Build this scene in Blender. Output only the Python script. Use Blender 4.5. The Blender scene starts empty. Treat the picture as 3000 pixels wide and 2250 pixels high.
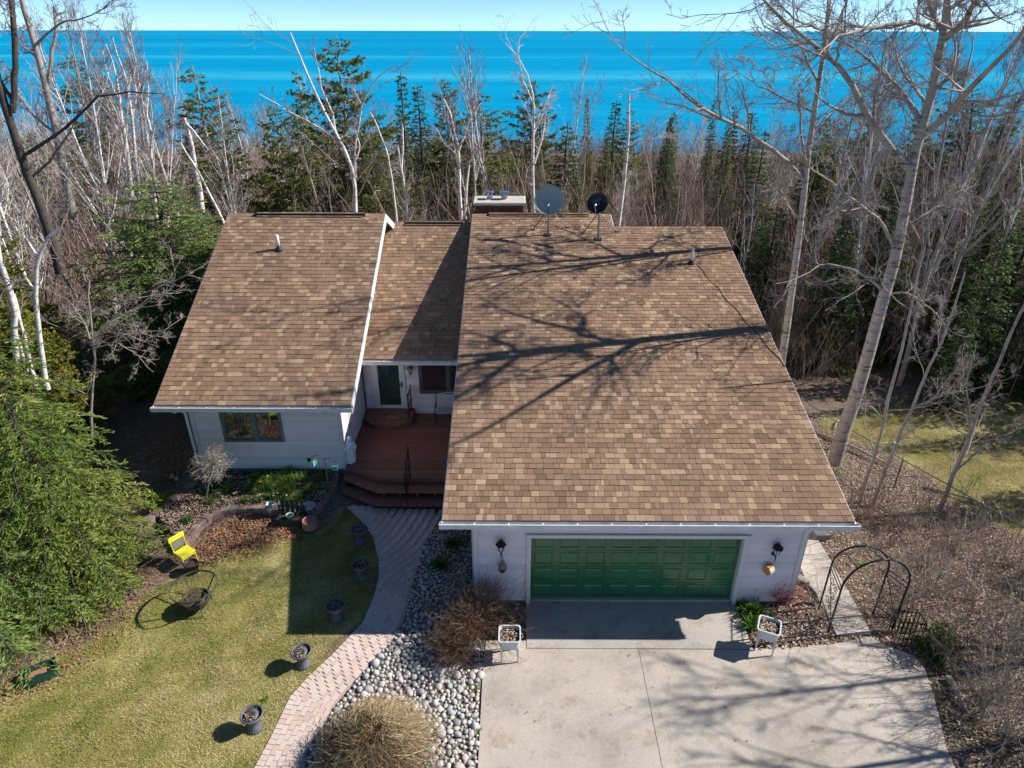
import bpy, math, random
import numpy as np
from mathutils import Vector, Matrix
random.seed(7); RNG = np.random.default_rng(11)
sc = bpy.context.scene
C = sc.collection
R_ = math.radians
# ------------------------------------------------------------------ camera, sky, sun, exposure
CAM_H = 12.353; YAW = R_(-0.203); PITCH = R_(27.673); ROLL = R_(0.087); FOC = 1973.8
def _axes():
    cy, sy, cp, sp = math.cos(YAW), math.sin(YAW), math.cos(PITCH), math.sin(PITCH)
    f = Vector((sy*cp, cy*cp, -sp)); r = Vector((cy, -sy, 0)); u = r.cross(f)
    cr, sr = math.cos(ROLL), math.sin(ROLL)
    return r*cr+u*sr, u*cr-r*sr, f
AR, AU, AF = _axes(); CP = Vector((0, 0, CAM_H))
cam = bpy.data.cameras.new('camera'); cam.sensor_width = 36; cam.lens = FOC/3000*36
cam.clip_start = 0.1; cam.clip_end = 200000
co = bpy.data.objects.new('camera', cam); C.objects.link(co)
co.matrix_world = Matrix((( AR.x, AU.x, -AF.x, 0), (AR.y, AU.y, -AF.y, 0), (AR.z, AU.z, -AF.z, CAM_H), (0, 0, 0, 1)))
sc.camera = co
SUN_EL, SUN_AZ = R_(36.8), R_(8.8)          # azimuth measured from +X towards +Y
SUNV = Vector((math.cos(SUN_EL)*math.cos(SUN_AZ), math.cos(SUN_EL)*math.sin(SUN_AZ), math.sin(SUN_EL)))
w = bpy.data.worlds.new('World'); sc.world = w; w.use_nodes = True
nt = w.node_tree; bg = nt.nodes['Background']
sky = nt.nodes.new('ShaderNodeTexSky'); sky.sky_type = 'NISHITA'; sky.sun_disc = False
sky.sun_elevation = SUN_EL; sky.sun_rotation = math.pi/2 - SUN_AZ
sky.altitude = 0; sky.air_density = 0.4; sky.dust_density = 0.0; sky.ozone_density = 5.0
mul = nt.nodes.new('ShaderNodeMix'); mul.data_type = 'RGBA'; mul.blend_type = 'MULTIPLY'; mul.inputs[0].default_value = 1
mul.inputs[7].default_value = (1.08, 1.20, 1.12, 1)
nt.links.new(sky.outputs[0], mul.inputs[6]); nt.links.new(mul.outputs[2], bg.inputs[0])
bg.inputs[1].default_value = 0.098
sl = bpy.data.lights.new('sun', 'SUN'); sl.energy = 5.0; sl.angle = R_(0.53); sl.color = (1.0, 0.94, 0.87)
so = bpy.data.objects.new('sun', sl); C.objects.link(so)
so.rotation_euler = SUNV.to_track_quat('Z', 'Y').to_euler(); so.location = SUNV*60
sc.view_settings.view_transform = 'Standard'; sc.view_settings.look = 'None'
sc.view_settings.exposure = 0.58; sc.view_settings.gamma = 1.0; sc.view_settings.use_curve_mapping = False
sc.render.engine = 'CYCLES'
cy_ = sc.cycles
cy_.max_bounces = 4; cy_.diffuse_bounces = 3; cy_.glossy_bounces = 2; cy_.transmission_bounces = 3; cy_.transparent_max_bounces = 4
cy_.use_denoising = True; cy_.denoiser = 'OPENIMAGEDENOISE'; cy_.denoising_input_passes = 'RGB_ALBEDO_NORMAL'; cy_.denoising_prefilter = 'ACCURATE'; cy_.caustics_reflective = False; cy_.caustics_refractive = False

# ------------------------------------------------------------------ pixel helpers (photo pixels 3000x2250 -> points of the place)
def ray(u, v): return AF + AR*((u-1500)/FOC) - AU*((v-1125)/FOC)
def onz(u, v, z): d = ray(u, v); return CP + d*((z-CAM_H)/d.z)
def ony(u, v, y): d = ray(u, v); return CP + d*(y/d.y)
def onplane(u, v, pl):
    y0, z0, s = pl; d = ray(u, v); return CP + d*((z0-s*y0-CAM_H)/(d.z-s*d.y))
def sm(a, b, t):
    q = np.clip((t-a)/(b-a), 0, 1); return q*q*(3-2*q)
def gz(x, y):
    x = np.asarray(x, float); y = np.asarray(y, float)
    L = .08*np.clip(y-9.5, 0, 8.5)
    left = L*sm(-.6, -2.2, x)
    right = -.062*np.clip(y-10.8, 0, 8.5)*sm(7.4, 9.6, x)
    near = np.where(x < 0, left, right)
    t = sm(17, 24, y)
    z = near*(1-t)+(.62-1.1*sm(3, 10, x)*(1-sm(26, 40, y)))*t
    far = np.clip(y-29, 0, None)
    z = z-.085*far
    z = z+np.where(y > 27, .35*np.sin(x*.21+1.3)*np.sin(y*.17)+.2*np.sin(x*.5+y*.3), 0)*sm(27, 36, y)
    return z
def g1(x, y): return float(gz(x, y))
def G(u, v, dz=0.0):
    z = 0.3
    for i in range(30):
        q = onz(u, v, z+dz); z = .5*z+.5*g1(q.x, q.y)
    return Vector((q.x, q.y, g1(q.x, q.y)))
def pxs(ox, oy, s, pts): return [(ox+a/s, oy+b/s) for a, b in pts]

# ------------------------------------------------------------------ materials
MATS = {}
def ramp(nt, fac, stops):
    r = nt.nodes.new('ShaderNodeValToRGB'); e = r.color_ramp.elements
    while len(e) < len(stops): e.new(0.5)
    for el, (p, c) in zip(e, stops): el.position = p; el.color = (*c, 1)
    nt.links.new(fac, r.inputs[0]); return r.outputs[0]
def noise(nt, scale, detail=4, rough=.6, vec=None, coord='Object', stretch=None):
    tc = nt.nodes.new('ShaderNodeTexCoord'); src = tc.outputs[coord] if vec is None else vec
    if stretch:
        mp = nt.nodes.new('ShaderNodeMapping'); mp.inputs['Scale'].default_value = stretch
        nt.links.new(src, mp.inputs[0]); src = mp.outputs[0]
    n = nt.nodes.new('ShaderNodeTexNoise'); n.inputs['Scale'].default_value = scale
    n.inputs['Detail'].default_value = detail; n.inputs['Roughness'].default_value = rough
    nt.links.new(src, n.inputs['Vector']); return n.outputs[0]
def mixc(nt, fac, a, b, mode='MIX'):
    m = nt.nodes.new('ShaderNodeMix'); m.data_type = 'RGBA'; m.blend_type = mode
    for s, val in ((0, fac), (6, a), (7, b)):
        if hasattr(val, 'links') or hasattr(val, 'is_linked'): nt.links.new(val, m.inputs[s])
        elif isinstance(val, (int, float)): m.inputs[s].default_value = val
        else: m.inputs[s].default_value = (*val, 1)
    return m.outputs[2]
def newmat(name):
    m = bpy.data.materials.new(name); m.use_nodes = True; MATS[name] = m
    return m, m.node_tree, m.node_tree.nodes['Principled BSDF']
def bump(nt, bs, h, strength=.3, dist=.02):
    b = nt.nodes.new('ShaderNodeBump'); b.inputs['Strength'].default_value = strength; b.inputs['Distance'].default_value = dist
    nt.links.new(h, b.inputs['Height']); nt.links.new(b.outputs[0], bs.inputs['Normal'])
def simple(name, col, rough=.7, var=.25, scale=6, metal=0, spec=.4, bumps=0, bscale=None, coord='Object', stretch=None):
    """plain paint / wood / metal with uneven wear"""
    m, nt, bs = newmat(name)
    n = noise(nt, scale, 5, .65, coord=coord, stretch=stretch)
    lo = tuple(c*(1-var) for c in col); hi = tuple(min(1, c*(1+var)) for c in col)
    nt.links.new(ramp(nt, n, [(.3, lo), (.7, hi)]), bs.inputs['Base Color'])
    bs.inputs['Roughness'].default_value = rough; bs.inputs['Metallic'].default_value = metal
    bs.inputs['Specular IOR Level'].default_value = spec
    if bumps: bump(nt, bs, noise(nt, bscale or scale*4, 3, .6, coord=coord), bumps)
    return m
def tinted(name, stops, rough=.85, source='attr', grain=40, gvar=.18, spec=.3, bumps=.15, trans=0, blotch=0):
    """colour of each piece picked from a ramp by its own number (face attribute or object random)"""
    m, nt, bs = newmat(name)
    if source == 'attr':
        a = nt.nodes.new('ShaderNodeAttribute'); a.attribute_name = 'tint'; fac = a.outputs['Fac']
    else:
        a = nt.nodes.new('ShaderNodeObjectInfo'); fac = a.outputs['Random']
    c = ramp(nt, fac, stops)
    n = noise(nt, grain, 3, .7)
    c = mixc(nt, 1.0, c, ramp(nt, n, [(.25, (1-gvar,)*3), (.75, (1+gvar,)*3)]), 'MULTIPLY')
    if blotch:
        tc = nt.nodes.new('ShaderNodeNewGeometry')
        c = mixc(nt, 1.0, c, ramp(nt, noise(nt, .55, 4, .6, vec=tc.outputs['Position']), [(.3, (1-blotch,)*3), (.7, (1+blotch*.6,)*3)]), 'MULTIPLY')
    nt.links.new(c, bs.inputs['Base Color']); bs.inputs['Roughness'].default_value = rough
    bs.inputs['Specular IOR Level'].default_value = spec
    if bumps: bump(nt, bs, n, bumps, .01)
    if trans:
        tr = nt.nodes.new('ShaderNodeBsdfTranslucent'); nt.links.new(c, tr.inputs[0])
        mx = nt.nodes.new('ShaderNodeMixShader'); mx.inputs[0].default_value = trans
        nt.links.new(bs.outputs[0], mx.inputs[1]); nt.links.new(tr.outputs[0], mx.inputs[2])
        nt.links.new(mx.outputs[0], nt.nodes['Material Output'].inputs[0])
    return m

# ------------------------------------------------------------------ mesh helpers
class MB:
    def __init__(s): s.v = []; s.f = []; s.t = []
    def add(s, vs, fs, t=0.5):
        o = len(s.v); s.v += [tuple(p) for p in vs]; s.f += [tuple(i+o for i in f) for f in fs]; s.t += [t]*len(fs); return s
    def box(s, x0, x1, y0, y1, z0, z1, t=.5):
        return s.add([(x0,y0,z0),(x1,y0,z0),(x1,y1,z0),(x0,y1,z0),(x0,y0,z1),(x1,y0,z1),(x1,y1,z1),(x0,y1,z1)],
                     [(0,3,2,1),(4,5,6,7),(0,1,5,4),(1,2,6,5),(2,3,7,6),(3,0,4,7)], t)
    def bbox(s, x0, x1, y0, y1, z0, z1, b=.01, t=.5):
        """box with its top edges chamfered"""
        lo = [(x0,y0,z0),(x1,y0,z0),(x1,y1,z0),(x0,y1,z0)]; mid = [(x,y,z1-b) for x, y, z in lo]
        top = [(x0+b,y0+b,z1),(x1-b,y0+b,z1),(x1-b,y1-b,z1),(x0+b,y1-b,z1)]
        fs = [(8,9,10,11),(3,2,1,0)]
        for i in range(4): j = (i+1) % 4; fs += [(i,j,4+j,4+i),(4+i,4+j,8+j,8+i)]
        return s.add(lo+mid+top, fs, t)
    def prism(s, poly, z0, z1, t=.5):
        n = len(poly); f = lambda z, i: z(*poly[i][:2]) if callable(z) else z
        vs = [(p[0], p[1], f(z0, i)) for i, p in enumerate(poly)]+[(p[0], p[1], f(z1, i)) for i, p in enumerate(poly)]
        fs = [tuple(range(n, 2*n)), tuple(range(n-1, -1, -1))]+[(i, (i+1) % n, n+(i+1) % n, n+i) for i in range(n)]
        return s.add(vs, fs, t)
    def hexa(s, a, b, t=.5):
        """solid between two quads a and b"""
        return s.add(list(a)+list(b), [(0,3,2,1),(4,5,6,7),(0,1,5,4),(1,2,6,5),(2,3,7,6),(3,0,4,7)], t)
    def bar(s, p, q, wd, th, up=(0,0,1), t=.5):
        p = Vector(p); q = Vector(q); d = (q-p).normalized(); up = Vector(up)
        sd = d.cross(up)
        if sd.length < 1e-4: sd = d.cross(Vector((0,1,0)))
        sd.normalize(); un = sd.cross(d).normalized(); a = sd*wd/2; b = un*th/2
        return s.hexa([p-a-b, p+a-b, p+a+b, p-a+b], [q-a-b, q+a-b, q+a+b, q-a+b], t)
    def tube(s, pts, rad, n=8, caps=True, t=.5, closed=False):
        P = [Vector(p) for p in pts]; k = len(P)
        rad = [rad]*k if isinstance(rad, (int, float)) else rad
        vs = []; ref = None
        for i in range(k):
            if closed: d = P[(i+1) % k]-P[i-1]
            else: d = P[min(i+1, k-1)]-P[max(i-1, 0)]
            d.normalize()
            if ref is None:
                ref = Vector((0,0,1)) if abs(d.z) < .9 else Vector((1,0,0))
            a = d.cross(ref)
            if a.length < 1e-5: a = d.cross(Vector((0.3,.8,.5)))
            a.normalize(); b = d.cross(a); ref = a.cross(d)*1.0 if False else b.cross(d)*-1 if False else ref
            for j in range(n):
                th = 2*math.pi*j/n; vs.append(P[i]+(a*math.cos(th)+b*math.sin(th))*rad[i])
        fs = []
        for i in range(k if closed else k-1):
            i2 = (i+1) % k
            for j in range(n): j2 = (j+1) % n; fs.append((i*n+j, i*n+j2, i2*n+j2, i2*n+j))
        if caps and not closed: fs += [tuple(range(n-1, -1, -1)), tuple(range((k-1)*n, k*n))]
        return s.add(vs, fs, t)
    def lathe(s, prof, c=(0,0,0), n=24, t=.5, wob=None):
        vs = []; k = len(prof)
        for i, (r, z) in enumerate(prof):
            for j in range(n):
                th = 2*math.pi*j/n; rr = r*(wob(th, i) if wob else 1)
                vs.append((c[0]+rr*math.cos(th), c[1]+rr*math.sin(th), c[2]+z))
        fs = [(i*n+j, i*n+(j+1) % n, (i+1)*n+(j+1) % n, (i+1)*n+j) for i in range(k-1) for j in range(n)]
        if prof[0][0] > 1e-4: fs.append(tuple(range(n-1, -1, -1)))
        if prof[-1][0] > 1e-4: fs.append(tuple(range((k-1)*n, k*n)))
        return s.add(vs, fs, t)
    def xf(s, M):
        s.v = [tuple(M @ Vector(p)) for p in s.v]; return s
    def mesh(s, name):
        return np_mesh(name, s.v, s.f, s.t)
    def obj(s, name, mat, parent=None, smooth=False, loc=None, rotz=0):
        o = link(name, s.mesh(name), mat, parent, smooth)
        if loc is not None: o.location = loc
        o.rotation_euler.z = rotz
        return o
def np_mesh(name, v, f, t=None):
    me = bpy.data.meshes.new(name); me.from_pydata(v, [], f)
    if t is not None:
        a = me.attributes.new('tint', 'FLOAT', 'FACE'); a.data.foreach_set('value', np.asarray(t, np.float32))
    return me
def link(name, me, mat=None, parent=None, smooth=False):
    o = bpy.data.objects.new(name, me); C.objects.link(o)
    if mat is not None and len(me.materials) == 0: me.materials.append(MATS[mat] if isinstance(mat, str) else mat)
    if smooth: me.polygons.foreach_set('use_smooth', np.ones(len(me.polygons), bool))
    if parent is not None: o.parent = parent
    return o
def tag(o, label, cat, group=None, kind=None):
    o['label'] = label; o['category'] = cat
    if group: o['group'] = group
    if kind: o['kind'] = kind
    return o
def thing(name, label, cat, loc=(0,0,0), rotz=0, group=None, kind=None):
    o = bpy.data.objects.new(name, None); C.objects.link(o); o.location = loc; o.rotation_euler.z = rotz
    return tag(o, label, cat, group, kind)
def dup(root, loc, rotz, label=None, scale=None):
    r = root.copy(); C.objects.link(r); r.location = loc; r.rotation_euler.z = rotz
    if scale is not None: r.scale = (scale,)*3 if isinstance(scale, (int, float)) else scale
    if label: r['label'] = label
    for ch in list(root.children):
        c = ch.copy(); C.objects.link(c); c.parent = r
        for g in ch.children:
            d = g.copy(); C.objects.link(d); d.parent = c
    return r
def inpoly(x, y, poly):
    x = np.asarray(x, float); y = np.asarray(y, float); ins = np.zeros(x.shape, bool); n = len(poly)
    for i in range(n):
        x1, y1 = poly[i][0], poly[i][1]; x2, y2 = poly[(i+1) % n][0], poly[(i+1) % n][1]
        c = ((y1 > y) != (y2 > y)) & (x < (x2-x1)*(y-y1)/((y2-y1) if y2 != y1 else 1e-9)+x1)
        ins ^= c
    return ins
def resample(pts, n):
    P = [Vector(p) for p in pts]; L = [0]
    for a, b in zip(P, P[1:]): L.append(L[-1]+(b-a).length)
    out = []
    for k in range(n):
        s = L[-1]*k/(n-1); i = min(max(np.searchsorted(L, s)-1, 0), len(P)-2)
        out.append(P[i].lerp(P[i+1], (s-L[i])/max(L[i+1]-L[i], 1e-9)))
    return out
# ------------------------------------------------------------------ materials of this place
SH = [(0.0, (.185,.119,.080)), (.15, (.232,.150,.101)), (.5, (.268,.175,.118)), (.80, (.295,.196,.133)), (.85, (.350,.242,.160)), (1.0, (.41,.295,.196))]
tinted('shingle_field', SH, .95, 'attr', 160, .16, .15, .25, blotch=.09)
tinted('shingle_piece', SH, .95, 'rand', 160, .16, .15, .25, blotch=.09)
PV = [(0, (.55,.43,.375)), (.35, (.61,.485,.425)), (.7, (.65,.53,.465)), (1, (.59,.51,.465))]
tinted('paver_field', PV, .9, 'attr', 60, .14, .2, .2, blotch=.15)
tinted('paver_piece', PV, .9, 'rand', 60, .14, .2, .2, blotch=.15)
ST = [(0, (.22,.245,.25)), (.15, (.36,.37,.38)), (.35, (.52,.49,.47)), (.5, (.42,.345,.33)), (.65, (.60,.57,.545)), (.8, (.36,.42,.42)), (.9, (.52,.46,.38)), (1, (.66,.62,.57))]
tinted('stone_field', ST, .75, 'attr', 25, .2, .35, .15)
tinted('stone_piece', ST, .75, 'rand', 25, .2, .35, .15)
BK = [(0, (.17,.115,.10)), (.4, (.23,.15,.13)), (.7, (.28,.20,.17)), (1, (.25,.21,.19))]
tinted('garden_block', BK, .9, 'rand', 20, .25, .2, .3)
tinted('deck_wood', [(0, (.19,.075,.055)), (.5, (.23,.092,.068)), (1, (.27,.115,.085))], .6, 'rand', 14, .2, .35, .1)
tinted('chimney_brick', [(0, (.085,.04,.035)), (.5, (.115,.055,.045)), (1, (.15,.08,.065))], .9, 'attr', 30, .2, .2, .2)
tinted('leaf_litter', [(0, (.14,.088,.062)), (.3, (.30,.20,.145)), (.6, (.45,.33,.245)), (.85, (.60,.48,.38)), (1, (.72,.62,.52))], .8, 'attr', 30, .15, .25, 0)
tinted('bark_chips', [(0, (.16,.07,.04)), (.4, (.30,.15,.085)), (.75, (.42,.24,.14)), (1, (.50,.33,.21))], .85, 'attr', 30, .15, .2, 0)
tinted('grass_blade', [(0, (.09,.14,.016)), (.3, (.18,.225,.035)), (.55, (.33,.31,.095)), (.8, (.52,.45,.20)), (1, (.66,.58,.34))], .7, 'attr', 3, .1, .2, 0, trans=.25)
tinted('garden_leaf', [(0, (.04,.12,.015)), (.5, (.12,.26,.03)), (1, (.30,.38,.09))], .6, 'attr', 20, .15, .3, 0, trans=.3)
tinted('petal', [(0, (.75,.72,.68)), (.45, (.70,.40,.48)), (.55, (.72,.35,.5)), (.6, (.85,.65,.03)), (1, (.88,.72,.05))], .6, 'attr', 20, .08, .3, 0, trans=.3)
NEED = {'spruce_needles': [(0, (.05,.095,.026)), (.3, (.115,.18,.045)), (.6, (.20,.265,.05)), (.85, (.30,.35,.07)), (1, (.40,.40,.12))],
        'blue_spruce_needles': [(0, (.06,.11,.028)), (.45, (.16,.24,.065)), (.8, (.26,.34,.095)), (1, (.36,.41,.14))],
        'cedar_needles': [(0, (.06,.08,.01)), (.45, (.15,.165,.02)), (.8, (.24,.24,.035)), (1, (.32,.29,.07))],
        'pine_needles': [(0, (.045,.065,.014)), (.45, (.115,.145,.03)), (.8, (.19,.22,.05)), (1, (.27,.27,.085))],
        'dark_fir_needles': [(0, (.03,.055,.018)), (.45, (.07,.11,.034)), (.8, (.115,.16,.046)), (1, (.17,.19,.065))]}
for k, v in NEED.items(): tinted(k, v, .6, 'attr', 2, .15, .25, 0, trans=.4)
def bark(name, base, dark, hscale=(1, 1, 6), marks=.42, rough=.9, ns=5):
    m, nt, bs = newmat(name)
    n = noise(nt, ns, 6, .7, stretch=hscale); n2 = noise(nt, 2.2, 3, .6)
    c = ramp(nt, n, [(marks-.06, dark), (marks+.05, base), (.8, tuple(min(1, b*1.12) for b in base))])
    c = mixc(nt, 1.0, c, ramp(nt, n2, [(.3, (.8,.8,.8)), (.7, (1.1,1.08,1.05))]), 'MULTIPLY')
    nt.links.new(c, bs.inputs['Base Color']); bs.inputs['Roughness'].default_value = rough; bs.inputs['Specular IOR Level'].default_value = .2
    bump(nt, bs, n, .5, .03)
bark('birch_bark', (.74,.70,.67), (.10,.08,.07), (1, 1, 4), .40, ns=2.6)
bark('poplar_bark', (.37,.335,.30), (.085,.07,.06), (1, 1, 5), .42, ns=2.2)
bark('rough_bark', (.20,.165,.135), (.07,.055,.045), (7, 7, 1), .45)
bark('grey_bark', (.36,.32,.29), (.15,.12,.105), (4, 4, 1), .40)
bark('dark_bark', (.085,.07,.06), (.03,.025,.02), (5, 5, 1), .42)
bark('red_brown_bark', (.15,.095,.075), (.06,.04,.03), (5, 5, 1), .40)
simple('twig_grey', (.34,.285,.25), .9, .2, 3)
simple('twig_purple', (.25,.185,.17), .9, .2, 3)
simple('twig_white', (.60,.54,.49), .9, .2, 3)
simple('twig_brown', (.30,.215,.175), .9, .25, 3)
tinted('brush', [(0, (.15,.10,.078)), (.35, (.25,.178,.142)), (.7, (.36,.275,.225)), (1, (.52,.43,.365))], .95, 'attr', 2, .1, .15, 0)
tinted('straw_cane', [(0, (.15,.10,.05)), (.4, (.28,.20,.105)), (.75, (.40,.31,.17)), (1, (.48,.40,.26))], .8, 'attr', 8, .15, .25, 0)
tinted('rose_cane', [(0, (.075,.045,.03)), (.4, (.15,.085,.05)), (.75, (.24,.15,.085)), (1, (.36,.27,.18))], .85, 'attr', 8, .15, .25, 0)
tinted('red_twig', [(0, (.20,.03,.025)), (.6, (.34,.05,.05)), (1, (.42,.10,.09))], .7, 'attr', 8, .15, .3, 0)
tinted('pale_twig', [(0, (.22,.18,.13)), (.5, (.38,.33,.26)), (1, (.52,.47,.39))], .9, 'attr', 8, .15, .2, 0)
tinted('siding_board', [(0, (.70,.635,.625)), (.5, (.78,.715,.70)), (1, (.83,.765,.75))], .7, 'rand', 3, .07, .3, 0)
simple('siding', (.16,.14,.135), .9, .2, 1.3)  # wall backing, painted dark so the board gaps read as lap shadow
simple('trim', (.68,.645,.635), .6, .05, 3)
simple('white_trim', (.80,.78,.76), .5, .06, 4)
simple('gutter_metal', (.66,.66,.66), .4, .14, 5, spec=.5)
simple('soffit', (.45,.42,.41), .7, .05, 3)
simple('door_white', (.74,.75,.77), .35, .03, 3, spec=.5)
simple('brown_frame', (.12,.105,.09), .5, .1, 5)
simple('grey_green_frame', (.16,.19,.185), .5, .1, 5)
simple('garage_green', (.034,.15,.064), .27, .22, 1.1, spec=.6)
simple('foundation', (.20,.20,.19), .9, .15, 8, bumps=.3)
simple('interior_dark', (.012,.012,.014), .9, .2, 2)
simple('black_iron', (.018,.018,.02), .45, .3, 12, metal=.6, spec=.5)
simple('rusty_iron', (.075,.05,.045), .75, .35, 9, metal=.3)
simple('grey_iron', (.10,.10,.11), .5, .3, 8, metal=.5)
simple('pvc_white', (.78,.77,.76), .5, .04, 6)
simple('rubber_boot', (.018,.03,.03), .6, .3, 8)
simple('dish_grey', (.30,.335,.35), .55, .06, 3, spec=.35)
simple('dish_black', (.014,.014,.02), .45, .2, 5)
simple('dish_letter', (.16,.165,.21), .6, .05, 5)
simple('galvanised', (.45,.47,.49), .38, .15, 14, metal=.75, spec=.5)
simple('sky_tinted_steel', (.26,.42,.62), .18, .1, 6, metal=.9, spec=.6)  # blue of the reflected sky put into the metal colour
simple('cap_concrete', (.50,.47,.42), .9, .12, 3, bumps=.2)
simple('terracotta', (.40,.20,.14), .8, .16, 5, bumps=.1)
simple('urn_plastic', (.105,.115,.125), .55, .22, 9, spec=.35)
simple('potting_soil', (.05,.035,.028), .95, .3, 20, bumps=.5)
simple('yellow_paint', (.72,.66,.03), .45, .1, 9, spec=.45)
simple('weathered_board', (.21,.20,.195), .85, .25, 7, stretch=(1,8,1))
simple('dark_green_paint', (.014,.036,.03), .55, .3, 9)
simple('green_plastic', (.010,.055,.042), .4, .25, 6, spec=.5)
simple('mint_plastic', (.32,.52,.42), .45, .12, 7)
simple('suet_green', (.13,.52,.35), .45, .08, 8)
simple('white_enamel', (.60,.63,.62), .4, .08, 6, spec=.5)
simple('statue_white', (.82,.84,.88), .75, .16, 14, bumps=.2)
simple('stone_basin', (.42,.42,.42), .85, .2, 9, bumps=.2)
simple('black_pot', (.018,.02,.023), .5, .25, 7)
simple('lamp_glass', (.55,.55,.50), .15, .05, 5, spec=.6)
simple('brass', (.30,.20,.085), .35, .2, 9, metal=.8)
simple('gourd', (.21,.18,.155), .85, .3, 9, bumps=.3)
simple('honey_wood', (.46,.24,.08), .65, .2, 7, stretch=(1,1,6))
simple('pale_wood', (.56,.48,.40), .75, .15, 9)
simple('doormat_fibre', (.16,.095,.05), .95, .3, 40)
simple('doormat_print', (.36,.30,.22), .95, .2, 40)
simple('bench_slat', (.40,.45,.50), .6, .12, 6)
simple('vent_dark', (.03,.03,.035), .6, .2, 6)
simple('fence_metal', (.14,.18,.18), .45, .2, 9, metal=.6)
simple('edging_plastic', (.02,.022,.022), .6, .2, 6)
simple('fallen_wood', (.36,.30,.235), .9, .3, 6, stretch=(1,1,8), bumps=.3)
simple('cable_black', (.02,.016,.015), .6, .2, 6)
simple('lichen_rock', (.36,.35,.32), .9, .25, 6, bumps=.3)
def glassy(name, col, rough=.03):
    m, nt, bs = newmat(name); bs.inputs['Base Color'].default_value = (*col, 1); bs.inputs['Roughness'].default_value = rough
    bs.inputs['Specular IOR Level'].default_value = 1.0; bs.inputs['IOR'].default_value = 1.9
    bs.inputs['Coat Weight'].default_value = .6
    bump(nt, bs, noise(nt, 1.2, 2, .4), .04, .02)
glassy('window_glass', (.010,.012,.014)); glassy('door_glass', (.010,.06,.042)); 
def window_mirror():
    m, nt, bs = newmat('mirror_window_glass')  # mostly metallic grey pane, mirrors the garden before it
    bs.inputs['Base Color'].default_value = (.16,.17,.17,1); bs.inputs['Metallic'].default_value = .85; bs.inputs['Roughness'].default_value = .03
    bump(nt, bs, noise(nt, 1.5, 2, .4), .03, .02)
window_mirror()
def concrete(name, col, cracks=True):
    m, nt, bs = newmat(name)
    geo = nt.nodes.new('ShaderNodeNewGeometry'); P = geo.outputs['Position']
    c = ramp(nt, noise(nt, .45, 6, .62, vec=P), [(.3, tuple(x*.72 for x in col)), (.48, col), (.72, tuple(min(1, x*1.17) for x in col))])
    c = mixc(nt, 1.0, c, ramp(nt, noise(nt, 28, 4, .75, vec=P), [(.3, (.82,.82,.82)), (.7, (1.1,1.1,1.1))]), 'MULTIPLY')
    c = mixc(nt, 1.0, c, ramp(nt, noise(nt, 2.3, 5, .7, vec=P), [(.30, (.74,.70,.63)), (.47, (1,1,1))]), 'MULTIPLY')
    v = nt.nodes.new('ShaderNodeTexVoronoi'); v.feature = 'F1'; v.inputs['Scale'].default_value = 5.5; nt.links.new(P, v.inputs['Vector'])
    c = mixc(nt, 1.0, c, ramp(nt, v.outputs['Distance'], [(.03, (.5,.47,.42)), (.075, (1,1,1))]), 'MULTIPLY')
    if cracks:
        v2 = nt.nodes.new('ShaderNodeTexVoronoi'); v2.feature = 'DISTANCE_TO_EDGE'; v2.inputs['Scale'].default_value = .23
        wv = nt.nodes.new('ShaderNodeVectorMath'); wv.operation = 'ADD'
        nz = nt.nodes.new('ShaderNodeTexNoise'); nz.inputs['Scale'].default_value = 1.6; nz.inputs['Detail'].default_value = 5; nt.links.new(P, nz.inputs['Vector'])
        sc_ = nt.nodes.new('ShaderNodeVectorMath'); sc_.operation = 'SCALE'; sc_.inputs['Scale'].default_value = .8; nt.links.new(nz.outputs['Color'], sc_.inputs[0])
        nt.links.new(P, wv.inputs[0]); nt.links.new(sc_.outputs[0], wv.inputs[1]); nt.links.new(wv.outputs[0], v2.inputs['Vector'])
        c = mixc(nt, 1.0, c, ramp(nt, v2.outputs['Distance'], [(.0003, (.84,.82,.79)), (.0010, (1,1,1))]), 'MULTIPLY')
    nt.links.new(c, bs.inputs['Base Color']); bs.inputs['Roughness'].default_value = .9; bs.inputs['Specular IOR Level'].default_value = .25
    bump(nt, bs, noise(nt, 60, 4, .7, vec=P), .25, .01)
concrete('concrete', (.46,.41,.355)); concrete('apron_concrete', (.44,.40,.355), False); concrete('walk_concrete', (.45,.405,.36), False)
def ground_mat():
    m, nt, bs = newmat('forest_floor')
    geo = nt.nodes.new('ShaderNodeNewGeometry'); P = geo.outputs['Position']
    lit = ramp(nt, noise(nt, 9, 6, .75, vec=P), [(.3, (.07,.05,.038)), (.5, (.17,.125,.095)), (.68, (.32,.25,.20))])
    lit = mixc(nt, ramp(nt, noise(nt, .6, 4, .6, vec=P), [(.5, (0,0,0)), (.7, (.7,.7,.7))]), lit, (.085,.085,.03))
    g = ramp(nt, noise(nt, 1.1, 6, .7, vec=P), [(.3, (.14,.175,.03)), (.48, (.27,.25,.085)), (.66, (.44,.38,.18))])
    g = mixc(nt, 1.0, g, ramp(nt, noise(nt, 22, 4, .75, vec=P), [(.3, (.65,.65,.6)), (.7, (1.25,1.25,1.25))]), 'MULTIPLY')
    soil = ramp(nt, noise(nt, 26, 5, .75, vec=P), [(.3, (.09,.075,.062)), (.7, (.30,.26,.22))])
    a = nt.nodes.new('ShaderNodeAttribute'); a.attribute_name = 'lawn'
    b = nt.nodes.new('ShaderNodeAttribute'); b.attribute_name = 'soil'
    c = mixc(nt, a.outputs['Fac'], lit, g); c = mixc(nt, b.outputs['Fac'], c, soil)
    nt.links.new(c, bs.inputs['Base Color']); bs.inputs['Roughness'].default_value = .95; bs.inputs['Specular IOR Level'].default_value = .1
    bump(nt, bs, noise(nt, 26, 4, .75, vec=P), .6, .03)
ground_mat()
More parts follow.
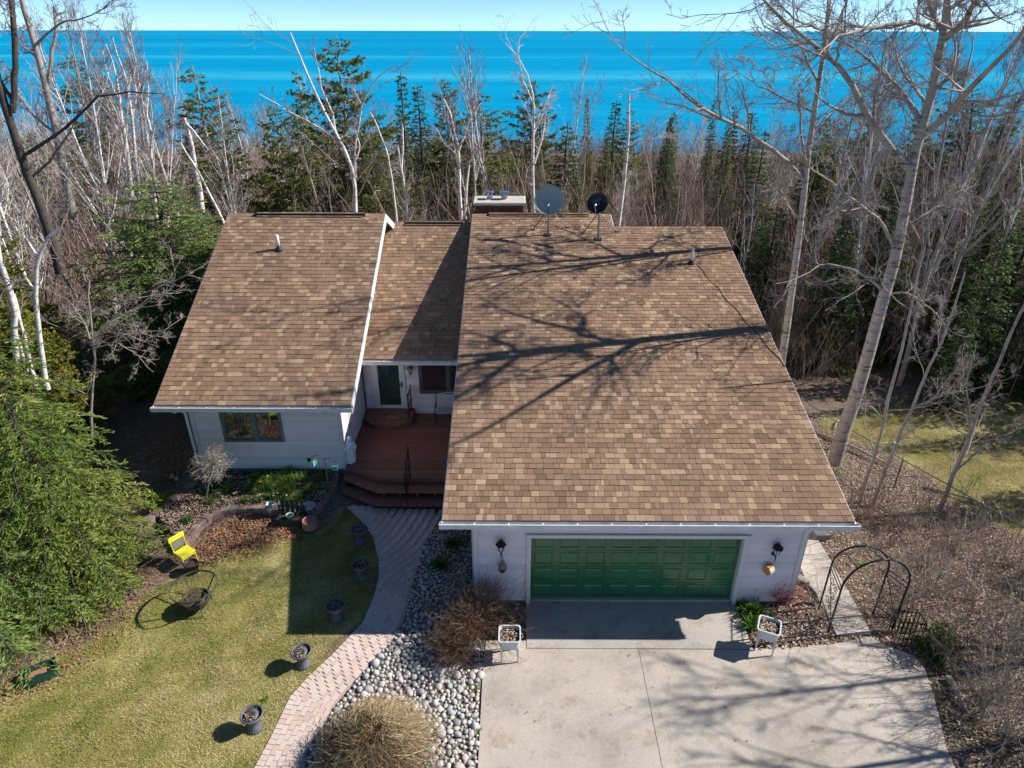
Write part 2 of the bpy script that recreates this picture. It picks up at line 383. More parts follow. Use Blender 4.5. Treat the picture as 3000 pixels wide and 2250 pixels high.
def water_mat():
    m, nt, bs = newmat('lake_water')
    geo = nt.nodes.new('ShaderNodeNewGeometry'); P = geo.outputs['Position']
    n1 = noise(nt, 1.0, 5, .6, vec=P, stretch=(.00022, .0016, 1)); n2 = noise(nt, 1.0, 4, .6, vec=P, stretch=(.0012, .012, 1))
    c = ramp(nt, n1, [(.34, (.0,.215,.43)), (.47, (.0,.26,.49)), (.56, (.0,.285,.52)), (.66, (.05,.41,.58))])
    c = mixc(nt, 1.0, c, ramp(nt, n2, [(.3, (.86,.9,.94)), (.7, (1.12,1.08,1.05))]), 'MULTIPLY')
    c = mixc(nt, 1.0, c, ramp(nt, noise(nt, 1.0, 5, .75, vec=P, stretch=(.06, .20, 1)), [(.3, (.76,.82,.86)), (.7, (1.2,1.15,1.1))]), 'MULTIPLY')
    nt.links.new(c, bs.inputs['Base Color']); bs.inputs['Roughness'].default_value = .6; bs.inputs['Specular IOR Level'].default_value = .02; bs.inputs['IOR'].default_value = 1.33
    bump(nt, bs, noise(nt, 1.0, 4, .7, vec=P, stretch=(.5, 1.2, 1)), .5, .3)
water_mat()
simple('beach_sand', (.42,.37,.30), .95, .15, 4)
simple('joint_sand', (.42,.34,.29), .95, .2, 20)
# ================================================================== the setting: ground, lake, drive, path
def fnoise(x, y, s, seed=0, oct=3):
    r = np.random.default_rng(seed); o = np.zeros(np.shape(x)); a = 1
    for k in range(oct):
        for j in range(4):
            th = r.uniform(0, 6.28); ph = r.uniform(0, 6.28); f = s*(2**k)*r.uniform(.7, 1.4)
            o = o+a*np.sin((x*math.cos(th)+y*math.sin(th))*f+ph)
        a *= .6
    return o/4
PATH_L = [G(*p) for p in pxs(700, 1500, 2.2125, [(40,1800),(100,1659),(200,1470),(330,1200),(440,1080),(600,930),(720,805),(800,720),(870,560),(905,430),(905,300),(870,160),(800,60),(740,0),(690,-40)])]
PATH_R = [G(*p) for p in pxs(700, 1500, 2.2125, [(420,1800),(430,1640),(440,1560),(560,1350),(650,1220),(740,1110),(820,1020),(900,930),(1000,820),(1060,720),(1100,600),(1120,480),(1170,330),(1190,230),(1240,150),(1290,60),(1330,-30)])]
DRIVE = [(x, y) for x, y in [(-.67,0), (-.67,7.91), (-.68,10.35), (-.68,10.62), (.36,10.62)]]
DRV_R = [(G(*p).x, G(*p).y) for p in [(2187,1905),(2440,1888),(2552,1868),(2598,1894),(2675,1922),(2709,1956),(2738,2053),(2757,2125),(2771,2188),(2796,2250)]]
LAWN_L = [(p.x, p.y) for p in [G(*q) for q in [(990,1530),(940,1568),(840,1574),(700,1606),(640,1630),(590,1650),(540,1685),(420,1740),(340,1810),(250,1890),(130,1950),(40,2000),(-60,2040)]]]+[(-13,8),(-13,3),(-5,3)]+[(p.x, p.y) for p in PATH_L]
LAWN_R = [(p.x, p.y) for p in [G(*q) for q in [(2395,1250),(2440,1215),(2560,1200),(2800,1195),(3050,1170),(3200,1300),(3100,1640),(2900,1525),(2720,1400),(2560,1310),(2470,1275)]]]
def build_ground():
    def axis(lo, hi, d, ext_lo, ext_hi):
        a = list(np.arange(lo, hi+1e-6, d)); s = d; x = hi
        while x < ext_hi: s = min(s*1.18, 25); x += s; a.append(x)
        s = d; x = lo
        while x > ext_lo: s = min(s*1.18, 25); x -= s; a.insert(0, x)
        return np.array(a)
    xs = axis(-14, 14, .16, -420, 420); ys = axis(4, 20, .16, -60, 160)
    X, Y = np.meshgrid(xs, ys); Z = gz(X, Y)
    Z = Z+.012*fnoise(X, Y, 4, 3)-.006
    nx, ny = len(xs), len(ys); v = np.stack([X.ravel(), Y.ravel(), Z.ravel()], 1)
    i = np.arange(nx-1)[None, :]+nx*np.arange(ny-1)[:, None]; i = i.ravel()
    f = np.stack([i, i+1, i+nx+1, i+nx], 1)
    me = np_mesh('ground', v, f)
    jx = X+.25*fnoise(X, Y, 3, 5); jy = Y+.25*fnoise(X, Y, 3, 6)
    lawn = (inpoly(jx, jy, LAWN_L) | inpoly(jx, jy, LAWN_R)).astype(np.float32)
    bed = [(-9.6,13.2),(-8.4,15.0),(-5.0,15.1),(-4.9,16.6),(-10,16.6)]
    rocks = [(p.x, p.y) for p in PATH_R]+[(-.9,16),(-.9,12),(-.68,10.6),(-.67,3)]
    soil = (inpoly(X, Y, bed) | inpoly(X, Y, rocks)).astype(np.float32)
    for n, a in (('lawn', lawn), ('soil', soil)):
        at = me.attributes.new(n, 'FLOAT', 'POINT'); at.data.foreach_set('value', a.ravel())
    o = link('ground', me, 'forest_floor', smooth=True)
    tag(o, 'leaf strewn ground and lawn around the house', 'ground', kind='structure')
build_ground()
LAKE_Z = -8.2
mb = MB(); mb.add([(-90000,118,LAKE_Z),(90000,118,LAKE_Z),(90000,90000,LAKE_Z),(-90000,90000,LAKE_Z)], [(0,1,2,3)])
tag(mb.obj('lake', 'lake_water'), 'bright blue lake reaching to the horizon', 'lake', kind='structure')
mb = MB()
pts = [(x, 124+2*math.sin(x*.05)+1.2*math.sin(x*.17)) for x in range(-200, 201, 8)]
for a, b in zip(pts, pts[1:]):
    mb.add([(a[0],a[1],-7.75),(b[0],b[1],-7.75),(b[0],b[1]+9,-8.3),(a[0],a[1]+9,-8.3)], [(0,1,2,3)])
tag(mb.obj('beach', 'beach_sand'), 'narrow strip of sandy beach below the wood', 'beach', kind='structure')
# driveway: three cast slabs with joints between them
drv = thing('driveway', 'wide pale concrete driveway in front of the green garage door', 'driveway', kind='structure')
jx0, jx1 = onz(1871, 1903, .02), onz(1941, 2250, .02)
jm = lambda y: jx0.x+(jx1.x-jx0.x)*(y-jx0.y)/(jx1.y-jx0.y)
YA = onz(1545, 1900, .02).y
ap = [(.305,YA+.012),(5.40,YA+.012),(5.40,12.10),(.305,12.10)]
MB().prism(ap, -.1, .024).obj('slab', 'apron_concrete', drv)
lf = [(-.66,-6),(jm(-6)-.006,-6),(jm(YA)-.006,YA),(.29,YA),(.29,YA+.22),(-.62,YA+.22),(-.66,YA-.3)]
MB().prism(lf, -.1, .02).obj('slab', 'concrete', drv)
rt = [(jm(-6)+.006,-6),(9.2,-6),(8.75,6)]+DRV_R[::-1][0:]+[(5.41,YA+.0),(jm(YA)+.006,YA)]
MB().prism(rt, -.1, .018).obj('slab', 'concrete', drv)
WALK_L = [G(*p) for p in pxs(2000,1450,2.074,[(640,250),(680,350),(720,460),(760,540),(830,650),(890,750),(935,858)])]
WALK_R = [G(*p) for p in pxs(2000,1450,2.074,[(705,80),(785,218),(880,370),(940,480),(1040,650),(1110,780),(1146,855)])]
wk = thing('side_walk', 'narrow concrete walk curving along the right side of the garage', 'walkway', kind='structure')
a, b = resample(WALK_L, 17), resample(WALK_R, 17)
for k in range(0, 16, 4):
    mb = MB()
    for j in range(k, k+4):
        e = .012 if j == k+3 else 0
        q = [(p.x, p.y) for p in (a[j], b[j], b[j+1].lerp(b[j], e*3), a[j+1].lerp(a[j], e*3))]
        mb.prism(q, lambda x, y: g1(x, y)-.1, lambda x, y: g1(x, y)+.028+k*.0003)
    mb.obj('slab', 'walk_concrete', wk)
# paver path
path = thing('brick_path', 'curving path of pinkish brick pavers from the lawn to the deck steps', 'path', kind='structure')
N = 140
pl, pr = resample(PATH_L, N), resample(PATH_R, N)
cl = [(p+q)/2 for p, q in zip(pl, pr)]; S = [0]
for p, q in zip(cl, cl[1:]): S.append(S[-1]+(q-p).length)
def P_at(s, t):
    k = min(max(int(np.searchsorted(S, s))-1, 0), N-2); u = min(max((s-S[k])/max(S[k+1]-S[k], 1e-6), 0), 1)
    p = pl[k].lerp(pl[k+1], u).lerp(pr[k].lerp(pr[k+1], u), t); return p
sand = MB()
for k in range(N-1):
    q = [pl[k], pr[k], pr[k+1], pl[k+1]]; sand.add([(p.x, p.y, g1(p.x, p.y)+.006) for p in q], [(0, 1, 2, 3)])
sand.obj('sand_bed', 'joint_sand', path)
bricks = []
L_, W_ = .215, .108; rows = 11
bw = .13/1.45
s = 0
while s < S[-1]-.12:                                   # border course along the lawn side
    k = min(int(np.searchsorted(S, s)), N-1); bricks.append((s+.054, .08/(pl[k]-pr[k]).length, .102, .15, True)); s += .108
for j in range(24):                                     # running bond, courses follow the lawn edge
    off = .215+.112*j; s = -(L_/2 if j % 2 else 0)
    while s < S[-1]-.1:
        k = min(int(np.searchsorted(S, max(s+L_/2, 0))), N-1); wpath = (pl[k]-pr[k]).length
        if off+.03 < wpath: bricks.append((s+L_/2, min(off/wpath, .99), L_-.005, .106, False))
        s += L_
def brick_xf(bk):
    s, t, ln, wd, border = bk
    p = P_at(max(s, 0), t); q = P_at(max(s, 0)+.05, t); d = (q-p); ang = math.atan2(d.y, d.x)
    return p, ang, ln, min(wd, .15 if not border else .2)
bricks.sort(key=lambda b: b[0])
bm_ = MB().bbox(-.5,.5,-.5,.5,-.06,.0,.02).mesh('paver')
me_p = np_mesh('paver', [(x, y, z) for x, y, z in [tuple(v.co) for v in bm_.vertices]], [tuple(p.vertices) for p in bm_.polygons])
field = MB(); cnt = 0
for bk in bricks:
    p, ang, ln, wd = brick_xf(bk)
    z = g1(p.x, p.y)+.016+random.uniform(-.003, .003)
    if p.y < 6.9: continue
    if cnt < 300:
        o = link('paver', me_p, 'paver_piece', path); o.location = (p.x, p.y, z+.0); o.rotation_euler = (R_(random.uniform(-.6,.6)), R_(random.uniform(-.6,.6)), ang); o.scale = (ln, wd, 1); cnt += 1
    else:
        m2 = MB().bbox(-ln/2, ln/2, -wd/2, wd/2, -.06, 0, .006, random.random())
        m2.xf(Matrix.Translation((p.x, p.y, z)) @ Matrix.Rotation(ang, 4, 'Z')); field.add(m2.v, m2.f); field.t[-len(m2.t):] = m2.t
o = field.obj('pavers', 'paver_field', path); o['kind'] = 'stuff'

# ================================================================== the house
house = thing('house', 'single storey house with pinkish white siding and three brown shingled roofs', 'house')
ML = (11.644, 2.877, .26); LF = (16.118, 3.211, .482); MD = (19.11, 3.2, .49)
EXP = .165
def plz(pl, y): return pl[1]+pl[2]*(y-pl[0])
TABS = {wd: None for wd in (.08,.11,.15,.19,.24)}
def tab_geo(wd, ln, th):
    """one shingle tab: butt end thick, head thin; x across, y up the slope, z out of the roof"""
    a = .0035
    v = [(a,0,-.002),(wd-a,0,-.002),(wd-a,0,th),(a,0,th),(a,ln+.02,.001),(wd-a,ln+.02,.001)]
    return v, [(0,1,2,3),(3,2,5,4),(0,3,4),(1,5,2)]
for wd in TABS: v, f = tab_geo(wd, EXP, .014); TABS[wd] = np_mesh('shingle', v, f)
def shingle_roof(name, pl, x0, x1, top, parent, singles, seed):
    """top(xmid) -> y at which the roof ends"""
    r = random.Random(seed); n_single = 0
    cs = 1/math.sqrt(1+pl[2]**2); sn = pl[2]*cs; ang = math.atan(pl[2])
    deck = MB(); tmax = max(top(x0+.1), top(x1-.1))
    fld = MB(); nrows = int((tmax-pl[0])/cs/EXP)+1
    for i in range(nrows):
        sl_ = i*EXP; y = pl[0]+sl_*cs; z = pl[1]+sl_*sn
        x = x0; first = True; prev = .5
        while x < x1-.02:
            wd = r.choice((.08,.11,.11,.15,.15,.19,.19,.24,.24))
            if first: wd = r.choice((.08,.11,.15)); first = False
            last = x+wd > x1-.06
            if last: wd = x1-x
            if y+EXP*cs*.6 > top(x+wd/2): x += wd; continue
            if n_single < singles and not last and i < 5:
                o = link('shingle', TABS[wd], 'shingle_piece', parent); n_single += 1
                o.location = (x, y, z+r.uniform(0, .003)); o.rotation_euler = (ang, 0, 0)
            else:
                th = r.choice((.010,.014,.019)); v, f = tab_geo(wd, EXP, th)
                q = r.random(); tint = q if r.random() > .08 else prev
                prev = tint
                fld.add([(x+a, y+b*cs-c*sn, z+b*sn+c*cs) for a, b, c in v], f, tint)
            x += wd
    o = fld.obj('shingles', 'shingle_field', parent); o['kind'] = 'stuff'
def slab_deck(name, pl, x0, x1, y1, parent, mat, th=.10, off=.004):
    a = [(x0,pl[0]+.02,plz(pl,pl[0]+.02)-off-th),(x1,pl[0]+.02,plz(pl,pl[0]+.02)-off-th),(x1,y1,plz(pl,y1)-off-th),(x0,y1,plz(pl,y1)-off-th)]
    b = [(p[0],p[1],p[2]+th) for p in a]
    return MB().hexa(a, b).obj(name, mat, parent)
XH = 3.54
mr = link('garage_roof', MB().hexa([(-1.55,11.66,2.77),(7.43,11.66,2.77),(7.43,24.08,6.0),(-1.55,24.08,6.0)],[(-1.55,11.66,2.873),(7.43,11.66,2.873),(7.43,24.08,6.103),(-1.55,24.08,6.103)]).mesh('garage_roof'), 'soffit', house)
MB().hexa([(-1.55,24.08,6.0),(XH-.02,24.08,6.0),(XH-.02,24.93,6.22),(-1.55,24.93,6.22)],[(-1.55,24.08,6.103),(XH-.02,24.08,6.103),(XH-.02,24.93,6.325),(-1.55,24.93,6.325)]).obj('upper_deck', 'soffit', mr)
shingle_roof('garage', ML, -1.568, 7.446, lambda x: 24.94 if x < XH else 24.09, mr, 300, 1)
MB().hexa([(-1.56,24.96,6.20),(XH,24.96,6.20),(XH,33,3.2),(-1.56,33,3.2)],[(-1.56,24.96,6.33),(XH,24.96,6.33),(XH,33,3.33),(-1.56,33,3.33)]).obj('back_slope', 'shingle_field', mr)
MB().hexa([(XH,24.1,5.96),(7.44,24.1,5.96),(7.44,33,2.9),(XH,33,2.9)],[(XH,24.1,6.12),(7.44,24.1,6.12),(7.44,33,3.02),(XH,33,3.02)]).obj('back_slope', 'shingle_field', mr)
lr_ = link('wing_roof', MB().hexa([(-9.91,16.14,3.11),(-4.50,16.14,3.11),(-4.50,23.35,6.59),(-9.91,23.35,6.59)],[(-9.91,16.14,3.212),(-4.50,16.14,3.212),(-4.50,23.35,6.688),(-9.91,23.35,6.688)]).mesh('wing_roof'), 'soffit', house)
shingle_roof('wing', LF, -9.93, -4.485, lambda x: 23.36, lr_, 0, 2)
MB().hexa([(-9.92,23.37,6.58),(-4.49,23.37,6.58),(-4.49,30.6,3.1),(-9.92,30.6,3.1)],[(-9.92,23.37,6.695),(-4.49,23.37,6.695),(-4.49,30.6,3.21),(-9.92,30.6,3.21)]).obj('back_slope', 'shingle_field', lr_)
en = link('entry_roof', MB().hexa([(-5.3,19.13,3.10),(-1.0,19.13,3.10),(-1.0,24.85,5.90),(-5.3,24.85,5.90)],[(-5.3,19.13,3.20),(-1.0,19.13,3.20),(-1.0,24.85,6.003),(-5.3,24.85,6.003)]).mesh('entry_roof'), 'soffit', house)
shingle_roof('entry', MD, -4.98, -.93, lambda x: 24.87, en, 0, 3)
MB().hexa([(-4.97,24.9,5.93),(-.93,24.9,5.93),(-.93,32,2.5),(-4.97,32,2.5)],[(-4.97,24.9,6.03),(-.93,24.9,6.03),(-.93,32,2.6),(-4.97,32,2.6)]).obj('back_slope', 'shingle_field', en)
# ridge caps, raised where the ridge vent runs
def ridge(x0, x1, y, z, sf, sb, v0, v1, parent):
    x = x0
    while x < x1-.05:
        wd = min(.205, x1-x); vent = v0 < x+wd/2 < v1; h = .055 if vent else .012; d = .17
        t0 = .006*random.random()
        m = MB(); xa, xb = x+.003, x+wd-.003
        m.add([(xa,y-d,z-d*sf+h),(xb,y-d,z-d*sf+h),(xb,y,z+h+.012+t0),(xa,y,z+h+.012+t0),(xa,y+d,z-d*sb+h),(xb,y+d,z-d*sb+h),
               (xa,y-d,z-d*sf+h-.014),(xb,y-d,z-d*sf+h-.014)], [(0,1,2,3),(3,2,5,4),(6,7,1,0)])
        m.obj('ridge_shingle', 'shingle_piece', parent); x += wd
    if v1 > v0: MB().box(v0+.02, v1-.02, y-.13, y+.13, z-.09, z+.05).obj('ridge_vent', 'interior_dark', parent)
ridge(-9.93, -4.485, 23.38, 6.705, .482, .482, -9.0, -5.15, lr_)
ridge(-1.568, XH, 24.96, 6.335, .26, .37, -1.0, 2.75, mr)
ridge(-4.45, -1.6, 24.9, 6.035, .49, .49, -4.05, -1.95, en)
# rake fascia boards
def rake(pl, x, y0, y1, h, th, parent, name='rake_board', mat='white_trim', top=.012):
    a = [(x-th/2,y0,plz(pl,y0)-h),(x+th/2,y0,plz(pl,y0)-h),(x+th/2,y1,plz(pl,y1)-h),(x-th/2,y1,plz(pl,y1)-h)]
    b = [(p[0],p[1],p[2]+h+top) for p in a]; MB().hexa(a, b).obj(name, mat, parent)
rake(ML, -1.572, 11.60, 24.96, .19, .03, mr, top=-.012); rake(ML, 7.448, 11.60, 24.10, .19, .03, mr, top=-.012)
rake(ML, XH+.012, 24.12, 24.95, .19, .022, mr)
rake(LF, -9.934, 16.08, 23.37, .20, .03, lr_, top=-.012); rake(LF, -4.465, 16.08, 23.38, .22, .036, lr_, top=.018)
bk = (23.385, 6.705, -.482)
rake(bk, -4.465, 23.385, 30.5, .24, .036, lr_, top=.006); rake(bk, -9.948, 23.39, 30.5, .2, .03, lr_)
# gutters: open channels with a front lip and leaf litter inside
def gutter(x0, x1, y, z, parent, hang=True):
    m = MB(); m.box(x0, x1, y-.135, y-.128, z-.13, z-.018); m.box(x0, x1, y-.143, y-.116, z-.0175, z-.004)
    m.box(x0, x1, y-.1275, y-.012, z-.13, z-.122); m.box(x0, x1, y-.0115, y-.004, z-.13, z-.012)
    m.box(x0-.006, x0-.0005, y-.135, y-.004, z-.128, z-.02); m.box(x1+.0005, x1+.006, y-.135, y-.004, z-.128, z-.02)
    g = m.obj('gutter', 'gutter_metal', parent)
    n = int((x1-x0)/.75)
    for k in range(1, n): MB().box(x0+k*.75, x0+k*.75+.03, y-.127, y-.013, z-.035, z-.028).obj('gutter_hanger', 'gutter_metal', g)
    r = random.Random(int(x0*10)); q = MB()
    for k in range(int((x1-x0)*16)):
        cx = r.uniform(x0+.05, x1-.05); cy = y-r.uniform(.04, .11); a = r.uniform(0, 6.3); l = r.uniform(.02, .05)
        q.add([(cx,cy,z-.118),(cx+l*math.cos(a),cy+.4*l*math.sin(a),z-.113),(cx+l*.5*math.cos(a+.8),cy+.3*l*math.sin(a+.8),z-.112)], [(0,1,2)], r.random())
    o = q.obj('gutter_litter', 'leaf_litter', g); o['kind'] = 'stuff'
gutter(-1.62, 7.53, 11.655, 2.86, mr); gutter(-9.98, -4.43, 16.125, 3.19, lr_); gutter(-4.86, -.95, 19.115, 3.18, en)
MB().box(-4.47, -4.44, 15.98, 16.12, 3.03, 3.16).obj('gutter_end_cap', 'white_trim', lr_)
MB().box(-1.5, 7.4, 11.70, 12.05, 2.665, 2.672).obj('soffit_board', 'soffit', house)
MB().box(-9.8, -4.55, 16.15, 16.59, 2.985, 2.992).obj('soffit_board', 'soffit', house)
MB().box(-4.9, -.95, 19.13, 19.53, 2.985, 2.992).obj('soffit_board', 'soffit', house)
# walls with lapped siding boards, one object for each board, over a backing darkened for lap shadow
BH = .105
def wall_front(name, x0, x1, y, z0, z1, holes, parent, ztop=None):
    """front (-Y) wall: holes = [(xa, xb, za, zb)]"""
    m = MB()
    xs = sorted({x0, x1}|{h[0] for h in holes}|{h[1] for h in holes}); zs = sorted({z0, z1}|{h[2] for h in holes}|{h[3] for h in holes})
    for a, b in zip(xs, xs[1:]):
        for c, d in zip(zs, zs[1:]):
            if any(h[0] <= (a+b)/2 <= h[1] and h[2] <= (c+d)/2 <= h[3] for h in holes): continue
            m.box(a, b, y+.012, y+.12, c, d)
    wl = m.obj(name, 'siding', parent)
    z = z0
    while z < z1-.02:
        zt = min(z+BH, z1)-.010; segs = [(x0, x1)]
        for h in holes:
            if h[3] <= z+.02 or h[2] >= zt-.01: continue
            segs = [s for a, b in segs for s in ((a, min(b, h[0])), (max(a, h[1]), b)) if s[1]-s[0] > .01]
        for a, b in segs:
            MB().add([(a,y-.028,z),(b,y-.028,z),(b,y+.011,z),(a,y+.011,z),(a,y-.001,zt),(b,y-.001,zt)], [(0,1,5,4),(3,2,1,0),(0,4,3),(1,2,5)]).obj('siding_board', 'siding_board', wl)
        z += BH
    return wl
def wall_side(name, x, sgn, y0, y1, z0, ztop, parent):
    """side wall facing sgn*X, top following ztop(y)"""
    a = [(x,y0,z0),(x,y1,z0),(x,y1,ztop(y1)),(x,y0,ztop(y0))]; b = [(x-sgn*.11, p[1], p[2]) for p in a]
    wl = MB().hexa([(p[0]-sgn*.013,p[1],p[2]) for p in a], b).obj(name, 'siding', parent)
    z = z0; zm = max(ztop(y0), ztop(y1))
    while z < zm-.02:
        zt = z+BH-.010
        ya, yb = y0, y1
        for k in range(200):
            if ztop(ya) < zt and ya < yb: ya += .1
            if ztop(yb) < zt and ya < yb: yb -= .1
        if yb-ya > .1:
            MB().add([(x+sgn*.028,ya,z),(x+sgn*.028,yb,z),(x-sgn*.011,yb,z),(x-sgn*.011,ya,z),(x+sgn*.001,ya,zt),(x+sgn*.001,yb,zt)], [(0,1,5,4),(3,2,1,0)]).obj('siding_board', 'siding_board', wl)
        z += BH
    return wl
GD = (.395, 5.295, 0.0, 2.07)
gw = wall_front('garage_front_wall', -.92, 6.695, 12.064, .12, 2.78, [(GD[0], GD[1], .12, GD[3])], house)
wall_side('garage_side_wall', -.92, -1, 12.18, 24.9, .12, lambda y: plz(ML, y)-.11, house)
wall_side('garage_side_wall', 6.695, 1, 12.18, 24.0, .12, lambda y: plz(ML, y)-.11, house)
WIN = (-8.42, -6.66, 1.73, 2.93)
wall_front('wing_front_wall', -9.24, -4.98, 16.6, .80, 3.1, [WIN], house)
wall_side('wing_side_wall', -4.98, 1, 16.72, 23.3, .80, lambda y: plz(LF, y)-.11, house)
wall_side('wing_side_wall', -9.24, -1, 16.72, 23.3, .80, lambda y: plz(LF, y)-.11, house)
DR = (-4.62, -3.56, 1.19, 3.0); W2 = (-3.11, -1.35, 1.75, 2.92)
wall_front('entry_wall', -4.9, -.95, 19.55, 1.0, 3.1, [DR, W2], house)
MB().box(-9.2, -5.0, 16.64, 30, 0, .80).obj('foundation', 'foundation', house)
MB().box(-.90, .30, 12.09, 30, -.1, .12).obj('foundation', 'foundation', house); MB().box(5.39, 6.68, 12.09, 30, -.1, .12).obj('foundation', 'foundation', house)
MB().box(-9.1, -5.1, 30, 30.1, .5, 3.2).obj('rear_wall', 'siding', house); MB().box(-.9, 6.6, 30.2, 30.3, 0, 3.6).obj('rear_wall', 'siding', house)
for x, y, z0, z1 in ((-.92, 12.064, 0, 2.72), (6.695, 12.064, 0, 2.72), (-9.24, 16.6, .78, 3.0), (-4.98, 16.6, .78, 3.0)):
    s = 1 if x in (-.92, -9.24) else -1
    m = MB(); m.box(min(x-s*.02, x+s*.085), max(x-s*.02, x+s*.085), y-.04, y-.0285, z0, z1); m.box(min(x-s*.041, x-s*.0285), max(x-s*.041, x-s*.0285), y-.038, y+.09, z0, z1)
    m.obj('corner_board', 'trim', house)
# garage door: four sections, eight raised panels each
gd = MB().box(GD[0]+.01, GD[1]-.01, 12.20, 12.24, .085, GD[3]+.02).obj('garage_door', 'garage_green', house)
MB().box(.31, 5.385, 12.105, 12.24, -.02, .075).obj('garage_sill', 'apron_concrete', house)
sh = (GD[3]-.085)/4; pw = (GD[1]-GD[0])/8
for i in range(4):
    z0 = .085+i*sh
    MB().box(GD[0]+.012, GD[1]-.012, 12.182, 12.1995, z0+.006, z0+sh-.006).obj('door_section', 'garage_green', gd)
    for j in range(8):
        x0 = GD[0]+j*pw+.075; x1 = GD[0]+(j+1)*pw-.075; za, zb = z0+.085, z0+sh-.085
        m = MB()
        # routed groove frame and raised field
        for xa, xb, zc, zd in ((x0-.022,x1+.022,zb,zb+.022),(x0-.022,x1+.022,za-.022,za),(x0-.022,x0,za,zb),(x1,x1+.022,za,zb)):
            m.box(xa, xb, 12.171, 12.1815, zc, zd)
        b = .045
        m.add([(x0+.012,12.1815,za+.012),(x1-.012,12.1815,za+.012),(x1-.012,12.1815,zb-.012),(x0+.012,12.1815,zb-.012),
               (x0+b,12.168,za+b),(x1-b,12.168,za+b),(x1-b,12.168,zb-b),(x0+b,12.168,zb-b)], [(0,1,5,4),(1,2,6,5),(2,3,7,6),(3,0,4,7),(4,5,6,7)])
        m.obj('door_panel', 'garage_green', gd)
dt = MB().box(GD[0]-.09, GD[1]+.09, 12.008, 12.035, GD[3], GD[3]+.088)
dt.box(GD[0]-.09, GD[0], 12.008, 12.035, .0, GD[3]-.002); dt.box(GD[1], GD[1]+.09, 12.008, 12.035, .0, GD[3]-.002)
dt.box(GD[0], GD[0]+.009, 12.0355, 12.20, .08, GD[3]); dt.box(GD[1]-.009, GD[1], 12.0355, 12.20, .08, GD[3])
dt.obj('door_trim', 'trim', house)
MB().box(GD[0]-.13, GD[1]+.13, 11.99, 12.035, GD[3]+.09, GD[3]+.105).obj('drip_cap', 'trim', house)
# wing window: two casements that mirror the garden
def window(name, x0, x1, z0, z1, y, parent, fm, gm, split=.5, fw=.07):
    w_ = MB(); w_.box(x0, x1, y-.045, y+.06, z0, z0+fw); w_.box(x0, x1, y-.045, y+.06, z1-fw, z1)
    w_.box(x0, x0+fw, y-.043, y+.06, z0+fw, z1-fw); w_.box(x1-fw, x1, y-.043, y+.06, z0+fw, z1-fw)
    xm = x0+(x1-x0)*split; w_.box(xm-fw*.6, xm+fw*.6, y-.039, y+.06, z0+fw, z1-fw)
    wo = w_.obj(name, fm, parent)
    for a, b in ((x0+fw, xm-fw*.6), (xm+fw*.6, x1-fw)):
        s = MB(); f = .035
        s.box(a+.002, b-.002, y-.005, y+.04, z0+fw+.002, z0+fw+f); s.box(a+.002, b-.002, y-.005, y+.04, z1-fw-f, z1-fw-.002)
        s.box(a+.002, a+f, y-.005, y+.04, z0+fw+f, z1-fw-f); s.box(b-f, b-.002, y-.005, y+.04, z0+fw+f, z1-fw-f)
        s.obj('sash', fm, wo)
        MB().box(a+f-.004, b-f+.004, y+.012, y+.02, z0+fw+f-.004, z1-fw-f+.004).obj('pane', gm, wo)
    return wo
window('window', *WIN, 16.6, house, 'grey_green_frame', 'mirror_window_glass', .54)
MB().box(WIN[0]+.02, WIN[1]-.02, 16.8, 16.82, WIN[2], WIN[3]).obj('dark_room_sheet', 'interior_dark', house)  # near-black sheet standing in for the dark room behind the panes
window('window', *W2, 19.55, house, 'brown_frame', 'window_glass', .55, .09)
# storm door
d = MB(); x0, x1, z0, z1 = DR
d.box(x0, x0+.06, 19.50, 19.62, z0, z1); d.box(x1-.06, x1, 19.50, 19.62, z0, z1); d.box(x0+.06, x1-.06, 19.50, 19.62, z1-.06, z1); d.box(x0-.02, x1+.02, 19.47, 19.62, z0-.05, z0-.002)
fd = d.obj('front_door', 'door_white', house)
d = MB(); a, b, f = x0+.065, x1-.065, .115
d.box(a, a+f, 19.505, 19.55, z0+.01, z1-.07); d.box(b-f, b, 19.505, 19.55, z0+.01, z1-.07); d.box(a+f, b-f, 19.505, 19.55, z0+.01, z0+.13); d.box(a+f, b-f, 19.505, 19.55, z1-.19, z1-.07)
d.obj('storm_frame', 'door_white', fd)
MB().box(a+f-.005, b-f+.005, 19.52, 19.53, z0+.125, z1-.185).obj('pane', 'door_glass', fd)
d = MB().box(b-f*.62, b-f*.38, 19.475, 19.504, 1.98, 2.22); d.bar((b-f*.5, 19.46, 2.1), (b-f*.5-.11, 19.46, 2.1), .02, .03); d.obj('handle', 'black_iron', fd)
MB().box(-6.12, -5.98, 16.55, 16.587, 1.05, 1.22).obj('dryer_vent', 'trim', house); MB().box(-6.095, -6.005, 16.53, 16.549, 1.07, 1.195).obj('vent_flap', 'vent_dark', house)
# downspout elbow at the far end of the wing gutter
MB().tube([(-9.45,16.08,3.05),(-9.45,16.2,2.94),(-9.4,16.45,2.86),(-9.34,16.52,2.7),(-9.34,16.54,.9)], .04, 8).obj('downspout', 'white_trim', house)
# chimney
ch = MB().box(-1.47, .31, 25.66, 26.70, 2, 6.52).obj('chimney', 'foundation', house)
bf = MB(); z = 5.6; k = 0
while z < 6.50:
    x = -1.49-(.1 if k % 2 else 0)
    while x < .33:
        a, b = max(x, -1.49), min(x+.198, .33)
        if b-a > .02: bf.box(a+.004, b-.004, 25.635, 25.659, z+.004, z+.061, random.random())
        x += .2
    z += .065; k += 1
bf.obj('bricks', 'chimney_brick', ch)['kind'] = 'stuff'
MB().bbox(-1.57, .41, 25.58, 26.78, 6.525, 6.63, .02).obj('chimney_cap', 'cap_concrete', ch)
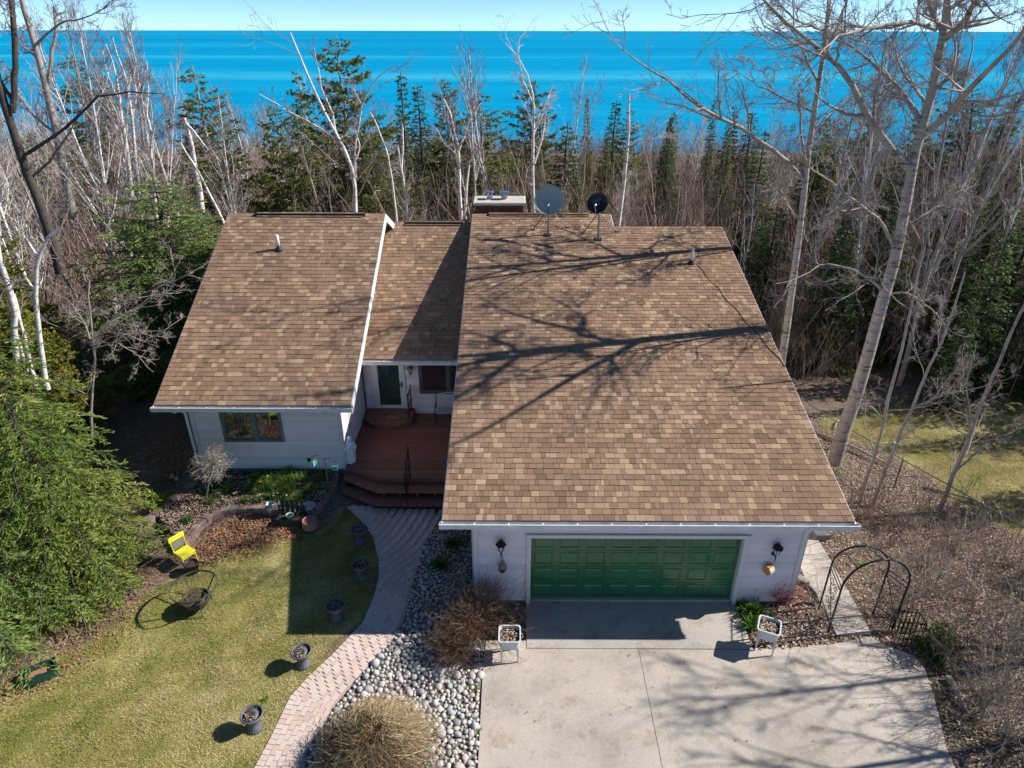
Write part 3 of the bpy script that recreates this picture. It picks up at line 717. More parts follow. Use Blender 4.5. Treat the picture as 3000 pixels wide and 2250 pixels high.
# ================================================================== deck
deck = thing('deck', 'red brown stained wooden deck with two wide steps at the front door', 'deck')
DZ = 1.0
def clip_x(poly, ya, yb):
    """x range of a left-front-chamfered deck between two y values"""
    return poly
def deck_level(z, pts, y_back, xr, bw, name, th=.035, parent=deck):
    """boards run along X; pts = left point, chamfer point (front edge y)"""
    (xa, ya), (xb, yb) = pts
    y = yb; k = 0
    while y < y_back-.02:
        y2 = min(y+bw, y_back)
        def xl(yy): return xa if yy >= ya else xb+(xa-xb)*(yy-yb)/(ya-yb)
        a, b = xl(y+.003), xl(y2-.003)
        MB().prism([(a, y+.003), (xr, y+.003), (xr, y2-.003), (b, y2-.003)], z-th, z+random.uniform(-.001, .001)).obj(name, 'deck_wood', parent)
        y = y2; k += 1
deck_level(DZ, [(-4.955, 16.42), (-3.84, 15.81)], 19.53, -.94, .14, 'deck_board')
deck_level(.83, [(-4.955, 15.99), (-3.84, 15.37)], 16.4, -.94, .14, 'step_board')
deck_level(.64, [(-4.955, 15.64), (-3.86, 15.02)], 15.9, -.94, .14, 'step_board')
def skirt(z0, z1, a, b, name, inset=.03):
    (xa, ya), (xb, yb) = a, b
    MB().bar((xa, ya+inset, (z0+z1)/2), (xb, yb+inset, (z0+z1)/2), .03, z1-z0).obj(name, 'deck_wood', deck)
    MB().box(xb, -.95, yb+inset, yb+inset+.03, z0, z1).obj(name, 'deck_wood', deck)
skirt(.84, .962, (-4.955, 16.42), (-3.84, 15.81), 'riser'); 
skirt(.70, .79, (-4.955, 16.05), (-3.84, 15.43), 'riser', .1)
for x in (-3.7, -3.25, -2.75, -2.25, -1.75, -1.25): MB().box(x, x+.05, 15.42, 16.3, .645, .79).obj('stringer', 'deck_wood', deck)
MB().prism([(-4.95, 16.5), (-3.9, 15.9), (-.95, 15.9), (-.95, 19.5), (-4.95, 19.5)], .3, .62).obj('crawl_space_shade', 'interior_dark', deck)  # near-black blocks stand in for the shade beneath deck and open steps
MB().prism([(-4.92, 15.78), (-3.82, 15.12), (-.95, 15.12), (-.95, 15.9), (-4.92, 16.3)], .3, .56).obj('crawl_space_shade', 'interior_dark', deck)
LD = [onz(*p, 1.19) for p in pxs(950, 1000, 3.016, [(358,690),(440,740),(640,745),(762,700),(790,625)])]
LD = [(p.x, p.y) for p in LD]+[(LD[-1].x, 19.53), (-4.85, 19.53)]
MB().prism(LD, 1.155, 1.19).obj('landing', 'deck_wood', deck)
MB().prism([(x*.985-.03, y+.03) for x, y in LD], 1.003, 1.154).obj('landing_base', 'deck_wood', deck)
mat_ = thing('doormat', 'brown coir doormat with a pale curled print before the front door', 'doormat', (-3.85, 18.98, 1.191))
MB().bbox(-.42, .42, -.24, .24, 0, .018, .006).obj('mat', 'doormat_fibre', mat_)
for c, r, a0, a1 in (((.05, .05), .15, .3, 5.2), ((-.12, -.07), .1, 2.2, 7.4), ((.2, -.02), .09, -1.5, 3.0)):
    MB().tube([(c[0]+r*math.cos(a0+(a1-a0)*k/14)*1.5, c[1]+r*math.sin(a0+(a1-a0)*k/14), .019) for k in range(15)], .012, 5).obj('print', 'doormat_print', mat_)
# wrought iron railings
def railing(name, p, q, h, label, group, parent=None):
    t = thing(name, label, 'railing', p, group=group)
    d = Vector(q)-Vector(p); n = max(3, int(d.length/.13))
    for k in (0, 1):
        b = d*k; MB().bar(b, b+Vector((0, 0, h)), .028, .028, up=(1, 0, 0)).obj('post', 'black_iron', t)
        MB().lathe([(.012, 0), (.024, .02), (.024, .045), (.006, .075)], b+Vector((0, 0, h)), 8).obj('finial', 'black_iron', t)
    MB().bar(Vector((0, 0, h-.03)), d+Vector((0, 0, h-.03)), .035, .018).obj('top_rail', 'black_iron', t)
    MB().bar(Vector((0, 0, .12)), d+Vector((0, 0, .12)), .025, .018).obj('bottom_rail', 'black_iron', t)
    for k in range(1, n):
        b = d*(k/n); pts = [b+Vector((.018*math.cos(j*1.3), .018*math.sin(j*1.3), .12+(h-.15)*j/8)) for j in range(9)]
        MB().tube(pts, .009, 5).obj('baluster', 'black_iron', t)
    for k in range(0, n, 2):
        c = d*((k+.5)/n)+Vector((0, 0, h*.5)); dn = d.normalized()
        MB().tube([c+dn*(.05*math.sin(a))+Vector((0, 0, .09*math.cos(a))) for a in np.linspace(0, 6.28, 12)], .008, 5).obj('scroll', 'black_iron', t)
    return t
q0 = onz(1192, 1477, .64)
railing('iron_railing', (q0.x, 15.12, .64), (q0.x, 15.95, 1.0), .92, 'black wrought iron railing rising over the deck steps', 'iron railings of the deck')
q1 = onz(1200, 1229, 1.19)
railing('iron_railing', (q1.x, q1.y, 1.19), (q1.x, 19.4, 1.19), .88, 'black wrought iron railing at the landing by the front door', 'iron railings of the deck')
# bench by the entry wall
bn = thing('garden_bench', 'ornate iron bench with pale seat slats under the entry window', 'bench', (-1.95, 19.0, 1.0))
for k in range(5): MB().box(-.6, .6, -.2+k*.085, -.13+k*.085, .40, .42).obj('seat_slat', 'bench_slat', bn)
for x in (-.6, .6):
    MB().tube([(x, -.2, 0), (x, -.17, .2), (x, -.19, .4), (x, -.2, .6), (x, .1, .63)], .016, 6).obj('end_frame', 'black_iron', bn)
    MB().tube([(x, .26, 0), (x, .2, .2), (x, .2, .42), (x, .3, .85)], .016, 6).obj('leg', 'black_iron', bn)
m = MB().tube([(-.6, .3, .84), (-.3, .31, .9), (0, .31, .92), (.3, .31, .9), (.6, .3, .84)], .014, 6)
for k in range(9):
    c = -.5+k*.125
    m.tube([(c+.06*math.cos(a), .26+.02*math.sin(a), .65+.17*math.sin(a)) for a in np.linspace(0, 6.28, 10)], .008, 5)
m.tube([(-.6, .24, .48), (.6, .24, .48)], .01, 5); m.obj('back_lattice', 'white_enamel', bn)
# statue
st = thing('statue', 'white robed standing figure statue with bowed head on the deck corner', 'statue', tuple(onz(1029, 1352, 1.0)), R_(20))
m = MB()
prof = [(.0, .075), (.135, .08), (.14, .12), (.132, .2), (.125, .32), (.122, .42), (.128, .50), (.135, .56), (.128, .62), (.105, .66), (.06, .69), (.045, .705)]
fold = lambda th, i: 1+(.16*math.sin(th*6+i*.6)+.08*math.sin(th*11-i*.4))*max(0, 1-i/10)
m.lathe(prof, (0, 0, 0), 40, wob=lambda th, i: fold(th, i)*(1.0+.18*abs(math.cos(th))-.12))
m.xf(Matrix.Rotation(R_(3), 4, 'Y'))
st_b = m.obj('robe', 'statue_white', st, True)
hd = MB(); hd.lathe([(.0, -.06), (.035, -.05), (.05, -.01), (.052, .03), (.04, .065), (.0, .08)], (0.04, -.015, .755), 16, wob=lambda th, i: 1); hd.lathe([(0, -.014), (.012, 0), (0, .02)], (.04, -.068, .75), 8)
hd.obj('head', 'statue_white', st_b, True)
ve = MB(); ve.lathe([(.105, -.26), (.10, -.16), (.085, -.08), (.07, -.02), (.068, .03), (.05, .08), (.0, .1)], (.035, .01, .76), 18, wob=lambda th, i: (.35 if math.sin(th) < -.75 and i > 1 else 1)*(1+.06*math.sin(5*th)))
ve.obj('veil', 'statue_white', st_b, True)
ar_ = MB()
for s in (-1, 1):
    ar_.tube([(.02+s*.12, 0, .60), (.02+s*.145, -.02, .50), (.02+s*.12, -.08, .44), (.02+s*.03, -.135, .52)], [.042, .042, .036, .02], 10)
    for f_ in range(4): ar_.tube([(.02+s*.022, -.135-.006*f_, .52+.0*f_), (.02+s*.010, -.142-.006*f_, .555), (.02+s*.005, -.142-.006*f_, .59)], [.007, .007, .004], 6)
ar_.obj('arm', 'statue_white', st_b, True)
MB().lathe([(.13, 0), (.14, .01), (.14, .05), (.125, .06), (.13, .075), (.0, .09)], (0, 0, 0), 28).obj('base', 'statue_white', st, True)

# ================================================================== lanterns and things on the walls
def lantern(name, loc, label, glass='lamp_glass', metal='black_iron', sc_=1.0):
    t = thing(name, label, 'wall lamp', loc, group='wall lanterns'); t.scale = (sc_,)*3
    MB().lathe([(.055, 0), (.055, .015), (.03, .03)], (0, 0, 0), 16).xf(Matrix.Rotation(R_(90), 4, 'X')).obj('back_plate', metal, t, True)
    MB().tube([(0, -.02, 0), (0, -.07, -.01), (0, -.12, .03), (0, -.13, .09)], .012, 6).obj('bracket', metal, t)
    MB().tube([(0, -.13, .08), (0, -.125, .02), (0, -.12, -.07), (0, -.125, -.12)], [.014, .018, .014, .008], 8).obj('tail', metal, t)
    MB().lathe([(.045, .09), (.05, .10), (.085, .26), (.085, .262)], (0, -.13, 0), 6).obj('glass', glass, t)
    m = MB()
    for k in range(6):
        a = k*math.pi/3; m.bar((.05*math.cos(a), -.13+.05*math.sin(a), .095), (.09*math.cos(a), -.13+.09*math.sin(a), .265), .012, .012)
    m.obj('cage', metal, t)
    MB().lathe([(.125, .262), (.12, .275), (.07, .34), (.03, .37), (.012, .39), (.018, .41), (.0, .43)], (0, -.13, 0), 6).obj('hood', metal, t)
    return t
p = ony(1468, 1590, 12.04); lantern('wall_lantern', (p.x, 12.045, p.z-.22), 'dark wall lantern between the garage door and its near left corner', sc_=1.05)
p2 = ony(2272, 1600, 12.04); lantern('wall_lantern', (p2.x, 12.045, p2.z-.22), 'dark wall lantern right of the green garage door', sc_=1.05)
p3 = ony(1201, 1078, 19.5); lantern('wall_lantern', (p3.x, 19.53, p3.z-.2), 'brass wall lantern beside the front door', 'lamp_glass', 'brass', .85)
p = ony(1472, 1655, 11.95)
t = thing('hanging_gourd', 'grey tear shaped woven gourd hanging below the lantern', 'birdhouse', (p.x, 11.92, p.z)); t.scale = (1.2,)*3
MB().lathe([(0, -.15), (.06, -.14), (.085, -.09), (.08, -.02), (.05, .07), (.02, .14), (0, .17)], (0, 0, 0), 18, wob=lambda th, i: 1+.03*math.sin(9*th+i)).obj('gourd_body', 'gourd', t, True)
MB().lathe([(.032, 0), (.03, .004), (.0, .005)], (0, 0, 0), 14).xf(Matrix.Translation((0, -.088, -.06)) @ Matrix.Rotation(R_(90), 4, 'X')).obj('hole', 'interior_dark', t)
MB().tube([(0, 0, .165), (0, 0, .33)], .004, 5).obj('cord', 'cable_black', t)
p = ony(2251, 1666, 11.95)
t = thing('hanging_birdhouse', 'round honey wood birdhouse hanging below the right lantern', 'birdhouse', (p.x, 11.92, p.z), R_(-55))
MB().lathe([(.0, -.075), (.105, -.075), (.11, -.07), (.11, .07), (.105, .075), (0, .075)], (0, 0, 0), 22).xf(Matrix.Rotation(R_(90), 4, 'X')).obj('drum', 'pale_wood', t)
MB().lathe([(.0, 0), (.106, 0), (.106, .012), (.0, .013)], (0, 0, 0), 22).xf(Matrix.Translation((0, -.077, 0)) @ Matrix.Rotation(R_(90), 4, 'X')).obj('face', 'honey_wood', t)
MB().lathe([(.0, 0), (.106, 0), (.106, .012), (.0, .013)], (0, 0, 0), 22).xf(Matrix.Translation((0, .09, 0)) @ Matrix.Rotation(R_(90), 4, 'X')).obj('face', 'honey_wood', t)
MB().box(-.06, .06, -.09, .09, .105, .125).obj('perch_cap', 'honey_wood', t)
MB().tube([(0, 0, .12), (0, 0, .40)], .005, 5).obj('chain', 'galvanised', t)

# ================================================================== roof things
for u, v, pl, lab in ((818, 732, LF, 'white vent pipe on the left wing roof'), (2025, 773, ML, 'white vent pipe on the wide garage roof')):
    b = onplane(u, v, pl); t = thing('vent_pipe', lab, 'vent pipe', tuple(b), group='roof vent pipes')
    MB().lathe([(.13, -.03), (.115, .03), (.075, .10), (.062, .13)], (0, 0, 0), 16).obj('boot', 'rubber_boot', t, True)
    MB().lathe([(.048, .1), (.048, .50), (.04, .50), (.04, .15)], (0, 0, 0), 14).obj('pipe', 'pvc_white', t, True)
def dish(base, centre, diam, axis, label, mat, lnb_len, text=None, roll=0):
    t = thing('satellite_dish', label, 'satellite dish', tuple(base), group='satellite dishes on the garage roof')
    c = Vector(centre)-Vector(base); ax = Vector(axis).normalized()
    M = Matrix.Translation(c) @ ax.to_track_quat('Z', 'Y').to_matrix().to_4x4()
    r = diam/2; prof = [(r*k/9, .22*r*(k/9)**2) for k in range(10)]+[(r*1.02, .235*r), (r*1.0, .20*r)]+[(r*k/9, .22*r*(k/9)**2-.02) for k in range(8, -1, -1)]
    d = MB().lathe(prof, (0, 0, -.10*r), 44).xf(M).obj('reflector', mat, t, True)
    back = c-ax*.2*r
    top = Vector((back.x, back.y+.03, back.z-.02)); top.x *= .6
    MB().tube([(0, 0, 0), (top.x*.3, top.y*.2, top.z*.8), top], .035, 10).obj('mast', 'galvanised', t, True)
    MB().box(-.11, .11, -.14, .10, -.02, .045).obj('foot', 'grey_iron', t)
    MB().bar(top, c-ax*.04, .09, .07).obj('bracket', 'galvanised', t)
    up = M.to_3x3() @ Vector((0, -1, 0)); up = up if up.z < 0 else -up
    rim = c+up*r*.93+ax*.1*r; tip = c+ax*lnb_len+up*r*.5
    MB().bar(c+up*r*.8-ax*.06, rim, .03, .03).obj('arm_mount', 'galvanised', t)
    MB().bar(rim, tip, .028, .022).obj('feed_arm', 'grey_iron' if not text else 'galvanised', t)
    m = MB().lathe([(.0, -.06), (.035, -.055), (.035, .03), (.05, .05), (.05, .07), (0, .075)], (0, 0, 0), 12); m.xf(Matrix.Translation(tip) @ (c-tip).to_track_quat('Z', 'Y').to_matrix().to_4x4()); m.obj('feed_horn', 'galvanised', t, True)
    for s in (-1, 1):
        f = Vector((s*.62+.1, .34 if s < 0 else .5, 0)); f.z = (f.y)*.26+.02
        MB().tube([top*.78, f], .016, 6).obj('strut', 'galvanised' if s > 0 else 'grey_iron', t); MB().box(f.x-.05, f.x+.05, f.y-.05, f.y+.05, f.z-.03, f.z+.01).obj('strut_foot', 'grey_iron', t)
    if text:
        cu = bpy.data.curves.new('lettering', 'FONT'); cu.body = text; cu.size = .20; cu.extrude = .003; cu.align_x = 'CENTER'; cu.align_y = 'CENTER'
        tmp = bpy.data.objects.new('tmp', cu); C.objects.link(tmp)
        dg = bpy.context.evaluated_depsgraph_get(); me = bpy.data.meshes.new_from_object(tmp.evaluated_get(dg)); bpy.data.objects.remove(tmp)
        o = link('lettering', me, 'dish_letter', t)
        Z = ax; X = Vector((1, 0, 0))-Z*Z.x; X.normalize(); Y = Z.cross(X); X2 = X*math.cos(roll)+Y*math.sin(roll); Y2 = Z.cross(X2)
        o.matrix_local = Matrix(((X2.x, Y2.x, Z.x, c.x+Z.x*.03+Y2.x*r*.28), (X2.y, Y2.y, Z.y, c.y+Z.y*.03+Y2.y*r*.28), (X2.z, Y2.z, Z.z, c.z+Z.z*.03+Y2.z*r*.28), (0, 0, 0, 1)))
    return t
b1 = onplane(1605.7, 688, ML); c1 = ony(1608.5, 586, b1.y-.12)
dish(b1, c1, 1.0, (-.10, -.93, .36), 'large round grey satellite dish beside the chimney', 'dish_grey', .42)
b2 = onplane(1752, 701, ML); c2 = ony(1751, 596, b2.y-.14)
dish(b2, c2, .70, (-.30, -.80, .52), 'small black satellite dish with dark lettering on a tall pole', 'dish_black', .30, 'dish', R_(18))
for u, v, wd, lab in ((1434.5, 560, .28, 'smaller sky-reflecting steel chimney cap on the concrete crown'), (1477, 562, .38, 'wider sky-reflecting steel chimney cap next to the dishes')):
    p = ony(u, v, 26.2); t = thing('chimney_cap', lab, 'chimney cap', (p.x, 26.2, 6.63), group='flue caps')
    MB().lathe([(.11, 0), (.11, .09), (.09, .09), (.09, .01)], (0, 0, 0), 14).obj('flue', 'terracotta', t)
    MB().box(-wd*.34, wd*.34, -.12, .12, .09, .115).obj('collar', 'galvanised', t)
    for sx in (-1, 1):
        for sy in (-1, 1): MB().box(sx*wd*.3-.012, sx*wd*.3+.012, sy*.1-.012, sy*.1+.012, .1155, .24).obj('leg', 'galvanised', t)
    MB().bbox(-wd/2, wd/2, -.19, .19, .241, .275, .03).obj('lid', 'sky_tinted_steel', t)
# cable lying down the roof from the right vent pipe
b = onplane(2040, 775, ML); e = onplane(2300, 1075, ML)
pts = []
for k in range(16):
    q = b.lerp(e, k/15); q.x += .04*math.sin(k*1.9); q.z = plz(ML, q.y)+.018; pts.append(q)
tag(MB().tube(pts, .009, 5).obj('roof_cable', 'cable_black'), 'thin dark cable lying down the slope of the garage roof', 'cable')

# ================================================================== flower bed and block walls
def arc_world(pts, z): return [onz(u, v, z) for u, v in pts]
bed_front = [onz(*p, .66) for p in pxs(400, 1150, 2.552, [(330,1130),(385,1060),(455,975),(545,905),(640,868),(760,852),(900,850),(1050,868),(1180,890),(1300,868),(1400,812),(1462,735),(1490,650),(1492,600)])]
gw_ = thing('garden_wall', 'low curved garden wall of reddish grey blocks round the flower bed', 'garden wall')
r = random.Random(5)
blk = {}
def block_row(line, z_of, nm, h, dep, ln, jit, parent, mat='garden_block', off=0):
    L = [0]
    for a, b in zip(line, line[1:]): L.append(L[-1]+(b-a).to_2d().length)
    s = off
    while s < L[-1]-ln*.5:
        k = min(max(int(np.searchsorted(L, s+ln/2))-1, 0), len(line)-2); u = (s+ln/2-L[k])/max(L[k+1]-L[k], 1e-6)
        p = line[k].lerp(line[k+1], u); d = (line[k+1]-line[k]); ang = math.atan2(d.y, d.x)
        key = r.randrange(6)
        if (key, h, ln) not in blk:
            q = random.Random(key*7+int(ln*100)); m = MB().bbox(-ln/2+.005, ln/2-.005, -dep/2, dep/2, 0, h-.004, .018)
            m.v = [(x+q.uniform(-jit, jit), y+q.uniform(-jit, jit), z+q.uniform(-jit, jit)*.6) for x, y, z in m.v]; blk[(key, h, ln)] = np_mesh(nm, m.v, m.f)
        o = link(nm, blk[(key, h, ln)], mat, parent); o.location = (p.x, p.y, z_of(p)); o.rotation_euler.z = ang+r.uniform(-.03, .03)
        s += ln
for i, off in enumerate((0, .1)):
    block_row(bed_front, lambda p, i=i: max(.66-.25, g1(p.x, p.y)-.05)+i*.125 if i else max(.66-.25, g1(p.x, p.y)-.05), 'block', .125, .19, .24, .008, gw_, off=off)
bed_back = [onz(*p, .55) for p in pxs(400, 1150, 2.552, [(-60,1040),(40,985),(150,905),(270,820),(390,735),(440,690),(490,640)])]
gw2 = thing('garden_wall', 'straight row of rough reddish stones edging the bed below the bare round tree', 'garden wall')
for i in range(2): block_row(bed_back, lambda p, i=i: g1(p.x, p.y)-.12+i*.16, 'block', .16, .24, .30, .02, gw2, off=i*.15)
bp_ = [(p.x, p.y) for p in bed_front]+[(-5.0, 16.58), (-9.2, 16.58)]+[(p.x, p.y) for p in bed_back[::-1][:5]]
soil = MB()
xs = np.arange(-10.6, -4.9, .12); ys = np.arange(13.0, 16.62, .12)
for x in xs:
    for y in ys:
        if inpoly(x+.06, y+.06, bp_):
            q = [(x, y), (x+.12, y), (x+.12, y+.12), (x, y+.12)]
            soil.add([(a, b, max(.60+.03*math.sin(a*7)*math.sin(b*6)+.04*(b-15), g1(a, b)+.03)) for a, b in q], [(0, 1, 2, 3)])
tag(soil.obj('flower_bed', 'potting_soil', None, True), 'raised soil of the flower bed before the left wing', 'flower bed', kind='structure')
def bed_z(x, y): return max(.60+.03*math.sin(x*7)*math.sin(y*6)+.04*(y-15), g1(x, y)+.03)
# leaves and chips lying about (many thousand small pieces)
def litter(name, polyfn, n, size, mat, zfn, label, cat, seed, lift=.01, jit=0):
    rg = np.random.default_rng(seed); P = polyfn(rg, n); n = len(P); P = P+rg.normal(0, 1, P.shape)*jit*rg.uniform(0, 1, (n, 1))**2
    z = zfn(P[:, 0], P[:, 1])+rg.uniform(.004, lift+.02, n)
    a = rg.uniform(0, 6.283, n); l = size*rg.uniform(.5, 1.25, n); wd = l*rg.uniform(.35, .75, n); tl = rg.normal(0, .35, (n, 2)); fold = rg.uniform(-.2, .5, n)
    ca, sa = np.cos(a), np.sin(a)
    def pt(u, v, h): return np.stack([P[:, 0]+ca*u-sa*v, P[:, 1]+sa*u+ca*v, z+h+np.abs(u*tl[:, 0]+v*tl[:, 1])], 1)
    o0 = np.zeros(n)
    v = np.stack([pt(-l/2, o0, o0), pt(o0, -wd/2, fold*wd/2), pt(l/2, o0, o0), pt(o0, wd/2, fold*wd/2)], 1).reshape(-1, 3)
    i = np.arange(n)*4; f = np.concatenate([np.stack([i, i+1, i+2], 1), np.stack([i, i+2, i+3], 1)])
    t = rg.uniform(0, 1, n); o = link(name, np_mesh(name, v, f, np.concatenate([t, t])), mat)
    return tag(o, label, cat, kind='stuff')
def in_poly_pts(polys, box, avoid=()):
    def fn(rg, n):
        out = []; k = 0
        while k < n:
            x = rg.uniform(box[0], box[1], n*2); y = rg.uniform(box[2], box[3], n*2)
            ok = np.zeros(len(x), bool)
            for p in polys: ok |= inpoly(x, y, p)
            for p in avoid: ok &= ~inpoly(x, y, p)
            q = np.stack([x, y], 1)[ok]; out.append(q); k += len(q)
        return np.concatenate(out)[:n]
    return fn
drv_poly = [(-.7, 0), (-.7, YA+.25), (.3, YA+.25), (5.45, YA+.25), (5.45, YA)]+DRV_R+[(8.7, 4), (9, 0)]
walk_poly = [(p.x, p.y) for p in WALK_L]+[(p.x, p.y) for p in WALK_R[::-1]]
right_zone = [(6.8, 10.6), (6.8, 24), (12, 30), (30, 30), (30, 2), (8, 2)]
corner_bed = [(5.47, 10.66), (5.47, 12.0), (7.1, 12.2), (7.3, 11.6), (7.25, 10.95), (6.6, 10.75)]
litter('corner_litter', in_poly_pts([corner_bed], (5.4, 7.4, 10.6, 12.3)), 1500, .07, 'leaf_litter', gz, 'dry leaves in the small bed at the right corner of the garage', 'leaves', 26)
litter('leaf_litter', in_poly_pts([right_zone], (6.7, 18, 3, 22), (drv_poly, walk_poly, LAWN_R)), 52000, .062, 'leaf_litter', gz, 'dry brown leaves covering the ground right of the house', 'leaves', 21)
mulch = [(p.x, p.y) for p in [G(*q) for q in [(560,1650),(590,1590),(640,1540),(720,1512),(800,1505),(850,1520),(900,1560),(850,1575),(760,1600),(680,1630),(620,1655)]]]
litter('bark_mulch', in_poly_pts([mulch], (-10, -5, 12, 16)), 3800, .07, 'bark_chips', gz, 'orange brown bark mulch along the curved garden wall', 'mulch', 22, .05, jit=.35)
bedp = bp_
litter('bed_litter', in_poly_pts([bedp], (-10.6, -4.9, 13, 16.6)), 6500, .06, 'leaf_litter', np.vectorize(bed_z), 'dead leaves between the flowers of the raised bed', 'leaves', 23)
under = [(p.x, p.y) for p in [G(*q) for q in [(-200,2150),(0,2080),(160,2000),(290,1940),(380,1840),(440,1760),(470,1690),(460,1650),(420,1600),(300,1500),(-200,1500)]]]
litter('needle_litter', in_poly_pts([under], (-16, -7, 6, 16)), 9000, .06, 'bark_chips', gz, 'reddish needle and leaf litter below the near spruces', 'leaves', 24, jit=.6)
litter('scattered_leaves', in_poly_pts([drv_poly, LAWN_L], (-13, 9, 4, 15)), 260, .05, 'leaf_litter', lambda x, y: gz(x, y)+.022, 'few dry leaves blown over the lawn and the driveway', 'leaves', 25)
# lawn grass
def grass(name, poly, box, n, seed, label, h=(.015, .04), avoid=(), dry=0.0):
    rg = np.random.default_rng(seed); P = in_poly_pts([poly], box, avoid)(rg, n); n = len(P)
    x, y = P[:, 0], P[:, 1]
    pn = fnoise(x, y, .9, 8, 4)+.6*fnoise(x, y, 7, 9, 2)
    t = np.clip(.60+dry+.36*pn+rg.normal(0, .2, n), 0, 1)
    keep = rg.uniform(0, 1, n) < np.clip(.85-.55*fnoise(x, y, 1.6, 12, 3), .12, 1); x, y, t = x[keep], y[keep], t[keep]; n = len(x)
    hh = rg.uniform(h[0], h[1], n); a = rg.uniform(0, 6.283, n); wd = rg.uniform(.003, .007, n); ln = rg.normal(0, .9, (n, 2))*hh[:, None]
    z = gz(x, y)
    v = np.stack([np.stack([x-np.cos(a)*wd, y-np.sin(a)*wd, z-.004], 1), np.stack([x+np.cos(a)*wd, y+np.sin(a)*wd, z-.004], 1), np.stack([x+ln[:, 0], y+ln[:, 1], z+hh], 1)], 1).reshape(-1, 3)
    f = np.arange(n*3).reshape(-1, 3)
    o = link(name, np_mesh(name, v, f, t), 'grass_blade'); tag(o, label, 'grass', kind='stuff')
path_poly = [(p.x, p.y) for p in PATH_L]+[(p.x, p.y) for p in PATH_R[::-1]]
grass('lawn_grass', LAWN_L, (-13, -2, 5, 15.4), 260000, 31, 'short patchy straw and green lawn left of the brick path', avoid=(path_poly, mulch))
grass('side_lawn_grass', LAWN_R, (9, 22, 12, 22), 110000, 32, 'straw coloured lawn beyond the wire fence', (.02, .06), dry=.38)
# river stones
rock_poly = [(p.x+.03, p.y) for p in PATH_R]+[(-.98, 15.2), (-.98, 12.0), (-.70, 10.7), (-.70, 5.5)]
bedr = thing('stone_bed', 'bed of rounded river stones between the brick path and the driveway', 'stones', kind='structure')
def stone_mesh(seed):
    q = random.Random(seed); import bmesh
    bm = bmesh.new(); bmesh.ops.create_icosphere(bm, subdivisions=2, radius=1)
    ph = [q.uniform(0, 6) for _ in range(6)]; sx, sy, sz = q.uniform(.85, 1.25), q.uniform(.7, 1.0), q.uniform(.5, .75)
    for v in bm.verts:
        c = v.co; k = 1+.13*math.sin(c.x*2.3+ph[0])+.13*math.sin(c.y*2.7+ph[1])+.1*math.sin(c.z*2.5+ph[2])+.05*math.sin(c.x*5+c.y*4+ph[3])+q.uniform(-.03,.03)
        v.co = Vector((c.x*sx*k, c.y*sy*k, c.z*sz*k))
    me = bpy.data.meshes.new('stone'); bm.to_mesh(me); bm.free()
    me.polygons.foreach_set('use_smooth', np.ones(len(me.polygons), bool)); me.materials.append(MATS['stone_piece']); return me
SM = [stone_mesh(k) for k in range(9)]
rr = random.Random(9); placed = []; grid = {}
def try_place(x, y, rad):
    cx, cy = int(x/.3), int(y/.3)
    for i in range(cx-1, cx+2):
        for j in range(cy-1, cy+2):
            for (a, b, c) in grid.get((i, j), ()):
                if (a-x)**2+(b-y)**2 < ((c+rad)*.76)**2: return False
    grid.setdefault((cx, cy), []).append((x, y, rad)); placed.append((x, y, rad)); return True
mound = (-2.55, 7.75, .95); rose = (-1.05, 10.75, .55)
for rad, n in ((.11, 40), (.085, 260), (.068, 1500), (.052, 6000), (.038, 14000)):
    for k in range(n):
        x, y = rr.uniform(-5, -.6), rr.uniform(7.0, 15.0); q = rad*rr.uniform(.85, 1.15)
        if not inpoly(x, y, rock_poly) or ((x-mound[0])**2+(y-mound[1])**2 < .35): continue
        if y > 11.3 and rad > .06 and rr.random() < .75: continue
        if y > 11.3 and rr.random() < .35: continue
        try_place(x, y, q)
placed.sort(key=lambda s: -s[2]/math.hypot(math.hypot(s[0], s[1]), CAM_H))
fs = MB()
for k, (x, y, q) in enumerate(placed):
    z = g1(x, y)+q*.25
    if k < 300:
        o = link('stone', SM[rr.randrange(9)], None, bedr); o.location = (x, y, z); o.scale = (q*.95, q*.95, q*.95); o.rotation_euler = (rr.uniform(-.3, .3), rr.uniform(-.3, .3), rr.uniform(0, 6.3))
    else:
        M = Matrix.Translation((x, y, z)) @ Matrix.Rotation(rr.uniform(0, 6.3), 4, 'Z') @ Matrix.Diagonal((q, q*.85, q*.7, 1))
        vs = [M @ v.co for v in SM[k % 9].vertices] if q > .05 else None
        if vs is not None: fs.add(vs, [tuple(p.vertices) for p in SM[k % 9].polygons], rr.random())
        else:
            ring = [Vector((math.cos(a), math.sin(a), 0)) for a in np.arange(6)*1.047]
            vs = [M @ p for p in ring]+[M @ (p*.72+Vector((0, 0, .75))) for p in ring]+[M @ Vector((0, 0, 1))]
            fs.add(vs, [(i, (i+1) % 6, 6+(i+1) % 6, 6+i) for i in range(6)]+[(6+i, 6+(i+1) % 6, 12) for i in range(6)], rr.random())
o = fs.obj('stones', 'stone_field', bedr, True); o['kind'] = 'stuff'

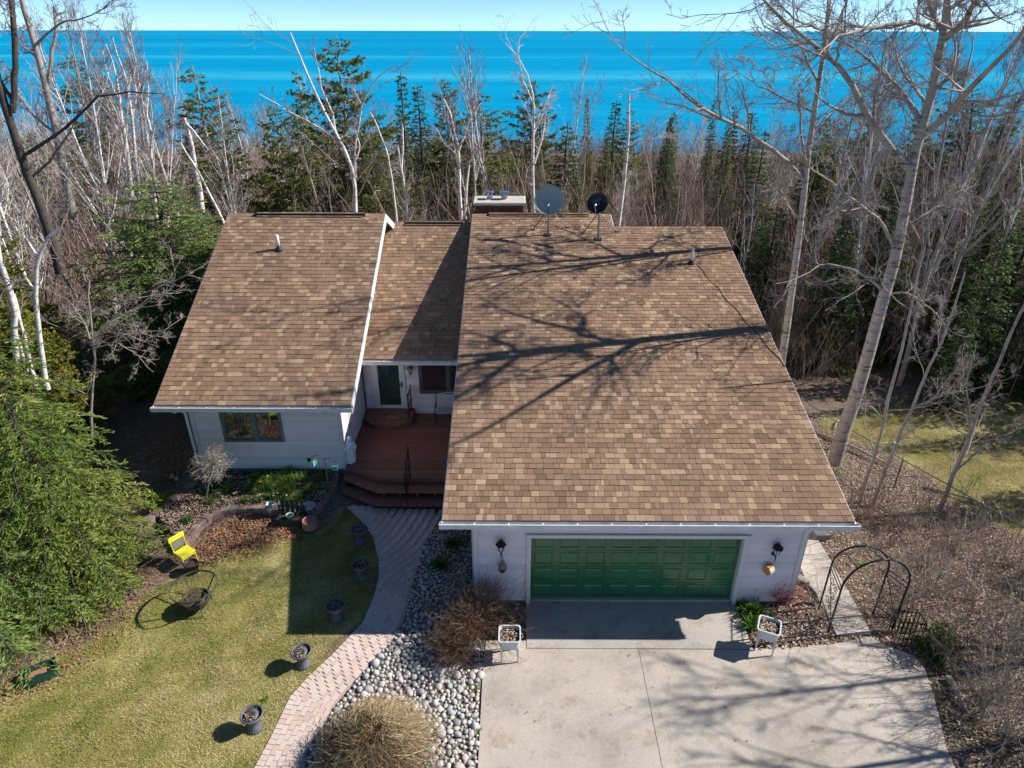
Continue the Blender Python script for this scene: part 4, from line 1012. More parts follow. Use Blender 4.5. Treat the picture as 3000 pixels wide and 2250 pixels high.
# ================================================================== garden furniture
def urn(loc, label, rz=0, fill=True):
    t = thing('garden_urn', label, 'urn', loc, rz, 'grey urns along the brick path')
    fl = lambda th, i: 1+(.035*math.cos(18*th) if 1 < i < 9 else 0)
    MB().lathe([(.0, 0), (.15, 0), (.155, .03), (.13, .06), (.10, .12), (.075, .17), (.085, .20), (.13, .26), (.165, .33), (.185, .40)], (0, 0, 0), 72, wob=fl).obj('body', 'urn_plastic', t, True)
    MB().lathe([(.18, .395), (.215, .40), (.225, .425), (.215, .45), (.195, .45), (.185, .41), (.17, .36)], (0, 0, 0), 40).obj('rim', 'urn_plastic', t, True)
    MB().lathe([(.18, .375), (.12, .395), (.0, .41)], (0, 0, 0), 20).obj('soil', 'potting_soil', t)
    q = MB(); rnd = random.Random(int(loc[0]*100))
    for k in range(46):
        a = rnd.uniform(0, 6.3); d = .17*math.sqrt(rnd.random()); c = Vector((d*math.cos(a), d*math.sin(a), .40+rnd.uniform(0, .035))); b = rnd.uniform(0, 6.3); l = rnd.uniform(.03, .07)
        u = Vector((math.cos(b), math.sin(b), rnd.uniform(-.3, .6)))*l; w2 = Vector((-math.sin(b), math.cos(b), rnd.uniform(-.4, .4)))*l*.4
        q.add([c-u*.5, c-w2*.5, c+u*.5, c+w2*.5], [(0, 1, 2, 3)], rnd.random()*.75)
    q.obj('dead_leaves', 'leaf_litter', t)['kind'] = 'stuff'
    return t
for (u, v), lab in (((890, 1948), 'grey urn of dead leaves in sun just below the roof shadow'), ((748, 2134), 'grey urn of dead leaves nearest the bottom of the lawn'),
                    ((1057, 1588), 'shaded grey urn nearest the deck steps'), ((1061, 1692), 'shaded grey urn in the middle of the path bend'), ((988, 1812), 'shaded grey urn by the lower edge of the roof shadow')):
    p = G(u, v); urn((p.x, p.y, p.z), lab, random.uniform(0, 3))
p = G(911, 1551); t = thing('terracotta_pot', 'round terracotta pot on the lawn beside the green planter box', 'pot', (p.x, p.y, p.z))
MB().lathe([(.0, 0), (.12, 0), (.19, .07), (.215, .16), (.20, .25), (.175, .30)], (0, 0, 0), 36).obj('body', 'terracotta', t, True)
MB().lathe([(.172, .298), (.195, .30), (.195, .325), (.165, .325), (.16, .25)], (0, 0, 0), 36).obj('rim', 'terracotta', t, True)
MB().lathe([(.185, .20), (.0, .21)], (0, 0, 0), 24).obj('soil', 'potting_soil', t)
# dark planter shaped like a bed with a picket headboard
p = G(852, 1540); t = thing('planter_box', 'dark green wooden planter box with a picket back', 'planter', (p.x-.0, p.y+.08, p.z), R_(-2))
MB().box(-.34, .34, -.17, -.15, .08, .26).obj('front_board', 'dark_green_paint', t); MB().box(-.34, .34, .15, .17, .08, .26).obj('back_board', 'dark_green_paint', t)
for s in (-1, 1): MB().box(s*.34-(.02 if s > 0 else 0), s*.34+(.02 if s < 0 else 0), -.149, .149, .08, .26).obj('end_board', 'dark_green_paint', t)
for sx in (-1, 1):
    MB().box(sx*.35-.025, sx*.35+.025, -.20, -.172, 0, .33).obj('leg', 'dark_green_paint', t); MB().box(sx*.35-.025, sx*.35+.025, .172, .20, 0, .5).obj('leg', 'dark_green_paint', t)
for k in range(5):
    x = -.27+k*.135; m = MB(); m.prism([(x-.045, 0), (x+.045, 0), (x+.045, .36), (x, .42), (x-.045, .36)], 0, .02)
    m.xf(Matrix.Translation((0, .20, .22)) @ Matrix.Rotation(R_(78), 4, 'X')); m.obj('picket', 'dark_green_paint', t)
MB().bar((-.34, .225, .42), (.34, .225, .42), .02, .05).obj('back_rail', 'dark_green_paint', t)
MB().box(-.335, .335, -.145, .145, .12, .20).obj('soil', 'potting_soil', t)
t2 = thing('mint_pot', 'small pale mint pot inside the green planter box', 'pot', (p.x+.0, p.y+.05, p.z+.203))
MB().lathe([(.0, 0), (.07, 0), (.095, .12), (.105, .12), (.105, .14), (.09, .14), (.085, .10)], (0, 0, 0), 24).obj('pot', 'mint_plastic', t2, True); MB().lathe([(.085, .105), (0, .115)], (0, 0, 0), 16).obj('soil', 'potting_soil', t2)
# watering can on the wall
p = onz(794, 1494, .66); t = thing('watering_can', 'galvanised watering can standing on the curved garden wall', 'watering can', (p.x, p.y, .655), R_(12))
MB().lathe([(.0, 0), (.12, 0), (.12, .005), (.118, .06), (.122, .065), (.118, .07), (.115, .22), (.122, .225), (.122, .235), (.11, .235), (.108, .1)], (0, 0, 0), 28).obj('body', 'galvanised', t, True)
MB().tube([(.10, 0, .06), (.18, .02, .12), (.24, .05, .21)], [.035, .022, .016], 10).obj('spout', 'galvanised', t, True); MB().lathe([(.016, 0), (.04, .03), (.0, .04)], (.24, .05, .21), 12).obj('rose', 'galvanised', t)
MB().tube([(-.11, 0, .10), (-.19, 0, .17), (-.17, 0, .28), (-.06, 0, .31), (.05, 0, .29), (.10, 0, .23)], .009, 6).obj('handle', 'galvanised', t)
MB().lathe([(.108, .105), (0, .1)], (0, 0, 0), 16).obj('inside', 'interior_dark', t)
p = onz(903, 1487, .64); t = thing('stone_basin', 'pale oval stone basin in the shade on the garden wall', 'bird bath', (p.x, p.y, .63))
MB().lathe([(.0, 0), (.10, .0), (.17, .04), (.205, .075), (.19, .085), (.12, .05), (.0, .035)], (0, 0, 0), 26, wob=lambda th, i: 1+.05*math.sin(3*th)+.03*math.sin(7*th)).obj('bowl', 'stone_basin', t, True)
# shepherd hook with two suet cages
hb = onz(972, 1478, .62); t = thing('shepherd_hook', 'slim black double shepherd hook in the shaded bed', 'plant hook', (hb.x, hb.y, .6))
top = ony(950, 1349, hb.y)-Vector((hb.x, hb.y, .6))
MB().tube([(0, 0, -.2), (top.x*.4, 0, top.z*.4), top], .011, 6).obj('pole', 'grey_iron', t)
ends = []
for s, (u, v) in ((-1, (917, 1336)), (1, (978, 1351))):
    e = ony(u, v, hb.y-.05)-Vector((hb.x, hb.y, .6)); mid = (top+e)/2+Vector((0, 0, .16))
    pts = [top*(1-k/10)**2+mid*2*(k/10)*(1-k/10)+e*(k/10)**2 for k in range(11)]; pts += [e+Vector((s*.02, 0, -.03)), e+Vector((s*.05, 0, -.01)), e+Vector((s*.06, 0, .03))]
    MB().tube(pts, .010, 6).obj('arm', 'grey_iron', t); ends.append(Vector((hb.x, hb.y, .6))+e)
for e, lab, rz in ((ends[0], 'green suet feeder on the hook arm nearer the bare tree', 1.2), (ends[1], 'green suet feeder on the hook arm nearer the deck', .15)):
    t = thing('suet_feeder', lab, 'bird feeder', tuple(e+Vector((.0, 0, -.30))), rz, 'suet feeders on the hook')
    m = MB()
    for k in range(7): m.tube([(-.07, -.028, .012+k*.022), (.07, -.028, .012+k*.022), (.07, .028, .012+k*.022), (-.07, .028, .012+k*.022)], .0045, 4, closed=True)
    for x in (-.07, 0, .07): m.tube([(x, -.028, .0), (x, -.028, .155), (x, .028, .155), (x, .028, 0)], .0045, 4, closed=True)
    m.obj('cage', 'suet_green', t); MB().bbox(-.06, .06, -.02, .02, .01, .13, .006).obj('suet_cake', 'suet_green', t)
    MB().tube([(0, 0, .155), (0, 0, .29)], .004, 4).obj('hanger', 'galvanised', t)
# yellow chair
a_, b_ = G(547, 1672), G(581, 1648); cdir = (b_-a_).to_2d(); ang = math.atan2(cdir.y, cdir.x)
cc = (a_+b_)/2; back = Vector((-math.sin(ang), math.cos(ang), 0)); cb = cc+back*.21
ch_ = thing('yellow_chair', 'bright yellow chair with weathered back board at the edge of the spruces', 'chair', (cb.x, cb.y, g1(cb.x, cb.y)), ang); ch_.scale = (.9,)*3
MB().bbox(-.21, .21, -.22, .2, .42, .445, .008).obj('seat', 'yellow_paint', ch_)
for sx in (-1, 1):
    MB().tube([(sx*.20, -.21, 0), (sx*.185, -.19, .43)], [.014, .018], 8).obj('leg', 'yellow_paint', ch_)
    MB().tube([(sx*.20, .25, 0), (sx*.19, .19, .43), (sx*.20, .26, .85)], [.014, .018, .015], 8).obj('leg', 'yellow_paint', ch_)
MB().bbox(-.23, .23, .236, .262, .74, .90, .01).obj('top_rail', 'yellow_paint', ch_)
MB().box(-.175, .175, .215, .228, .47, .72).obj('back_board', 'weathered_board', ch_)
MB().bar((-.2, -.2, .36), (.2, -.2, .36), .02, .04).obj('apron', 'yellow_paint', ch_)
p = G(561, 1676); t = thing('black_pot', 'black nursery pot of dry soil in front of the yellow chair', 'pot', (p.x+.03, p.y+.02, p.z))
MB().lathe([(.0, 0), (.14, 0), (.165, .26), (.175, .26), (.175, .285), (.155, .285), (.15, .22)], (0, 0, 0), 30).obj('pot', 'black_pot', t, True); MB().lathe([(.155, .235), (0, .25)], (0, 0, 0), 18).obj('soil', 'potting_soil', t)
# iron hoop stand with hanging bowl
p = G(571, 1765); hz = p.z; rc = onz(566.6, 1717, hz+.62)
t = thing('hoop_planter', 'wide iron hoop planter with a soil filled bowl on the lawn', 'planter', (rc.x, rc.y, hz))
ring = [(.53*math.cos(a), .53*math.sin(a)) for a in np.linspace(0, 2*math.pi, 49)[:-1]]
m = MB(); n = 48
vs = [(x*s, y*s, z) for z in (.585, .635) for s in (1, .975) for x, y in ring]
m.add(vs, [(i, (i+1) % n, 2*n+(i+1) % n, 2*n+i) for i in range(n)]+[(n+i, 3*n+i, 3*n+(i+1) % n, n+(i+1) % n) for i in range(n)]+[(2*n+i, 2*n+(i+1) % n, 3*n+(i+1) % n, 3*n+i) for i in range(n)]+[(i, n+i, n+(i+1) % n, (i+1) % n) for i in range(n)])
m.obj('hoop', 'grey_iron', t)
MB().lathe([(.0, .06), (.12, .07), (.22, .13), (.285, .24), (.30, .33), (.31, .34), (.31, .36), (.285, .36), (.275, .30)], (.03, -.1, 0), 32).obj('bowl', 'rusty_iron', t, True)
MB().lathe([(.285, .31), (.2, .335), (0, .345)], (.03, -.1, 0), 20).obj('soil', 'potting_soil', t)
for k, a in enumerate((.9, 2.4, 3.9, 5.4)):
    x, y = .52*math.cos(a), .52*math.sin(a); MB().bar((x, y, .6), (.03+.30*math.cos(a), -.1+.30*math.sin(a), .34), .03, .012).obj('hanger', 'rusty_iron', t); MB().bar((.03+.3*math.cos(a), -.1+.3*math.sin(a), .34), (.36*math.cos(a), -.05+.36*math.sin(a), -.02), .028, .014).obj('leg', 'rusty_iron', t)
q = MB(); rnd = random.Random(3)
for k in range(240):
    a = rnd.uniform(0, 6.3); d = .27*math.sqrt(rnd.random()); c = Vector((.03+d*math.cos(a), -.1+d*math.sin(a), .34)); l = rnd.uniform(.02, .06); b = rnd.uniform(0, 6.3)
    q.add([c, c+Vector((.006, .004, 0)), c+Vector((math.cos(b)*l*.6, math.sin(b)*l*.6, l))], [(0, 1, 2)], rnd.random())
q.obj('moss_and_grass', 'grass_blade', t)['kind'] = 'stuff'
# green tub under the spruce
p = G(128, 1980); t = thing('green_tub', 'open dark green plastic tub with leaves under the spruce', 'tub', (p.x, p.y, p.z), R_(35))
t.scale = (.82,)*3; m = MB(); hw, hd_, hh = .33, .22, .26
for x0, x1, y0, y1 in ((-hw, hw, -hd_, -hd_+.015), (-hw, hw, hd_-.015, hd_), (-hw, -hw+.015, -hd_+.0155, hd_-.0155), (hw-.015, hw, -hd_+.0155, hd_-.0155)): m.box(x0, x1, y0, y1, 0, hh)
m.obj('wall', 'green_plastic', t); MB().box(-hw+.016, hw-.016, -hd_+.016, hd_-.016, .01, .10).obj('leaf_fill', 'bark_chips', t)
m = MB()
for x0, x1, y0, y1 in ((-hw-.02, hw+.02, -hd_-.02, -hd_+.014), (-hw-.02, hw+.02, hd_-.014, hd_+.02), (-hw-.02, -hw+.014, -hd_+.0145, hd_-.0145), (hw-.014, hw+.02, -hd_+.0145, hd_-.0145)): m.box(x0, x1, y0, y1, hh+.001, hh+.02)
m.obj('rim', 'green_plastic', t)
# white enamel tubs on legs
def tub(loc, rz, label, lean=0):
    t = thing('tub_planter', label, 'planter', loc, rz, 'white tub planters by the garage door')
    def rr_(hx, hy, z, r_=.07, n=5):
        o = []
        for cx, cy, a0 in ((hx-r_, hy-r_, 0), (-hx+r_, hy-r_, math.pi/2), (-hx+r_, -hy+r_, math.pi), (hx-r_, -hy+r_, 1.5*math.pi)):
            for k in range(n): a = a0+math.pi/2*k/(n-1); o.append((cx+r_*math.cos(a), cy+r_*math.sin(a), z))
        return o
    rings = [rr_(.17, .17, .42), rr_(.205, .205, .44), rr_(.225, .225, .66), rr_(.245, .245, .665), rr_(.245, .245, .685), rr_(.218, .218, .685), rr_(.20, .20, .50)]
    n = len(rings[0]); m = MB(); m.add([p for r_ in rings for p in r_], [(i*n+j, i*n+(j+1) % n, (i+1)*n+(j+1) % n, (i+1)*n+j) for i in range(len(rings)-1) for j in range(n)]+[tuple(range(n-1, -1, -1))])
    m.obj('basin', 'white_enamel', t)
    MB().prism([(x, y) for x, y, z in rr_(.205, .205, 0)], .56, .60).obj('soil', 'potting_soil', t)
    for sx in (-1, 1):
        for sy in (-1, 1):
            x, y = sx*.175, sy*.175; x2, y2 = sx*.195, sy*.195; w1, w2 = .055, .022
            m = MB()
            m.hexa([(x2-sx*w2, y2, 0), (x2, y2, 0), (x2, y2-sy*.006, 0), (x2-sx*w2, y2-sy*.006, 0)], [(x+sx*.02-sx*w1, y+sy*.02, .47), (x+sx*.02, y+sy*.02, .47), (x+sx*.02, y+sy*.014, .47), (x+sx*.02-sx*w1, y+sy*.014, .47)])
            m.hexa([(x2, y2-sy*w2, 0), (x2, y2-sy*.0065, 0), (x2-sx*.006, y2-sy*.0065, 0), (x2-sx*.006, y2-sy*w2, 0)], [(x+sx*.02, y+sy*.02-sy*w1, .47), (x+sx*.02, y+sy*.0135, .47), (x+sx*.014, y+sy*.0135, .47), (x+sx*.014, y+sy*.02-sy*w1, .47)])
            m.obj('leg', 'white_enamel', t)
    MB().box(-.19, .19, -.205, -.195, .405, .44).obj('apron', 'white_enamel', t); MB().box(-.19, .19, .195, .205, .405, .44).obj('apron', 'white_enamel', t)
    q = MB(); rnd = random.Random(int(loc[0]*70))
    for k in range(90):
        c = Vector((rnd.uniform(-.18, .18), rnd.uniform(-.18, .18), .605+rnd.uniform(0, .04))); b = rnd.uniform(0, 6.3); l = rnd.uniform(.035, .08)
        u = Vector((math.cos(b), math.sin(b), rnd.uniform(-.2, .4)))*l; w2 = Vector((-math.sin(b), math.cos(b), rnd.uniform(-.4, .4)))*l*.45
        q.add([c-u*.5, c-w2*.5, c+u*.5, c+w2*.5], [(0, 1, 2, 3)], rnd.uniform(.3, 1))
    q.obj('dead_leaves', 'leaf_litter', t)['kind'] = 'stuff'
    for s in (-1, 1): MB().tube([(s*.245, -.06, .63), (s*.285, -.05, .615), (s*.285, .05, .615), (s*.245, .06, .63)], .008, 5).obj('handle', 'galvanised', t)
p = onz(1493, 1940, .02); tub((p.x, p.y+.18, .021), 0, 'white tub planter on legs left of the garage door')
p = onz(2246, 1912, .02); tub((p.x, p.y+.16, .021), R_(-24), 'white tub planter on legs right of the garage door')
# ================================================================== iron arbor, trellis and wire fence on the right
A_, B_, C_, D_ = G(2425, 1855), G(2612, 1846), G(2399, 1782), G(2556, 1803)
arb = thing('garden_arbor', 'black iron arched arbor with scroll sides over the side walk', 'arbor', (A_.x, A_.y, A_.z))
def arch(p, q):
    c = (p+q)/2; r_ = (q-p).length/2; d = (q-p).normalized(); pts = [p, p+Vector((0, 0, .75)), p+Vector((0, 0, 1.42))]
    for k in range(1, 16): a = math.pi*k/16; pts.append(c-d*r_*math.cos(a)+Vector((0, 0, 1.42+r_*.98*math.sin(a))))
    return pts+[q+Vector((0, 0, 1.42)), q+Vector((0, 0, .75)), q]
z_ = Vector((0, 0, 0)); b_v, c_v, d_v = B_-A_, C_-A_, D_-A_
for q in (b_v, c_v, d_v): q.z = 0
fa, ba = arch(z_, b_v), arch(c_v, d_v)
MB().tube(fa, .022, 8).obj('arch', 'black_iron', arb); MB().tube(ba, .022, 8).obj('arch', 'black_iron', arb)
for k in (2, 6, 10, 14, 18): MB().tube([fa[k], ba[k]], .012, 6).obj('cross_bar', 'black_iron', arb)
for p, q in ((z_, c_v), (b_v, d_v)):
    for z in (.3, 1.3): MB().tube([p+Vector((0, 0, z)), q+Vector((0, 0, z))], .013, 6).obj('side_bar', 'black_iron', arb)
    for s in (-1, 1):
        m = MB(); mid = (p+q)/2; dn = (q-p).normalized()
        for zc in (.55, .85, 1.1):
            pts = [mid+dn*(s*.10+.10*math.cos(a)*(1-a/9))+Vector((0, 0, zc+.13*math.sin(a)*(1-a/9))) for a in np.linspace(0, 7.5, 20)]; m.tube(pts, .008, 5)
        m.obj('scroll', 'black_iron', arb)
    MB().tube([p+Vector((0, 0, .3)), q+Vector((0, 0, 1.3))], .009, 5).obj('brace', 'black_iron', arb)
p0, p1 = G(2618, 1880), G(2692, 1888)
tr = thing('iron_trellis', 'short black iron trellis fence beside the arbor', 'trellis', (p0.x, p0.y, p0.z)); dv = (p1-p0); dv.z = 0; nrm = Vector((-dv.y, dv.x, 0)).normalized()
for off in (0, .34):
    o_ = nrm*off
    for z in (.12, .62): MB().tube([o_+Vector((0, 0, z)), o_+dv+Vector((0, 0, z))], .014, 6).obj('rail', 'black_iron', tr)
    for k in range(7): b = o_+dv*(k/6); MB().tube([b+Vector((0, 0, -.03)), b+Vector((0, 0, .75 if k % 2 else .68))], .011, 6).obj('bar', 'black_iron', tr)
for k in (0, 1): MB().tube([dv*k+Vector((0, 0, .62)), dv*k+nrm*.34+Vector((0, 0, .62))], .014, 6).obj('rail', 'black_iron', tr)
f1, f2 = G(2438, 1315), G(2619, 1428); fd_ = (f2-f1); fd_.z = 0
fn = thing('wire_fence', 'low chain link fence with metal posts between leaves and side lawn', 'fence')
posts = []
for k in range(-2, 6):
    p = f1+fd_*k; p.z = g1(p.x, p.y); posts.append(p)
    MB().tube([p+Vector((0, 0, -.2)), p+Vector((0, 0, 1.08))], .028, 8).obj('post', 'fence_metal', fn); MB().lathe([(.034, 0), (.03, .02), (0, .035)], p+Vector((0, 0, 1.08)), 8).obj('post_cap', 'fence_metal', fn)
for a, b in zip(posts, posts[1:]):
    MB().tube([a+Vector((0, 0, 1.05)), b+Vector((0, 0, 1.05))], .019, 6).obj('top_rail', 'fence_metal', fn)
    m = MB(); d = b-a; n = 26; H = .98
    for k in range(-9, n):
        for s in (0, 1):
            t0, t1 = k/n, (k+9)/n; za, zb = (.05, .05+H) if s == 0 else (.05+H, .05)
            lo, hi = max(t0, 0), min(t1, 1); z0 = za+(zb-za)*(lo-t0)/(t1-t0); z1 = za+(zb-za)*(hi-t0)/(t1-t0)
            if hi-lo > .02: m.tube([a+d*lo+Vector((0, 0, z0)), a+d*hi+Vector((0, 0, z1))], .0022, 3, False)
    o = m.obj('wire_mesh', 'fence_metal', fn); o['kind'] = 'stuff'
# bed edging at the garage corner, boulders, fallen wood
e_ = [G(*p) for p in pxs(2000, 1650, 5.53, [(1830,300),(1960,350),(2060,420),(2150,520),(2180,620),(2120,690),(1960,660),(1840,690)])]
tag(MB().tube([p+Vector((0, 0, .05)) for p in e_], .035, 6).obj('bed_edging', 'edging_plastic'), 'black curved edging strip of the small bed at the garage corner', 'edging')
pr_ = G(2345, 1700); o = link('edge_rock', stone_mesh(31), None); o.data.materials.clear(); o.data.materials.append(MATS['lichen_rock']); o.location = (pr_.x, pr_.y, pr_.z+.05); o.scale = (.22, .12, .1); o.rotation_euler.z = -.5
tag(o, 'flat pale rock at the garage corner by the walk', 'rock')
for (u0, v0), (u1, v1), rd, lab in (((2385, 1270), (2640, 1380), .05, 'pale fallen branch lying behind the wire fence'), ((2440, 1260), (2466, 1222), .035, 'short broken branch by the big poplar trunk'),
                                    ((2225, 905), (2345, 910), .06, 'fallen log lying in the wood behind the garage roof'), ((2770, 1990), (2830, 2090), .06, 'rotting log in the leaves beside the driveway'), ((2700, 1430), (3010, 1520), .04, 'long grey branch caught on the wire fence')):
    a, b = G(u0, v0), G(u1, v1); m = (a+b)/2+Vector((0, 0, rd*1.5+.05))
    tag(MB().tube([a+Vector((0, 0, rd)), a.lerp(m, .6)+Vector((.03, .05, .02)), m, b.lerp(m, .4)+Vector((0, -.05, .02)), b+Vector((0, 0, rd))], [rd, rd*.95, rd*.85, rd*.7, rd*.4], 8).obj('fallen_branch', 'fallen_wood', None, True), lab, 'branch', 'fallen wood')
p = G(2400, 1575); t = thing('concrete_footing', 'grey concrete block half buried behind the garage corner', 'block', (p.x, p.y, p.z)); MB().bbox(-.2, .2, -.15, .15, -.05, .22, .02).obj('block_body', 'foundation', t)

# ================================================================== vectorised tubes and tree growth
def tubes_np(P, R, sides):
    """P (n,k,3) R (n,k) -> verts, faces"""
    n, k, _ = P.shape
    if n == 0: return np.zeros((0, 3)), np.zeros((0, 4), int)
    d = np.empty_like(P); d[:, 1:-1] = P[:, 2:]-P[:, :-2]; d[:, 0] = P[:, 1]-P[:, 0]; d[:, -1] = P[:, -1]-P[:, -2]
    d /= np.linalg.norm(d, axis=2, keepdims=True)+1e-9
    ax = P[:, -1]-P[:, 0]; ax /= np.linalg.norm(ax, axis=1, keepdims=True)+1e-9
    ref = np.where(np.abs(ax[:, 2:3]) < .8, np.array([[0, 0, 1.]]), np.array([[1., 0, 0]]))[:, None, :]
    a = np.cross(d, np.broadcast_to(ref, d.shape)); a /= np.linalg.norm(a, axis=2, keepdims=True)+1e-9; b = np.cross(d, a)
    th = np.arange(sides)*2*np.pi/sides
    V = P[:, :, None, :]+R[:, :, None, None]*(a[:, :, None, :]*np.cos(th)[None, None, :, None]+b[:, :, None, :]*np.sin(th)[None, None, :, None])
    idx = np.arange(n*k*sides).reshape(n, k, sides); j2 = (np.arange(sides)+1) % sides
    F = np.stack([idx[:, :-1], idx[:, :-1][:, :, j2], idx[:, 1:][:, :, j2], idx[:, 1:]], -1).reshape(-1, 4)
    return V.reshape(-1, 3), F
def join(parts):
    vs, fs, o = [], [], 0
    for v, f in parts:
        vs.append(v); fs.append(f+o); o += len(v)
    return np.concatenate(vs), np.concatenate(fs)
def interp(P, R, t):
    """P (n,k,3), t (n,m) -> pos, dir, rad"""
    n, k, _ = P.shape; s = t*(k-1); i = np.clip(s.astype(int), 0, k-2); u = (s-i)[..., None]
    r = np.arange(n)[:, None]; a, b = P[r, i], P[r, i+1]
    d = b-a; d = d/(np.linalg.norm(d, axis=2, keepdims=True)+1e-9)
    return a+(b-a)*u, d, R[r, i]+(R[r, i+1]-R[r, i])*u[..., 0]
def sprout(rg, P, R, m, t0, t1, ang, lenf, radf, k, up, wig, rmin, taper=.25, lmax=9, lmin=.05, drop=.55, top=1.0):
    """grow m children from every branch of P; returns child P, R"""
    n = len(P); L = np.linalg.norm(np.diff(P, axis=1), axis=2).sum(1)
    t = np.sort(rg.uniform(t0, t1, (n, m)), 1); pos, d, rad = interp(P, R, t)
    pos = pos.reshape(-1, 3); d = d.reshape(-1, 3); rad = rad.reshape(-1); t = t.reshape(-1)
    N = len(pos); rnd = rg.normal(0, 1, (N, 3)); perp = rnd-d*(rnd*d).sum(1, keepdims=True); perp /= np.linalg.norm(perp, axis=1, keepdims=True)+1e-9
    an = np.radians(rg.normal(ang, ang*.22, N))[:, None]
    dr = d*np.cos(an)+perp*np.sin(an)
    ln = np.clip(np.repeat(L, m)*lenf*rg.uniform(.55, 1.25, N)*(1-drop*t)*top, lmin, lmax)
    r0 = np.clip(rad*radf*rg.uniform(.7, 1.1, N), rmin, None); r0 = np.minimum(r0, rad*.95+1e-4)
    Q = np.empty((N, k, 3)); Q[:, 0] = pos; cur = dr
    for i in range(1, k):
        cur = cur+rg.normal(0, wig, (N, 3))+np.array([0, 0, up])
        cur /= np.linalg.norm(cur, axis=1, keepdims=True); Q[:, i] = Q[:, i-1]+cur*(ln/(k-1))[:, None]
    w_ = np.linspace(1, taper, k)[None, :]
    return Q, np.maximum(r0[:, None]*w_, rmin*.6)
def stem_curve(rg, h, lean, k, wig, base=(0, 0, 0)):
    p = np.zeros((k, 3)); p[0] = base; d = np.array([lean[0], lean[1], 1.0]); 
    for i in range(1, k):
        d = d/np.linalg.norm(d); d = d+rg.normal(0, wig, 3); d[2] = max(d[2], .3); d = d/np.linalg.norm(d); p[i] = p[i-1]+d*h/(k-1)
    return p
def bare_tree(seed, h, r0, stems=1, lean=(0, 0), spread=.25, limbs=10, limb_t0=.3, twig=1.0, trunk='grey_bark', tw='twig_grey', ang=42, up=.10, rmin=.010, wig=.08, lv=3, name='bare_tree'):
    rg = np.random.default_rng(seed); k = 9
    P = np.stack([stem_curve(rg, h*(1 if s == 0 else rg.uniform(.7, 1)), (lean[0]+(rg.normal(0, spread) if stems > 1 else 0), lean[1]+(rg.normal(0, spread*.6) if stems > 1 else 0)), k, wig*.6, (rg.normal(0, .1)*(s > 0), rg.normal(0, .1)*(s > 0), -.15)) for s in range(stems)])
    R = np.stack([np.linspace(1, .16, k)*r0*(1 if s == 0 else rg.uniform(.6, .9)) for s in range(stems)])
    L1 = sprout(rg, P, R, limbs, limb_t0, .97, ang, .34, .5, 7, up, wig*1.6, rmin*1.4, drop=.6)
    T = [tubes_np(P, R, 7), tubes_np(*L1, 5)]
    L2 = sprout(rg, *L1, 5, .2, 1.0, 40, .48, .55, 5, up*.8, wig*2.2, rmin, drop=.45, lmin=.25)
    L2b = sprout(rg, P, R, 8, .72, 1.0, 32, .13, .5, 5, up, wig*2, rmin, drop=.2, lmin=.4)
    cr = [tubes_np(*L2, 3), tubes_np(*L2b, 3)]
    if lv > 2:
        A2 = np.concatenate([L2[0], L2b[0]]); B2 = np.concatenate([L2[1], L2b[1]])
        L3 = sprout(rg, A2, B2, max(1, int(5*twig)), .2, 1.0, 38, .5, .6, 4, up*.6, wig*2.6, rmin*.75, drop=.4, lmin=.2)
        cr.append(tubes_np(*L3, 3))
        if lv > 3:
            L4 = sprout(rg, *L3, 3, .25, 1.0, 36, .55, .65, 3, up*.5, wig*3, rmin*.6, drop=.3, lmin=.12); cr.append(tubes_np(*L4, 3))
    mt = np_mesh('trunk', *join(T)); mc = np_mesh('crown', *join(cr)); mt.materials.append(MATS[trunk]); mc.materials.append(MATS[tw])
    mt.polygons.foreach_set('use_smooth', np.ones(len(mt.polygons), bool))
    return mt, mc
